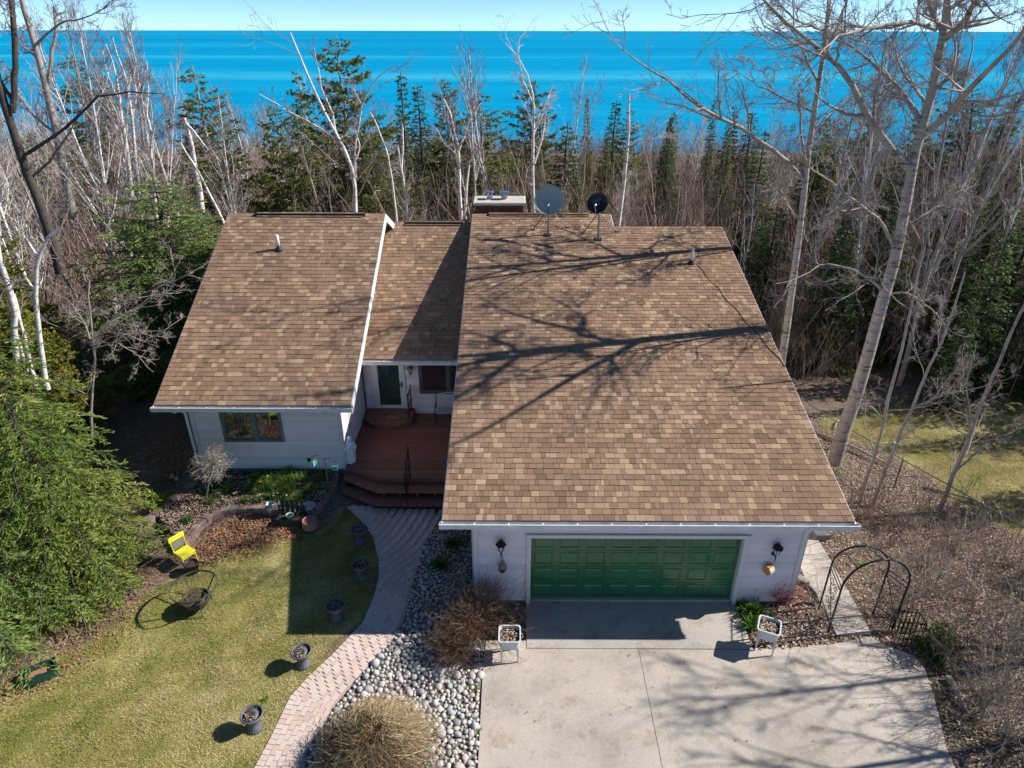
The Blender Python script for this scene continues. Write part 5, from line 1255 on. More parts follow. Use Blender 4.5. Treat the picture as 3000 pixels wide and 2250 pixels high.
def conifer(seed, h, rad, whorl=.28, per=7, droop=.35, tuft=.07, dens=1.0, mat='spruce_needles', trunk='dark_bark', bare=.06, shape=1.0, irregular=.12, upturn=.25, blet=.36, lift=0.0, r0=None, fat=1.0, flat=1.0, kd=.32, align=1.0):
    """trunk, boughs, branchlets, and needle tufts as small leaf-sized faces"""
    rg = np.random.default_rng(seed); nw = int(h*(1-bare)/whorl)
    H, A, LN = [], [], []
    for i in range(nw):
        z = h*bare+(h*(1-bare))*(i/nw); q = 1-i/nw
        n = max(3, int(per*(0.55+.45*q)))
        ir = 1+rg.normal(0, irregular*.6)
        for j in range(n):
            H.append(z+rg.uniform(-.4, .4)*whorl); A.append(2*math.pi*j/n+rg.uniform(-.4, .4)+i*1.7)
            LN.append(max(.12, rad*(q**shape*.93+.05)*ir*(1+rg.normal(0, irregular))))
    H, A, LN = map(np.array, (H, A, LN)); n = len(H); k = 6; s = np.linspace(0, 1, k)[None, :]
    q = 1-H/h
    ra = LN[:, None]*s; dz = LN[:, None]*((lift-.15*q[:, None])*s-droop*(.4+.9*q[:, None])*s**1.4+upturn*s**3)
    P = np.stack([ra*np.cos(A)[:, None], ra*np.sin(A)[:, None], H[:, None]+dz], 2)
    P[:, 1:] += rg.normal(0, .02, (n, k-1, 3))*LN[:, None, None]
    rb = np.clip(LN*.013, .006, .05)[:, None]*np.linspace(1, .3, k)[None, :]
    r0 = r0 or h*.013+.02
    tz = np.linspace(-.1, h, 8); TP = np.stack([np.zeros(8), np.zeros(8), tz], 1)[None]; TP[:, 1:-1, :2] += rg.normal(0, .012*h*.3, (1, 6, 2))
    wood = join([tubes_np(TP, (np.linspace(1, .12, 8)*r0)[None], 7), tubes_np(P, rb, 4)])
    # branchlets on both sides
    m = np.clip((LN/.13*dens).astype(int), 3, 70); M = int(m.max())
    t = rg.uniform(.18, 1.0, (n, M)); keep = np.arange(M)[None, :] < m[:, None]
    pos, d, _ = interp(P, rb, t); pos = pos[keep]; d = d[keep]; tt = t[keep]; LL = np.broadcast_to(LN[:, None], t.shape)[keep]; br = np.broadcast_to(np.arange(n)[:, None], t.shape)[keep]
    N = len(pos); upv = np.array([0, 0, 1.]); sd = np.cross(d, upv); sd /= np.linalg.norm(sd, axis=1, keepdims=True)+1e-9
    side = np.where(rg.uniform(size=N) < .5, -1, 1)[:, None]; an = np.radians(rg.normal(52, 14, N))[:, None]
    bd = d*np.cos(an)+sd*side*np.sin(an)+upv*rg.normal(-.12, .2*flat, N)[:, None]; bd /= np.linalg.norm(bd, axis=1, keepdims=True)
    bl = np.clip(LL*blet*(1.05-.55*tt)*rg.uniform(.6, 1.25, N), tuft*1.2, .75)
    # needle tufts along branchlets: triangles left, right and above
    K = np.clip((bl/(tuft*kd)).astype(int), 3, 26); KM = int(K.max())
    u = (np.arange(KM)[None, :]+rg.uniform(.1, .9, (N, KM)))/K[:, None]; kp = np.arange(KM)[None, :] < K[:, None]
    base = pos[:, None, :]+bd[:, None, :]*(bl[:, None]*u)[..., None]; base[..., 2] -= (.22*bl[:, None]*u**2)
    base = base[kp]; bdr = np.broadcast_to(bd[:, None, :], (N, KM, 3))[kp]; uu = u[kp]; bri = np.broadcast_to(br[:, None], (N, KM))[kp]
    Q = len(base); s2 = np.cross(bdr, upv); s2 /= np.linalg.norm(s2, axis=1, keepdims=True)+1e-9
    dirs = bdr*rg.uniform(.5, .95, Q)[:, None]+s2*rg.normal(0, .75*align, Q)[:, None]+upv*rg.normal(.08*flat, .35*flat, Q)[:, None]; dirs /= np.linalg.norm(dirs, axis=1, keepdims=True)
    wv = np.cross(dirs, rg.normal(0, 1, (Q, 3))); wv /= np.linalg.norm(wv, axis=1, keepdims=True)+1e-9
    ln = tuft*rg.uniform(.7, 1.4, Q)[:, None]; wd = tuft*fat*rg.uniform(.16, .32, Q)[:, None]
    v = np.stack([base-wv*wd*.5, base+dirs*ln*.55-wv*wd, base+dirs*ln, base+dirs*ln*.5+wv*wd], 1).reshape(-1, 3)
    f = np.arange(Q*4).reshape(-1, 4)
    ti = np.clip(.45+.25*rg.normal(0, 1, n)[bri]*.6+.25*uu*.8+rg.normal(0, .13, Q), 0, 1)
    mt = np_mesh('trunk', *wood); mc = np_mesh('crown', v, f, ti); mt.materials.append(MATS[trunk]); mc.materials.append(MATS[mat]); return mt, mc
def plant_tree(name, meshes, loc, rz, scl, label, cat, group, tilt=(0, 0)):
    t = thing(name, label, cat, loc, rz, group); t.scale = (scl,)*3 if isinstance(scl, (int, float)) else scl
    t.rotation_euler = (tilt[0], tilt[1], rz)
    for nm, me in zip(('trunk', 'crown'), meshes): o = bpy.data.objects.new(nm, me); C.objects.link(o); o.parent = t
    return t
# hero trees traced at their true distance: limbs given as pixel polylines in the plane where the tree stands
def hero(name, label, base, limbs, twig_seed, trunk, tw, cat='tree', sub=(7, 6, 5, 3), rmin=.008, group=None, up=.05, lens=(.34, .5, .5), spread=1.0, lf=.42):
    rg = np.random.default_rng(twig_seed); t = thing(name, label, cat, tuple(base), group=group); b = np.array(base); T = []; cr = []; LP, LR = [], []
    for pts, r_a, r_b, dy in limbs:
        W = [ony(u, v, base[1]+dy*spread*(i/(len(pts)-1))) for i, (u, v) in enumerate(pts)]; W = resample(W, 12); P = np.array([tuple(p) for p in W])[None]-b
        P[:, 1:-1] += rg.normal(0, .012, (1, 10, 3)); R = np.linspace(r_a, r_b, 12)[None]
        T.append(tubes_np(P, R, 10 if r_a > .1 else 7)); LP.append(P); LR.append(R)
    LP = np.concatenate(LP); LR = np.concatenate(LR); small = (LR[:, 0] < .16) & (LR[:, -1] < .033)
    A = sprout(rg, LP[small], LR[small], sub[0], .12, 1.0, 46, lens[0], lf, 7, up, .15, rmin*1.5, drop=.45, lmin=.5, lmax=2.8)
    Bq = sprout(rg, LP[~small], LR[~small], sub[0], .45, 1.0, 55, .10, .12, 7, up, .15, rmin*1.5, drop=.2, lmin=.4, lmax=2.5) if (~small).any() else (np.zeros((0, 7, 3)), np.zeros((0, 7)))
    A = (np.concatenate([A[0], Bq[0]]), np.concatenate([A[1], Bq[1]]))
    B2 = sprout(rg, *A, sub[1], .15, 1.0, 44, lens[1], .6, 5, up, .18, rmin, drop=.4, lmin=.2)
    C2 = sprout(rg, *B2, sub[2], .15, 1.0, 42, lens[2], .65, 4, up, .22, rmin*.7, drop=.35, lmin=.12)
    cr = [tubes_np(*A, 4), tubes_np(*B2, 3), tubes_np(*C2, 3)]
    if sub[3]: cr.append(tubes_np(*sprout(rg, *C2, sub[3], .2, 1.0, 40, .5, .7, 3, up, .3, rmin*.55, drop=.3, lmin=.08), 3))
    o = link('trunk', np_mesh('trunk', *join(T)), trunk, t, True); o2 = link('crown', np_mesh('crown', *join(cr)), tw, t); return t
r3 = lambda pts: pxs(2000, 0, 2.212, pts)
r6 = lambda pts: pxs(2000, 750, 2.212, pts)
b1_ = ony(2441, 1372, 18.86)
T1 = [([(2441,1372),(2470,1270),(2500,1180),(2560,980),(2610,800),(2640,680),(2660,540),(2685,430),(2715,330),(2745,200),(2764,100),(2775,20),(2790,-90),(2800,-200),(2815,-330)], .235, .06, 0),
      (r3([(1490,1110),(1370,990),(1250,820),(1170,700),(1110,560),(1050,470),(930,350),(820,270),(740,190),(650,120),(560,30),(500,-20),(430,-90)]), .11, .02, -1.8),
      (r3([(1590,850),(1750,720),(1830,610),(1900,540),(1990,440),(2110,330),(2212,190),(2300,40)]), .095, .03, -3.6),
      (r3([(1690,230),(1650,130),(1590,0),(1540,-150)]), .075, .02, 1.2), (r3([(1700,250),(1800,180),(1900,0),(1960,-160)]), .09, .03, -3.2), (r3([(1650,570),(1710,520),(1780,450)]), .05, .04, -0.2),
      (r3([(1540,790),(1450,640),(1390,560),(1260,450),(1160,350),(1050,270),(950,250),(860,200)]), .075, .015, 2.6),
      (r3([(1640,190),(1480,135),(1280,165),(1110,205),(1000,240),(930,300),(880,360)]), .06, .012, -3.8),
      (r3([(1380,1620),(1290,1440),(1180,1350),(1080,1280),(1000,1210),(920,1140),(840,1110),(780,1020)]), .055, .012, -1.6),
      (r6([(1300,230),(1200,130),(1080,75),(900,50),(820,110),(700,160),(600,180)]), .045, .01, -1.2), (r6([(1320,250),(1430,230),(1500,260),(1620,350),(1730,470)]), .03, .008, -0.6),
      (r3([(1470,1450),(1600,1370),(1750,1260),(1900,1200)]), .035, .01, 0.8), (r3([(1600,700),(1500,560),(1430,480),(1380,330),(1300,180)]), .05, .012, 2.8),
      (r3([(1730,60),(1900,-60),(2050,-200)]), .05, .02, -2.6)]
hero('poplar_tree', 'tall bare poplar with pale ringed trunk nearest the right side of the garage roof', (b1_.x, b1_.y, b1_.z), T1, 41, 'poplar_bark', 'twig_grey', sub=(12, 6, 4, 2), rmin=.009, lens=(.46, .5, .5), lf=.58)
b2_ = ony(2262, 1250, 23.05); b2y = 23.05; b2_.z = g1(b2_.x, b2y)
T2 = [([(2258,1270),(2275,1130),(2292,1040),(2316,885),(2334,750),(2357,565),(2366,452),(2384,339),(2398,262),(2411,203),(2420,90),(2430,0),(2440,-110),(2450,-230)], .165, .045, 0),
      ([(2352,524),(2289,457),(2235,420),(2181,380),(2113,348),(2045,312),(2000,276),(1958,235),(1895,199),(1836,158),(1778,108)], .085, .012, -1.0),
      ([(2420,158),(2450,90),(2482,0),(2510,-110)], .07, .02, .5), ([(2400,250),(2360,170),(2340,110),(2290,60),(2240,10)], .05, .012, .8), ([(2378,400),(2430,330),(2490,290),(2560,280)], .045, .01, .6),
      ([(2334,640),(2290,575),(2245,535)], .04, .012, -.4), ([(2360,480),(2348,407),(2341,271)], .045, .035, -.3), ([(2385,330),(2300,290),(2220,250),(2150,200)], .04, .01, 1.0), ([(2425,90),(2330,60),(2250,-30)], .05, .012, -.8), ([(2370,440),(2440,400),(2500,350)], .035, .01, -.6)]
hero('poplar_tree', 'tall bare poplar standing farther back behind the garage roof', (b2_.x, b2y, b2_.z), T2, 42, 'poplar_bark', 'twig_grey', sub=(11, 6, 4, 2), rmin=.01, spread=2.5, lens=(.44, .5, .5), lf=.55)
# leaning dark trunk and broken trunk at the far left
bl = (-15.6, 21.5, .6)
T3 = [([(178,800),(150,690),(100,560),(60,450),(20,320),(0,250),(-40,100)], .17, .09, 0), ([(35,330),(45,200),(40,90),(35,10),(40,-60)], .09, .07, .5), ([(60,460),(160,400),(230,340),(290,285),(360,270),(480,275)], .06, .012, -.6), ([(40,300),(-20,200),(-60,120)], .06, .02, .3), ([(90,520),(150,470),(210,380),(250,300)], .045, .012, .7)]
hero('bare_tree', 'dark leaning bare tree at the left margin above the spruces', bl, T3, 43, 'dark_bark', 'twig_purple', sub=(9, 5, 4, 1), rmin=.009)
T4 = [([(215,640),(190,520),(165,380),(130,240),(105,130),(75,50),(55,-40)], .19, .08, 0), ([(140,270),(150,160),(165,90),(160,20)], .08, .05, .6), ([(170,400),(100,340),(40,260),(0,210)], .06, .015, -.6), ([(120,180),(60,130),(20,60),(0,0)], .05, .012, .6), ([(105,130),(170,70),(260,50),(330,10)], .05, .01, -.4)]
hero('bare_tree', 'grey bare tree with a splintered broken trunk at the upper left', (-19.0, 27.5, .5), T4, 44, 'grey_bark', 'twig_purple', sub=(9, 5, 4, 1), rmin=.01)
T5 = [([(140,1140),(128,1080),(115,1000),(108,900),(105,830),(112,745),(135,700),(175,665)], .07, .035, 0), ([(108,860),(85,820),(30,825),(0,870)], .03, .01, .3), ([(110,750),(70,690),(40,660)], .03, .01, .3)]
hero('birch_tree', 'slender white birch rising out of the near spruce foliage', (-12.9, 15.2, .4), T5, 45, 'birch_bark', 'twig_purple', sub=(6, 4, 3, 0))
T6 = [([(50,1060),(40,980),(45,900),(20,830),(0,760),(-20,640)], .085, .05, 0), ([(40,960),(60,1020),(80,1090)], .05, .04, .1), ([(105,1130),(70,980),(40,860)], .05, .03, .4)]
hero('birch_tree', 'broken white birch trunks with splintered orange wood at the left edge', (-14.3, 15.8, .4), T6, 46, 'birch_bark', 'twig_purple', sub=(5, 4, 3, 0))
T7 = [([(268,1290),(270,1160),(278,1050),(272,1010),(262,900),(262,820)], .045, .02, 0), ([(272,1010),(300,960),(340,930),(420,900),(500,890)], .022, .006, -.4), ([(275,1020),(340,1000),(400,1040),(450,1090)], .02, .006, -.5), ([(270,1010),(250,950),(200,880)], .02, .006, .3), ([(275,1015),(320,940),(400,870),(520,820),(590,780)], .022, .005, .2), ([(272,1015),(330,985),(430,975),(510,960)], .018, .005, -.2)]
hero('bare_sapling', 'dark spreading bare sapling in the shade left of the wing roof', (-11.6, 16.6, .5), T7, 47, 'grey_bark', 'twig_grey', sub=(8, 5, 4, 2), rmin=.006)
# two thin saplings by the wire fence
T8 = [(r6([(1150,1600),(1190,1450),(1240,1290),(1300,1080),(1350,850),(1420,600),(1480,330),(1530,80),(1570,-60)]), .06, .02, 0), (r6([(1300,1060),(1240,1000),(1170,900)]), .025, .008, -.3), (r6([(1240,1290),(1380,1210),(1440,1120)]), .025, .01, .3)]
bs = G(2520, 1473); hero('bare_sapling', 'thin bare sapling by the fence nearest the poplar trunk', (bs.x, bs.y, bs.z), T8, 48, 'grey_bark', 'twig_grey', sub=(8, 5, 4, 2), rmin=.006)
T9 = [(r6([(1230,1620),(1290,1460),(1350,1300),(1440,1090),(1480,1000),(1560,800),(1680,560),(1760,330),(1830,100)]), .065, .02, 0), (r6([(1480,990),(1620,930),(1750,760),(1850,620)]), .035, .01, .4), (r6([(1490,980),(1700,900),(1900,860),(2100,800)]), .03, .008, -.3)]
bs = G(2556, 1482); hero('bare_sapling', 'forked bare sapling leaning right across the wire fence', (bs.x, bs.y, bs.z), T9, 49, 'grey_bark', 'twig_grey', sub=(8, 5, 4, 2), rmin=.006)
T10 = [([(2750,1500),(2800,1380),(2850,1250),(2900,1120),(2960,980),(3020,860)], .07, .03, 0), ([(2800,1380),(2900,1290),(3000,1250)], .03, .01, .3), ([(2850,1250),(2830,1130),(2860,1000)], .03, .01, -.3)]
bs = G(2752, 1500); hero('bare_sapling', 'bare grey sapling standing on the side lawn edge', (bs.x, bs.y, bs.z), T10, 50, 'grey_bark', 'twig_grey', sub=(8, 5, 4, 2), rmin=.006)
T11 = [(r3([(1720,1540),(1740,1400),(1790,1200),(1830,1050),(1870,800),(1880,650)]), .13, .05, 0), (r3([(1740,1560),(1830,1380),(1950,1130),(2060,880),(2150,700),(2230,560)]), .14, .06, .5), (r3([(1860,1580),(1980,1440),(2100,1290),(2230,1150)]), .10, .05, -.3), (r3([(1830,1050),(1780,900),(1840,780),(1830,640)]), .08, .03, .6)]
bs = G(2776, 725); hero('bare_tree', 'clump of dark bare trunks in the right wood behind the poplar', (bs.x*.72, bs.y*.72, .6), [(a, b*.8, c*.8, d) for a, b, c, d in T11], 51, 'dark_bark', 'twig_grey', sub=(9, 5, 4, 1), rmin=.01)
# leaning white birches behind the house
for k, (lmb, y, lab) in enumerate((
    ([([(1043,650),(1040,560),(1030,490),(1000,420),(960,350),(910,240),(880,170),(850,95)], .13, .03, 0), ([(1000,420),(940,375),(870,340),(820,310),(760,275)], .06, .015, -.5), ([(985,400),(975,330),(945,270),(930,190),(920,140)], .06, .015, .5), ([(1035,540),(1040,470),(1055,430),(1040,380)], .05, .03, .3)], 33, 'forked white birch leaning left behind the ridge of the left wing'),
    ([([(1035,640),(1040,520),(1035,440),(1050,380),(1060,310),(1090,240),(1120,215),(1150,195)], .10, .02, 0), ([(1060,310),(1045,280),(1030,250)], .04, .015, .3)], 34.5, 'white birch with a bare hooked top behind the left wing'),
    ([([(1160,620),(1150,540),(1135,450),(1110,380),(1090,340),(1085,330)], .07, .035, 0), ([(1145,500),(1122,498)], .03, .02, .1)], 33.5, 'thin white birch snag between wing roof and chimney'),
    ([([(1190,600),(1180,520),(1170,470),(1165,430)], .08, .05, 0), ([(1176,520),(1180,420),(1178,365)], .06, .05, .2)], 35, 'broken white birch stub behind the entry roof'),
    ([([(1358,700),(1350,620),(1345,520),(1345,440),(1330,380),(1320,330),(1300,290)], .12, .03, 0), ([(1345,440),(1380,340),(1410,300)], .05, .015, .4), ([(1362,640),(1365,560),(1375,480),(1400,420)], .08, .02, .5), ([(1345,460),(1300,420),(1280,380)], .04, .012, -.4)], 31, 'white birch clump left of the chimney'),
    ([([(1565,640),(1560,520),(1562,420),(1565,330),(1560,260),(1545,220),(1510,150),(1480,125)], .12, .02, 0), ([(1562,400),(1600,300),(1620,250)], .06, .015, .5), ([(1560,300),(1530,230),(1520,160)], .05, .015, -.4), ([(1565,480),(1590,400),(1600,330)], .06, .02, .6)], 36, 'tall pale birch standing behind the grey dish'),
    ([([(1810,680),(1825,560),(1838,440),(1842,380),(1843,275)], .09, .045, 0), ([(1840,430),(1870,410),(1920,408),(1990,390)], .05, .012, -.5)], 31, 'pale snag with one horizontal limb right of the dishes'),
    ([([(380,520),(370,430),(355,340),(345,250),(330,180),(310,130)], .11, .02, 0), ([(350,300),(320,230),(300,150)], .05, .015, .4), ([(365,400),(340,330),(320,290)], .05, .02, -.3)], 30, 'tall white birch in the left wood'),
    ([([(400,510),(392,420),(385,330),(370,230),(345,160),(330,110)], .10, .02, 0), ([(388,350),(400,270),(390,200)], .05, .015, .4)], 31.5, 'second white birch of the clump in the left wood'),
    ([([(450,505),(440,440),(450,370),(480,330),(510,300)], .09, .02, 0), ([(445,400),(430,330),(435,260),(430,180)], .06, .015, .5)], 32, 'white birch with an arching limb in the left wood'),
    ([([(585,560),(570,480),(560,420),(545,370),(540,345)], .13, .06, 0), ([(545,360),(580,400),(610,440)], .05, .02, -.3), ([(540,350),(500,370),(470,390)], .05, .02, .3)], 28, 'rotten pale birch stump with drooping broken limbs'),
    ([([(660,660),(620,580),(590,520),(560,470),(530,420)], .07, .03, 0)], 27, 'thin white birch leaning left beside the wing roof'))):
    p = lmb[0][0][0]; bpt = ony(p[0], p[1], y); zb = g1(bpt.x, y)
    first = list(lmb[0]); gp = ony(p[0], p[1]+12, y); first[0] = [(p[0]+6, p[1]+60)]+first[0]; lm2 = [tuple(first)]+lmb[1:]
    hero('birch_tree', lab, (bpt.x, y, zb), lm2, 60+k, 'birch_bark', 'twig_white' if k in (5, 6) else 'twig_purple', sub=(8, 5, 4, 1) if k != 3 else (3, 2, 2, 0), rmin=.009, up=.08)
# ================================================================== the wood
BV = [bare_tree(100, 11, .11, 1, (.05, 0), limbs=16, trunk='grey_bark', tw='twig_grey', lv=3, twig=1.2), bare_tree(101, 10, .10, 2, (0, 0), .18, limbs=13, trunk='grey_bark', tw='twig_purple', lv=3, twig=1.2),
      bare_tree(102, 9, .08, 1, (-.08, 0), limbs=16, trunk='red_brown_bark', tw='twig_brown', lv=3, twig=1.3), bare_tree(103, 10, .09, 3, (0, 0), .2, limbs=11, trunk='grey_bark', tw='twig_grey', lv=3, twig=1.2),
      bare_tree(104, 8, .07, 2, (.1, 0), .22, limbs=13, trunk='dark_bark', tw='twig_purple', lv=3, twig=1.4)]
WB = [bare_tree(110, 11, .11, 1, (-.1, 0), limbs=15, limb_t0=.35, trunk='birch_bark', tw='twig_white', ang=34, up=.14, lv=3, twig=1.2), bare_tree(111, 10, .10, 2, (.05, 0), .2, limbs=12, trunk='birch_bark', tw='twig_purple', ang=36, up=.12, lv=3, twig=1.2),
      bare_tree(112, 10, .09, 3, (0, 0), .22, limbs=10, trunk='birch_bark', tw='twig_white', ang=35, up=.13, lv=3), bare_tree(113, 9, .08, 1, (.16, 0), limbs=14, trunk='birch_bark', tw='twig_white', ang=38, lv=3, twig=1.3)]
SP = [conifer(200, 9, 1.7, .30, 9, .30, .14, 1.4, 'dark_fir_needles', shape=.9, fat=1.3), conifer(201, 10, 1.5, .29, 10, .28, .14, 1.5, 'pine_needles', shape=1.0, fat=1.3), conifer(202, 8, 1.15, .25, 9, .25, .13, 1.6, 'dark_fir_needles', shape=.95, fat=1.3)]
PN = [conifer(210, 12, 2.6, .45, 8, -.02, .17, 1.8, 'pine_needles', 'grey_bark', bare=.2, shape=.62, irregular=.34, upturn=.22, blet=.30, fat=1.2), conifer(211, 11, 2.1, .44, 8, 0.0, .17, 1.8, 'pine_needles', 'grey_bark', bare=.15, shape=.6, irregular=.38, upturn=.25, blet=.30, fat=1.2)]
CD = [conifer(220, 7, 1.7, .24, 12, -.1, .12, 1.7, 'cedar_needles', 'red_brown_bark', bare=.02, shape=.7, irregular=.2, upturn=.35, blet=.42, fat=1.5)]
wr = random.Random(77)
def clear_of_house(x, y):
    if -11.5 < x < 8.6 and 9 < y < 31.5: return False
    return True
WDT = (1.0, .8, 1.35, .95, 1.2, .75, 1.5)
# conifers whose tops can be picked out against the lake: (u, v of the top, distance, kind)
for k, (u, v, y, kind, lab) in enumerate((
    (985, 100, 42, 'p0', 'big dark white pine rising above the left wing ridge'), (860, 200, 46, 'p1', 'tall loose pine left of the leaning birch'), (570, 190, 40, 'p1', 'thin lone pine against the lake at the upper left'),
    (1175, 212, 52, 's2', 'pointed dark spruce rising against the lake left of the chimney'), (1228, 242, 58, 's2', 'smaller pointed spruce next to the dark spruce by the lake'), (1312, 222, 50, 'p0', 'olive pine behind the birch clump at the chimney'),
    (1420, 262, 47, 'p1', 'broad pine behind the pale birches in the middle'), (1565, 225, 55, 'p0', 'dark pine crown behind the tall pale birch'), (1735, 283, 60, 's1', 'green spruce against the lake above the black dish'), (1800, 295, 63, 's2', 'narrow spruce against the lake right of the green one'),
    (1852, 312, 58, 'p1', 'layered pine against the lake above the right roof'), (1962, 325, 60, 's1', 'spruce behind the long poplar branch'), (2095, 285, 62, 's2', 'spire shaped spruce standing alone before the lake'), (2218, 325, 66, 's2', 'last slim spruce at the beach'),
    (2150, 370, 50, 's1', 'full spruce below the two lake side spires'), (2560, 300, 46, 'p0', 'spreading pine between the two poplars'), (2480, 345, 42, 'p1', 'dark pine behind the far poplar crown'), (2720, 290, 48, 'p1', 'dark pine behind the near poplar crown'), (2850, 250, 44, 'p0', 'tall pine at the right behind the poplar'), (2960, 270, 40, 'p1', 'dark pine at the right margin'),
    (1660, 360, 44, 's0', 'dark spruce in shade behind the grey dish'), (1080, 330, 38, 'p1', 'olive pine behind the broken birch'), (790, 300, 37, 'p0', 'wide olive pine behind the left wing ridge'), (240, 150, 44, 'p1', 'dim pine among the birches at the upper left'), (300, 215, 50, 's1', 'dim spruce among the left birches'))):
    p = ony(u, v, y); zb = g1(p.x, y); h = p.z-zb
    M, hh = {'p0': (PN[0], 12), 'p1': (PN[1], 11), 's0': (SP[0], 9), 's1': (SP[1], 10), 's2': (SP[2], 8)}[kind]
    plant_tree('pine_tree' if kind[0] == 'p' else 'spruce_tree', M, (p.x, y, zb), wr.uniform(0, 6), (h/hh*WDT[k % 7], h/hh*WDT[k % 7], h/hh), lab, 'tree', 'evergreens above the wood', (.03*math.sin(k*2.1), .04*math.sin(k*1.3)))
# evergreens inside the wood
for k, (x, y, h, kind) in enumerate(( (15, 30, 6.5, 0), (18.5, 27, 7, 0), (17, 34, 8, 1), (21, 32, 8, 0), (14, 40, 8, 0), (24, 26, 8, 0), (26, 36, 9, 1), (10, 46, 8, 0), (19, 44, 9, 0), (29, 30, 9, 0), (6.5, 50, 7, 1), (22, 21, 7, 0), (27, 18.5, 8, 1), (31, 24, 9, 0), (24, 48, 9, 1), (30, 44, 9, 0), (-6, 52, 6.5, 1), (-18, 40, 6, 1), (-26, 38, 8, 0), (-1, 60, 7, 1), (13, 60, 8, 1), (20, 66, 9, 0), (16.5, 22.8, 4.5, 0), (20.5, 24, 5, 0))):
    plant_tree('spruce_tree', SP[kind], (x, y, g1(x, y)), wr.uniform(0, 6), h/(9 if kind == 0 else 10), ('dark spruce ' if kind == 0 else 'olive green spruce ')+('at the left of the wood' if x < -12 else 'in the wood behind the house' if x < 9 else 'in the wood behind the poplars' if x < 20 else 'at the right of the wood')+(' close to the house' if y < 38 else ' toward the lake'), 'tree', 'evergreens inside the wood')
fr = random.Random(12)
for k in range(12):
    y = fr.uniform(62, 114); x = fr.uniform(-.8*y, .8*y); kind = fr.choice((0, 1, 2, 3)); z = g1(x, y)
    hmax = 12.35-y*(.175 if abs(x-22) > 7 else .20)-z; h = min(fr.uniform(5, 9.5), max(3, hmax*fr.uniform(.75, 1)))
    M, hh = ((SP[0], 9), (SP[1], 10), (SP[2], 8), (PN[1], 11))[kind]
    plant_tree('pine_tree' if kind == 3 else 'spruce_tree', M, (x, y, z), fr.uniform(0, 6), h/hh, 'far evergreen in the belt of wood along the lake shore', 'tree', 'far evergreens along the shore')
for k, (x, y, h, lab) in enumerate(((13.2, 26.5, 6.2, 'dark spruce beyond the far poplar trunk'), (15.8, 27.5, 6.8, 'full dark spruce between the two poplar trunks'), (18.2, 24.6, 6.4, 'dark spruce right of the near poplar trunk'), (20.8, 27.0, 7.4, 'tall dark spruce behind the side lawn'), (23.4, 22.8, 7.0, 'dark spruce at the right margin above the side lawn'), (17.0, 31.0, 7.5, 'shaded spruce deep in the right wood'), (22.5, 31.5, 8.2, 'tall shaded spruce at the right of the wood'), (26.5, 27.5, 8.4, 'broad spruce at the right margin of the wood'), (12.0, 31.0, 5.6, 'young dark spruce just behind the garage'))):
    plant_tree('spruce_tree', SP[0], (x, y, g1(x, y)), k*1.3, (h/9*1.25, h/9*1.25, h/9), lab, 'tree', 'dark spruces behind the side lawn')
# bare trees: as many as the picture lets one tell apart
n = 0; taken = []
def far_enough(x, y, d):
    return all((x-a)**2+(y-b)**2 > d*d for a, b in taken)
while n < 290:
    y = 30+80*wr.random()**1.15; half = .80*y+4; x = wr.uniform(-half, half)
    if wr.random() < .25: y = wr.uniform(17, 32); x = wr.choice((-1, 1))*wr.uniform(13.5, 27)
    if x < -10 and y < 22: continue
    if not clear_of_house(x, y) or not far_enough(x, y, 1.0): continue
    if 9 < x < 24 and y < 24.5: continue
    taken.append((x, y)); birch = wr.random() < (.30 if x < 2 else .22)
    M = wr.choice(WB if birch else BV); hh = 10
    # crowns stay about as tall as the trees against the lake in the photograph
    hmax = {True: 9.5, False: 8.5}[birch]; s = wr.uniform(.62, 1.0)*hmax/10*(1.12 if x < -9 else 1.0)*(.9 if 2 < x < 12 else 1)
    z = g1(x, y); top_lim = (12.35-y*.185-z)/10.5 if -9 < x < 14 else (12.35-y*.06-z)/10.5
    s = min(s, max(.45, top_lim))
    q = x/y; zone = 0 if q < -.52 else 1 if q < -.30 else 2 if q < -.10 else 3 if q < .10 else 4 if q < .30 else 5 if q < .52 else 6
    where = ('at the left margin of the wood', 'in the wood left of the wing roof', 'in the wood behind the wing roof', 'in the wood behind the chimney', 'in the wood behind the garage roof', 'in the wood behind the poplars', 'at the right margin of the wood')[zone]
    depth = 'near' if y < 42 else 'mid-distance' if y < 70 else 'far'
    plant_tree('birch_tree' if birch else 'bare_tree', M, (x, y, z), wr.uniform(0, 6.3), (s, s, s), depth+(' '+['white birch with one stem', 'white birch with two stems', 'white birch clump of three stems', 'slanting white birch'][WB.index(M)] if birch else ' '+['bare grey tree', 'twin stemmed bare tree', 'reddish brown bare tree', 'grey bare tree of three stems', 'dark twin stemmed bare tree'][BV.index(M)])+' '+where, 'tree', ('birches ' if birch else 'bare trees ')+where, (wr.uniform(-.07, .07), wr.uniform(-.09, .09))); n += 1
TL = [bare_tree(130, 13, .13, 1, (.05, 0), limbs=20, limb_t0=.3, trunk='grey_bark', tw='twig_purple', ang=38, up=.13, lv=3, twig=1.4, rmin=.009), bare_tree(131, 13, .12, 2, (0, 0), .14, limbs=16, limb_t0=.3, trunk='birch_bark', tw='twig_purple', ang=34, up=.15, lv=3, twig=1.4, rmin=.009)]
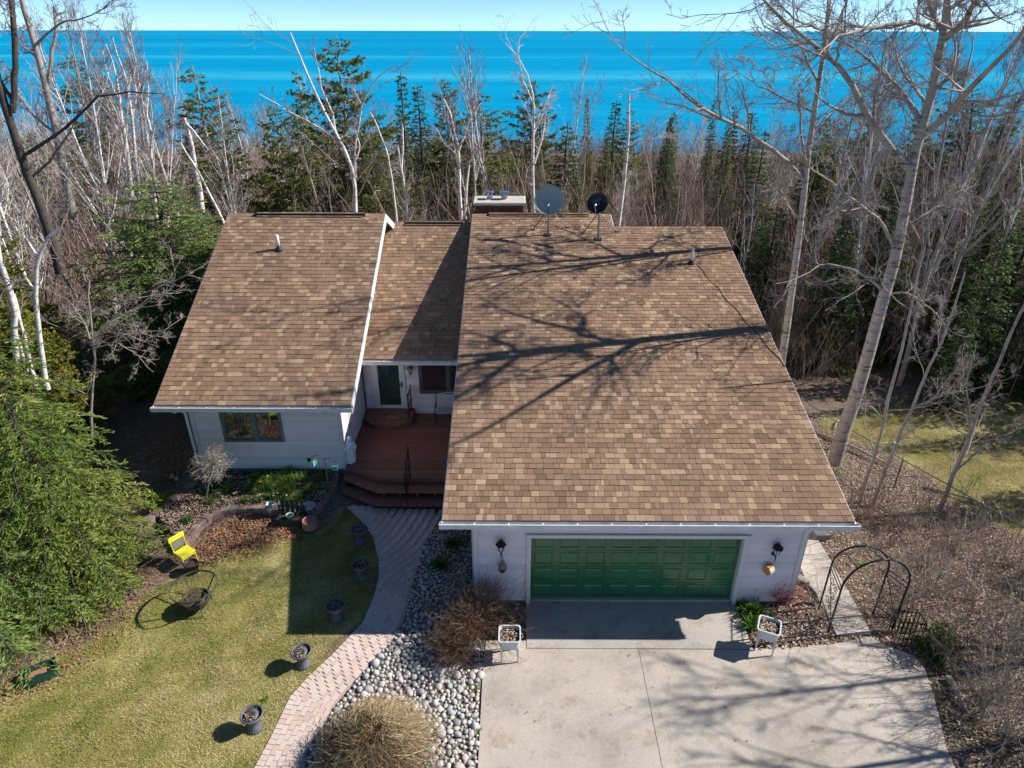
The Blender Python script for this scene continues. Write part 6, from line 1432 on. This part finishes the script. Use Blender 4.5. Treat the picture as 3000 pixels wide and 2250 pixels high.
for k, (u, v, y, kd_) in enumerate(((95, 120, 27, 1), (150, 60, 31, 0), (215, 90, 34, 1), (262, 30, 37, 0), (300, 100, 33, 1), (335, 70, 41, 0), (420, 130, 38, 1), (2640, 60, 33, 0), (2700, 130, 29, 1), (2800, 20, 31, 0), (2880, 90, 27, 0), (2960, 30, 30, 1), (2930, 150, 24.5, 0), (2560, 130, 37, 0), (2480, 150, 34, 1), (3010, 110, 26, 0), (1450, 150, 44, 1), (1390, 190, 41, 1), (1640, 200, 46, 1))):
    p = ony(u, v, y); z = g1(p.x, y); s = (p.z-z)/12.6
    plant_tree('birch_tree' if kd_ else 'bare_tree', TL[kd_], (p.x, y, z), k*1.7, (s*.9, s*.9, s), ('tall twin stemmed birch ' if kd_ else 'tall slender bare tree ')+('screening the lake at the left' if u < 500 else 'standing before the lake behind the chimney' if u < 2000 else 'in the tangle behind the poplars')+''+(', tips reaching the sky' if v < 100 else ', tips below the horizon'), 'tree', 'tall bare trees against the lake')
# undergrowth of thin stems
def brush(name, pts, hr, seed, label, mat='brush', twigs=6, r=.008):
    rg = np.random.default_rng(seed); n = len(pts); k = 4
    h = rg.uniform(hr[0], hr[1], n)*np.clip(rg.normal(1, .2, n), .5, 1.6); P = np.empty((n, k, 3)); P[:, 0, :2] = pts; P[:, 0, 2] = gz(pts[:, 0], pts[:, 1])-.05
    d = np.stack([rg.normal(0, .16, n), rg.normal(0, .16, n), np.ones(n)], 1)
    for i in range(1, k): d = d/np.linalg.norm(d, axis=1, keepdims=True)+rg.normal(0, .1, (n, 3)); P[:, i] = P[:, i-1]+d*(h/(k-1))[:, None]
    R = (h*.0035+.003)[:, None]*np.linspace(1, .4, k)[None]
    A = sprout(rg, P, R, twigs, .25, 1, 36, .36, .6, 3, .1, .16, r*.6, drop=.4, lmin=.2)
    v1, f1_ = tubes_np(P, np.maximum(R, r*.7), 3); v2, f2_ = tubes_np(*A, 3)
    t = np.concatenate([np.repeat(rg.uniform(0, 1, n), (k-1)*3), np.repeat(rg.uniform(0, 1, len(A[0])), 2*3)])
    v, f = join([(v1, f1_), (v2, f2_)]); o = link(name, np_mesh(name, v, f, t), mat); tag(o, label, 'undergrowth', kind='stuff'); return o
def patch_mesh(seed, n, size, hr, twigs, r, k=4):
    rg = np.random.default_rng(seed); h = rg.uniform(hr[0], hr[1], n)*np.clip(rg.normal(1, .2, n), .5, 1.6); P = np.empty((n, k, 3))
    P[:, 0, 0] = rg.uniform(-size, size, n); P[:, 0, 1] = rg.uniform(-size, size, n); P[:, 0, 2] = -.3
    d = np.stack([rg.normal(0, .16, n), rg.normal(0, .16, n), np.ones(n)], 1)
    for i in range(1, k): d = d/np.linalg.norm(d, axis=1, keepdims=True)+rg.normal(0, .1, (n, 3)); P[:, i] = P[:, i-1]+d*(h/(k-1))[:, None]
    R = (h*.0035+.003)[:, None]*np.linspace(1, .4, k)[None]; A = sprout(rg, P, R, twigs, .25, 1, 36, .36, .6, 3, .1, .16, r*.6, drop=.4, lmin=.2)
    v, f = join([tubes_np(P, np.maximum(R, r*.7), 3), tubes_np(*A, 3)]); t = np.concatenate([np.repeat(rg.uniform(0, 1, n), (k-1)*3), np.repeat(rg.uniform(0, 1, len(A[0])), 6)])
    me = np_mesh('thicket_patch', v, f, t); me.materials.append(MATS['brush']); return me
def thicket(name, label, meshes, spots):
    t = thing(name, label, 'undergrowth', kind='stuff')
    for x, y in spots:
        o = bpy.data.objects.new('thicket_patch', wr.choice(meshes)); C.objects.link(o); o.parent = t; o['kind'] = 'stuff'
        o.location = (x, y, g1(x, y)); s_ = wr.uniform(.8, 1.2); o.rotation_euler.z = wr.uniform(0, 6.3); o.scale = (s_, s_, s_*wr.uniform(.8, 1.15))
PM = [patch_mesh(310+k, 60, 2.0, (1.8, 5.0), 7, .011) for k in range(5)]; PF = [patch_mesh(320+k, 60, 3.0, (1.6, 4.2), 6, .022) for k in range(3)]; PS = [patch_mesh(330+k, 45, 1.6, (1.0, 3.4), 7, .0085) for k in range(3)]
def spots(n, fy, fx, ok_):
    out = []
    while len(out) < n:
        y = fy(); x = fx(y)
        if ok_(x, y): out.append((x, y))
    return out
thicket('undergrowth', 'thicket of thin brown and grey stems between the house and the lake', PM, spots(340, lambda: 27+66*wr.random()**1.15, lambda y: wr.uniform(-.85*y-4, .85*y+4), lambda x, y: clear_of_house(x, y) and not (-14 < x < 10.5 and y < 34.5)))
thicket('shore_thicket', 'far belt of grey brown thicket above the beach', PF, spots(110, lambda: wr.uniform(86, 121), lambda y: wr.uniform(-105, 105), lambda x, y: True))
thicket('side_undergrowth', 'thin grey stems and twigs in the wood behind the side lawn', PS, spots(26, lambda: wr.uniform(23.5, 31), lambda y: wr.uniform(12.5, 27), lambda x, y: True))
thicket('left_undergrowth', 'thin purple brown stems in the wood left of the house', PS, spots(26, lambda: wr.uniform(17, 32), lambda y: wr.uniform(-25, -15.5), lambda x, y: True))
rgt = np.random.default_rng(6)
ok = []
while len(ok) < 950:
    x, y = rgt.uniform(8.2, 15), rgt.uniform(5.5, 17)
    if inpoly(x, y, drv_poly) or inpoly(x, y, walk_poly) or inpoly(x, y, LAWN_R) or x < 8.6+.0*y: continue
    ok.append((x, y))
brush('garden_brush', np.array(ok), (.4, 1.6), 304, 'low tangle of dry grey stems in the leaves right of the driveway', twigs=8, r=.006)
# near spruces on the left
NS = [conifer(230, 8, 2.45, .34, 11, .48, .11, 2.5, 'spruce_needles', 'dark_bark', bare=.02, shape=.8, irregular=.14, upturn=.08, blet=.36, fat=.52, flat=.4, kd=.27, align=.55), conifer(231, 7, 2.2, .34, 11, .40, .125, 2.4, 'blue_spruce_needles', 'dark_bark', bare=.02, shape=.72, irregular=.14, upturn=.10, blet=.36, fat=.52, flat=.4, kd=.27, align=.55)]
for k, (x, y, s, M, rz, lab) in enumerate(((-11.0, 12.7, 1.02, 0, .3, 'large yellow green spruce beside the yellow chair'), (-12.2, 10.7, .95, 1, 1.9, 'low bluish spruce over the green tub at the lower left'), (-15.2, 12.4, 1.1, 0, 2.7, 'tall spruce at the left margin of the lawn'), (-13.6, 14.6, .95, 0, 4.1, 'spruce behind the slender white birch'), (-12.6, 8.4, .36, 1, .8, 'small bluish spruce in the bottom left corner'), (-16.5, 15.5, 1.1, 1, 5.0, 'spruce at the far left edge behind the birches'))):
    plant_tree('spruce_tree', NS[M], (x, y, g1(x, y)), rz, s, lab, 'tree', 'near spruces left of the lawn')
p = ony(445, 512, 24.2); z = g1(p.x, 24.2); RS = conifer(232, 7, 3.6, .34, 14, .22, .15, 1.7, 'blue_spruce_needles', 'dark_bark', bare=.02, shape=.55, irregular=.16, upturn=.22, blet=.38, fat=.55, flat=.4, kd=.32, align=.5)
plant_tree('spruce_tree', RS, (p.x, 24.2, z), 1.0, (p.z-z)/7, 'broad round topped spruce left of the wing roof', 'tree', 'near spruces left of the lawn')
for x, y, s, lab in ((-16.5, 19.5, .95, 'yellow green cedar at the left edge beside the dark trunk'), (-14.8, 18.4, .8, 'yellow green cedar below the round spruce'), (-18.5, 22.5, 1.05, 'yellow green cedar behind the leaning dark trunk'), (-17.8, 17.2, .9, 'yellow green cedar by the broken birches')):
    plant_tree('cedar_tree', CD[0], (x, y, g1(x, y)), wr.uniform(0, 6), s, lab, 'tree', 'cedars in the left wood')
# bare trees standing right of the driveway, outside the frame, whose shadows cross the concrete
OT = bare_tree(120, 10, .12, 1, (0, 0), limbs=30, limb_t0=.2, trunk='grey_bark', tw='twig_grey', ang=52, lv=3, twig=1.2, rmin=.013)
for x, y, s, rz, lab in ((14.6, 9.4, .95, .5, 'bare tree standing right of the driveway edge'), (13.4, 7.3, .8, 2.2, 'second bare tree right of the driveway'), (16.5, 10.9, 1.0, 4.0, 'third bare tree right of the driveway')):
    plant_tree('bare_tree', (OT[0], OT[1]), (x, y, g1(x, y)), rz, s, lab, 'tree', 'trees right of the driveway')
for x, y, s in ((21, 17, .95), (23.5, 14.5, 1.0)): plant_tree('spruce_tree', SP[0], (x, y, g1(x, y)), wr.uniform(0, 6), s, 'evergreen shading the side lawn from the right', 'tree', 'evergreens right of the side lawn')

# ================================================================== shrubs and flowers
def canes(name, loc, n, label, mat, seed, kind, rad, h, cat='shrub', r=.006, twigs=2):
    """arching canes from one crown"""
    rg = np.random.default_rng(seed); k = 9; a = rg.uniform(0, 6.283, n); L = rg.uniform(.65, 1.1, n); u = np.linspace(0, 1, k)
    P = np.empty((n, k, 3)); b = rg.normal(0, .12, (n, 2))
    if kind == 'fountain':
        reach = rad*np.sqrt(rg.uniform(.05, 1, n)); hh = h*np.sqrt(np.clip(1-(reach/rad)**2*.72, .1, 1))*rg.uniform(.85, 1.08, n)
        sw = rg.normal(0, .8, n)
        for i in range(k):
            q = u[i]; rr_ = reach*q**1.25*1.08; aa = a+sw*q**2
            P[:, i] = np.stack([b[:, 0]*(1-q)*.6+rr_*np.cos(aa), b[:, 1]*(1-q)*.6+rr_*np.sin(aa), hh*(1-(1-np.minimum(q*1.7, 1))**2)-np.clip(q-.5, 0, 1)**1.5*hh*2.3*rg.uniform(.45, 1.05, n)], 1)
    else:
        d = np.stack([np.cos(a)*rg.uniform(.2, .9, n), np.sin(a)*rg.uniform(.2, .9, n), np.ones(n)], 1); P[:, 0] = np.stack([b[:, 0], b[:, 1], np.zeros(n)], 1)*rad
        for i in range(1, k): d = d/np.linalg.norm(d, axis=1, keepdims=True)+rg.normal(0, .17, (n, 3))+np.array([0, 0, -.16*(i/k)]); P[:, i] = P[:, i-1]+d/np.linalg.norm(d, axis=1, keepdims=True)*(L*h*1.25/(k-1))[:, None]
    R = rg.uniform(.7, 1.2, n)[:, None]*np.linspace(1, .45, k)[None]*r
    parts = [tubes_np(P, R, 3)]; tt = [np.repeat(rg.uniform(0, 1, n), (k-1)*3)]
    if twigs:
        A = sprout(rg, P, R, twigs, .3, 1, 45, .28, .7, 4, -.03 if kind == 'fountain' else .03, .22, r*.4, drop=.4, lmin=.06); parts.append(tubes_np(*A, 3)); tt.append(np.repeat(rg.uniform(0, 1, len(A[0])), 9))
        if twigs > 2:
            B = sprout(rg, *A, 3, .2, 1, 45, .5, .7, 3, .02, .25, r*.3, drop=.3, lmin=.04); parts.append(tubes_np(*B, 3)); tt.append(np.repeat(rg.uniform(0, 1, len(B[0])), 6))
    v, f = join(parts); t = thing(name, label, cat, loc); o = link('canes', np_mesh('canes', v, f, np.concatenate(tt)), mat, t); return t
mp = onz(1115, 2200, 0); canes('weeping_shrub', (mp.x, mp.y-.15, 0), 1500, 'straw coloured dome of arching bare canes among the river stones', 'straw_cane', 70, 'fountain', 1.22, .95, r=.0075, twigs=2)
rp_ = onz(1385, 1880, 0); canes('rose_bush', (rp_.x-.05, rp_.y+.15, 0), 260, 'tangled red brown bare bush at the left corner of the garage', 'rose_cane', 71, 'wild', .6, 1.1, r=.007, twigs=5)
canes('rose_bush', (rp_.x-.35, rp_.y-.42, .02), 260, 'lower half of the tangled bare bush spilling over the stones', 'rose_cane', 72, 'wild', .6, .72, r=.006, twigs=5)
canes('dark_shrub', (-.55, 11.5, .0), 110, 'dark thin shrub against the garage wall below the gourd', 'rose_cane', 73, 'wild', .3, 1.15, r=.005, twigs=5)
rt_ = G(2290, 1775); canes('red_twig_shrub', (rt_.x-.05, rt_.y+.1, rt_.z), 90, 'small red twigged shrub at the right corner of the garage', 'red_twig', 74, 'wild', .22, .8, r=.006, twigs=4)
hy = G(520, 1440); canes('hydrangea_bush', (hy.x-.3, hy.y+.5, hy.z), 26, 'sparse dark hydrangea bush with dried pale flower heads in the shade', 'rose_cane', 75, 'wild', .5, 1.25, r=.008, twigs=2)
hb_ = bpy.data.objects['hydrangea_bush']; rnd = random.Random(4)
for (u, v) in ((503, 1394), (518, 1403), (512, 1451)):
    c = ony(u, v, hy.y+.1)-Vector(hb_.location); m = MB()
    for k in range(60):
        d = Vector((rnd.gauss(0, 1), rnd.gauss(0, 1), rnd.gauss(0, 1))).normalized()*.07; s = d.cross(Vector((.3, .5, .8))).normalized()*.018; e2 = d.cross(s).normalized()*.018
        m.add([c+d-s, c+d-e2, c+d+s, c+d+e2], [(0, 1, 2, 3)], rnd.random())
    m.obj('dried_flower_head', 'pale_twig', hb_)
canes('dry_vine', (9.0, 11.7, g1(9, 11.7)), 40, 'dry grey vine climbing the right side of the iron arbor', 'pale_twig', 76, 'wild', .25, 1.7, r=.006, twigs=5)
for x, y, h, lab, sd in ((7.3, 11.6, 1.3, 'thin bare twig shrub growing before the arbor', 77), (9.9, 9.6, 1.0, 'dry tangled bush behind the evergreen mound', 78), (10.9, 8.4, 1.2, 'bare tangled bush nearest the lower right corner', 79), (10.4, 12.6, 1.3, 'pale bare bush in the leaves behind the arbor', 80), (11.6, 10.6, 1.4, 'bare grey bush at the right margin', 81)):
    canes('bare_shrub', (x, y, g1(x, y)), 26, lab, 'pale_twig', sd, 'wild', .3, h, r=.005, twigs=5)
for k, ((u, v), h, lab) in enumerate((((2850, 1760), 1.5, 'tangled bare shrub right of the arbor at mid height'), ((2930, 1900), 1.6, 'tall tangled bare shrub at the right frame edge'), ((2880, 2060), 1.3, 'bare shrub above the lower right corner'), ((2960, 2160), 1.4, 'bare shrub in the lower right corner'), ((2790, 1610), 1.2, 'bare shrub beside the wire fence'), ((2700, 1660), 1.0, 'low bare shrub behind the iron trellis'), ((2960, 1660), 1.6, 'bare shrub between fence and right frame edge'), ((2640, 1560), .9, 'thin bare shrub in the leaves above the arbor'))):
    q = G(u, v); canes('bare_shrub', (q.x, q.y, q.z), 34, lab, 'pale_twig', 500+k, 'wild', .35, h, r=.006, twigs=5)
# round headed standard tree in the flower bed
sb = onz(598, 1466, .6); hc = ony(622, 1338, sb.y+.05)
sd_t = thing('standard_tree', 'small bare tree with a round pale twiggy head in the flower bed', 'tree', (sb.x, sb.y, .58))
rg = np.random.default_rng(90); hv = np.array(tuple(hc-Vector((sb.x, sb.y, .58)))); tp = np.stack([np.linspace(0, 1, 8)*hv[0]*.9, np.linspace(0, 1, 8)*hv[1], np.linspace(-.1, hv[2]-.25, 8)], 1)[None]
link('trunk', np_mesh('trunk', *tubes_np(tp, np.linspace(.03, .022, 8)[None], 7)), 'grey_bark', sd_t, True)
nb = 60; dd = rg.normal(0, 1, (nb, 3)); dd[:, 2] = dd[:, 2]*.8+.15; dd /= np.linalg.norm(dd, axis=1, keepdims=True); P = np.empty((nb, 6, 3)); P[:, 0] = tp[0, -1]; cur = dd
for i in range(1, 6): cur = cur+rg.normal(0, .25, (nb, 3)); cur /= np.linalg.norm(cur, axis=1, keepdims=True); P[:, i] = P[:, i-1]+cur*.105*rg.uniform(.7, 1.2, nb)[:, None]
R = np.linspace(.010, .004, 6)[None]*np.ones((nb, 1)); A = sprout(rg, P, R, 7, .25, 1, 60, .45, .7, 4, 0, .35, .0035, drop=.2, lmin=.1); B = sprout(rg, *A, 4, .2, 1, 55, .6, .8, 3, 0, .4, .003, drop=.2, lmin=.06)
v, f = join([tubes_np(P, R, 4), tubes_np(*A, 3), tubes_np(*B, 3)]); link('crown', np_mesh('crown', v, f, rg.uniform(0, 1, len(f))), 'pale_twig', sd_t)
# leaf tufts
def tuft(name, loc, n, h, label, seed, flower=None, wd=.012, cat='plant', group=None, spread=.35, tint=(0, 1)):
    rg = np.random.default_rng(seed); a = rg.uniform(0, 6.283, n); L = h*rg.uniform(.6, 1.15, n); b = rg.normal(0, h*.16, (n, 2)); out = rg.uniform(.1, 1, n)*spread*2; k = 4; V = []
    u = np.linspace(0, 1, k)
    for i in range(k):
        q = u[i]; c = np.stack([b[:, 0]+np.cos(a)*out*L*q**1.6, b[:, 1]+np.sin(a)*out*L*q**1.6, L*(q-.35*out*q**2.2)], 1); w_ = wd*(1-q**2)*np.stack([-np.sin(a), np.cos(a), np.zeros(n)], 1)+1e-4
        V += [c-w_, c+w_]
    V = np.stack(V, 1); idx = np.arange(n*2*k).reshape(n, k, 2); F = np.stack([idx[:, :-1, 0], idx[:, :-1, 1], idx[:, 1:, 1], idx[:, 1:, 0]], -1).reshape(-1, 4)
    t = thing(name, label, cat, loc, group=group); link('leaves', np_mesh('leaves', V.reshape(-1, 3), F, np.repeat(rg.uniform(tint[0], tint[1], n), k-1)), 'garden_leaf', t)
    if flower:
        ti, nf, fh = flower
        for j in range(nf):
            m = MB(); c = Vector((rg.normal(0, h*.25), rg.normal(0, h*.25), fh*rg.uniform(.85, 1.1)))
            for q in range(6):
                aa = q*1.047; d = Vector((math.cos(aa), math.sin(aa), .45)); s = Vector((-math.sin(aa), math.cos(aa), 0)); m.add([c, c+d*.022-s*.013, c+d*.045, c+d*.022+s*.013], [(0, 1, 2, 3)], ti)
            m.obj('flower', 'petal', t); MB().tube([(c.x*.4, c.y*.4, 0), c], .003, 3).obj('stem', 'red_brown_bark', t)
    return t
i5 = lambda a, b: onz(400+a/2.552, 1150+b/2.552, .62)
fl = [(570, 690, .22, (0, 2, .26), 'clump with white flowers under the round bare tree'), (690, 715, .34, None, 'broad clump of strap leaves in the middle of the bed'), (858, 700, .30, (.8, 2, .36), 'clump with two yellow tulips in the bed'), (750, 740, .18, (.5, 3, .16), 'low clump with pink flowers beside the strap leaves'),
      (925, 790, .2, (0, 2, .2), 'clump with white flowers behind the watering can'), (1030, 770, .22, (0, 3, .2), 'clump with white blooms near the picket planter'), (1120, 775, .2, (0, 1, .2), 'leafy clump with one white bloom above the planter'), (985, 700, .26, (.8, 2, .24), 'yellow green clump behind the can'),
      (1080, 640, .3, None, 'tall green clump against the wing wall'), (1150, 610, .3, None, 'pale green clump at the wall near the shade'), (1180, 700, .26, None, 'sunlit clump at the edge of the roof shadow'), (1110, 710, .24, None, 'grassy clump in the sunny end of the bed'), (1290, 520, .5, None, 'dark grassy clump behind the shepherd hook'),
      (1250, 640, .3, None, 'shaded clump below the dark grass'), (1320, 720, .28, None, 'shaded clump in the round end of the bed'), (1380, 640, .3, None, 'shaded clump beside the deck steps'), (620, 760, .2, (.5, 2, .17), 'clump with pale pink flowers by the small trunk'), (820, 790, .2, None, 'low green clump over the wall edge'), (1230, 770, .25, None, 'shaded clump behind the pickets'),
      (720, 650, .16, (.5, 2, .14), 'pink flowers in the shade of the wing wall'), (800, 640, .16, (.5, 2, .14), 'second pink flower clump at the wing wall'), (380, 930, .22, None, 'small green clump inside the bed corner'), (560, 800, .22, None, 'green clump left of the watering can'), (940, 650, .25, None, 'bright clump in the middle back of the bed')]
fl += [(960, 620, .26, None, 'green clump beside the dryer vent side of the bed'), (1010, 660, .28, (.8, 1, .26), 'clump with one yellow bloom in the bright end of the bed'), (1060, 720, .25, None, 'bright leafy clump above the planter pickets'), (1140, 740, .25, None, 'bright clump between planter and roof shadow'), (1110, 660, .28, None, 'tall bright clump near the shadow edge'), (900, 730, .22, None, 'low clump right of the tulips'), (870, 650, .24, None, 'green clump behind the tulips'), (1190, 640, .3, None, 'clump at the wall on the shadow edge'), (1170, 800, .22, None, 'grassy clump just behind the pickets'), (980, 760, .2, None, 'small clump right behind the watering can')]
for k, (a, b, h, flo, lab) in enumerate(fl):
    p = i5(a, b+25); tuft('garden_plant', (p.x, p.y, bed_z(p.x, p.y)-.01), 90 if h > .21 else 60, h*1.2, lab, 400+k, flo, .012, 'plant', 'plants of the flower bed', .5, (.25, 1) if k % 3 else (.0, .8))
p = G(470, 1475); tuft('garden_plant', (p.x, p.y, p.z), 60, .45, 'bright green strap leaved clump outside the stone edging', 430, None, .014, 'plant', 'plants of the flower bed', .7, (.3, .8))
for (u, v), h, n, lab in (((2205, 1800), .42, 120, 'lush dark green perennial by the right door trim'), ((2200, 1840), .34, 90, 'lighter green leafy perennial in front of the dark one'), ((2170, 1785), .3, 60, 'small green perennial at the edge of the apron')):
    p = G(u, v); tuft('perennial', (p.x, p.y, p.z), n, h, lab, int(u), None, .02, 'plant', 'perennials by the garage door', .6, (0, .55))
for (u, v), h, lab in (((2525, 1658), .16, 'bright green tuft in the leaves behind the arbor'), ((2555, 1712), .12, 'small green tuft framed by the arbor'), ((2440, 1390), .3, 'green sprout at the foot of the big poplar'), ((2755, 1690), .1, 'tiny green tuft in the leaves on the right'), ((778, 2050), .09, 'bright grass tuft on the lawn between the urns'), ((1395, 2015), .08, 'green weed at the edge of the driveway stones'), ((1398, 2140), .08, 'green weed lower along the driveway stones')):
    p = G(u, v); tuft('grass_tuft', (p.x, p.y, p.z), 60, h, lab, int(u+v), None, .008, 'plant', 'single green tufts', .9, (.35, .9))
for (u, v), sd in (((1290, 1660), 1), ((1330, 1600), 2)):
    p = G(u, v); tuft('ground_cover', (p.x, p.y, p.z), 160, .28, ('dark green ground cover in the shade by the garage wall', 'dark green ground cover nearest the deck side of the garage wall')[sd-1], 440+sd, None, .016, 'plant', 'ground cover beside the garage', 1.0, (0, .3))
# dark evergreen mound by the drive
p = G(2748, 1925); EM = conifer(240, .85, .52, .07, 12, .25, .055, 2.0, 'dark_fir_needles', 'dark_bark', bare=.0, shape=.5, irregular=.1, upturn=.2, blet=.5)
plant_tree('evergreen_shrub', EM, (p.x, p.y+.1, p.z), 0, 1.05, 'dark evergreen mound at the curve of the driveway', 'shrub', None)
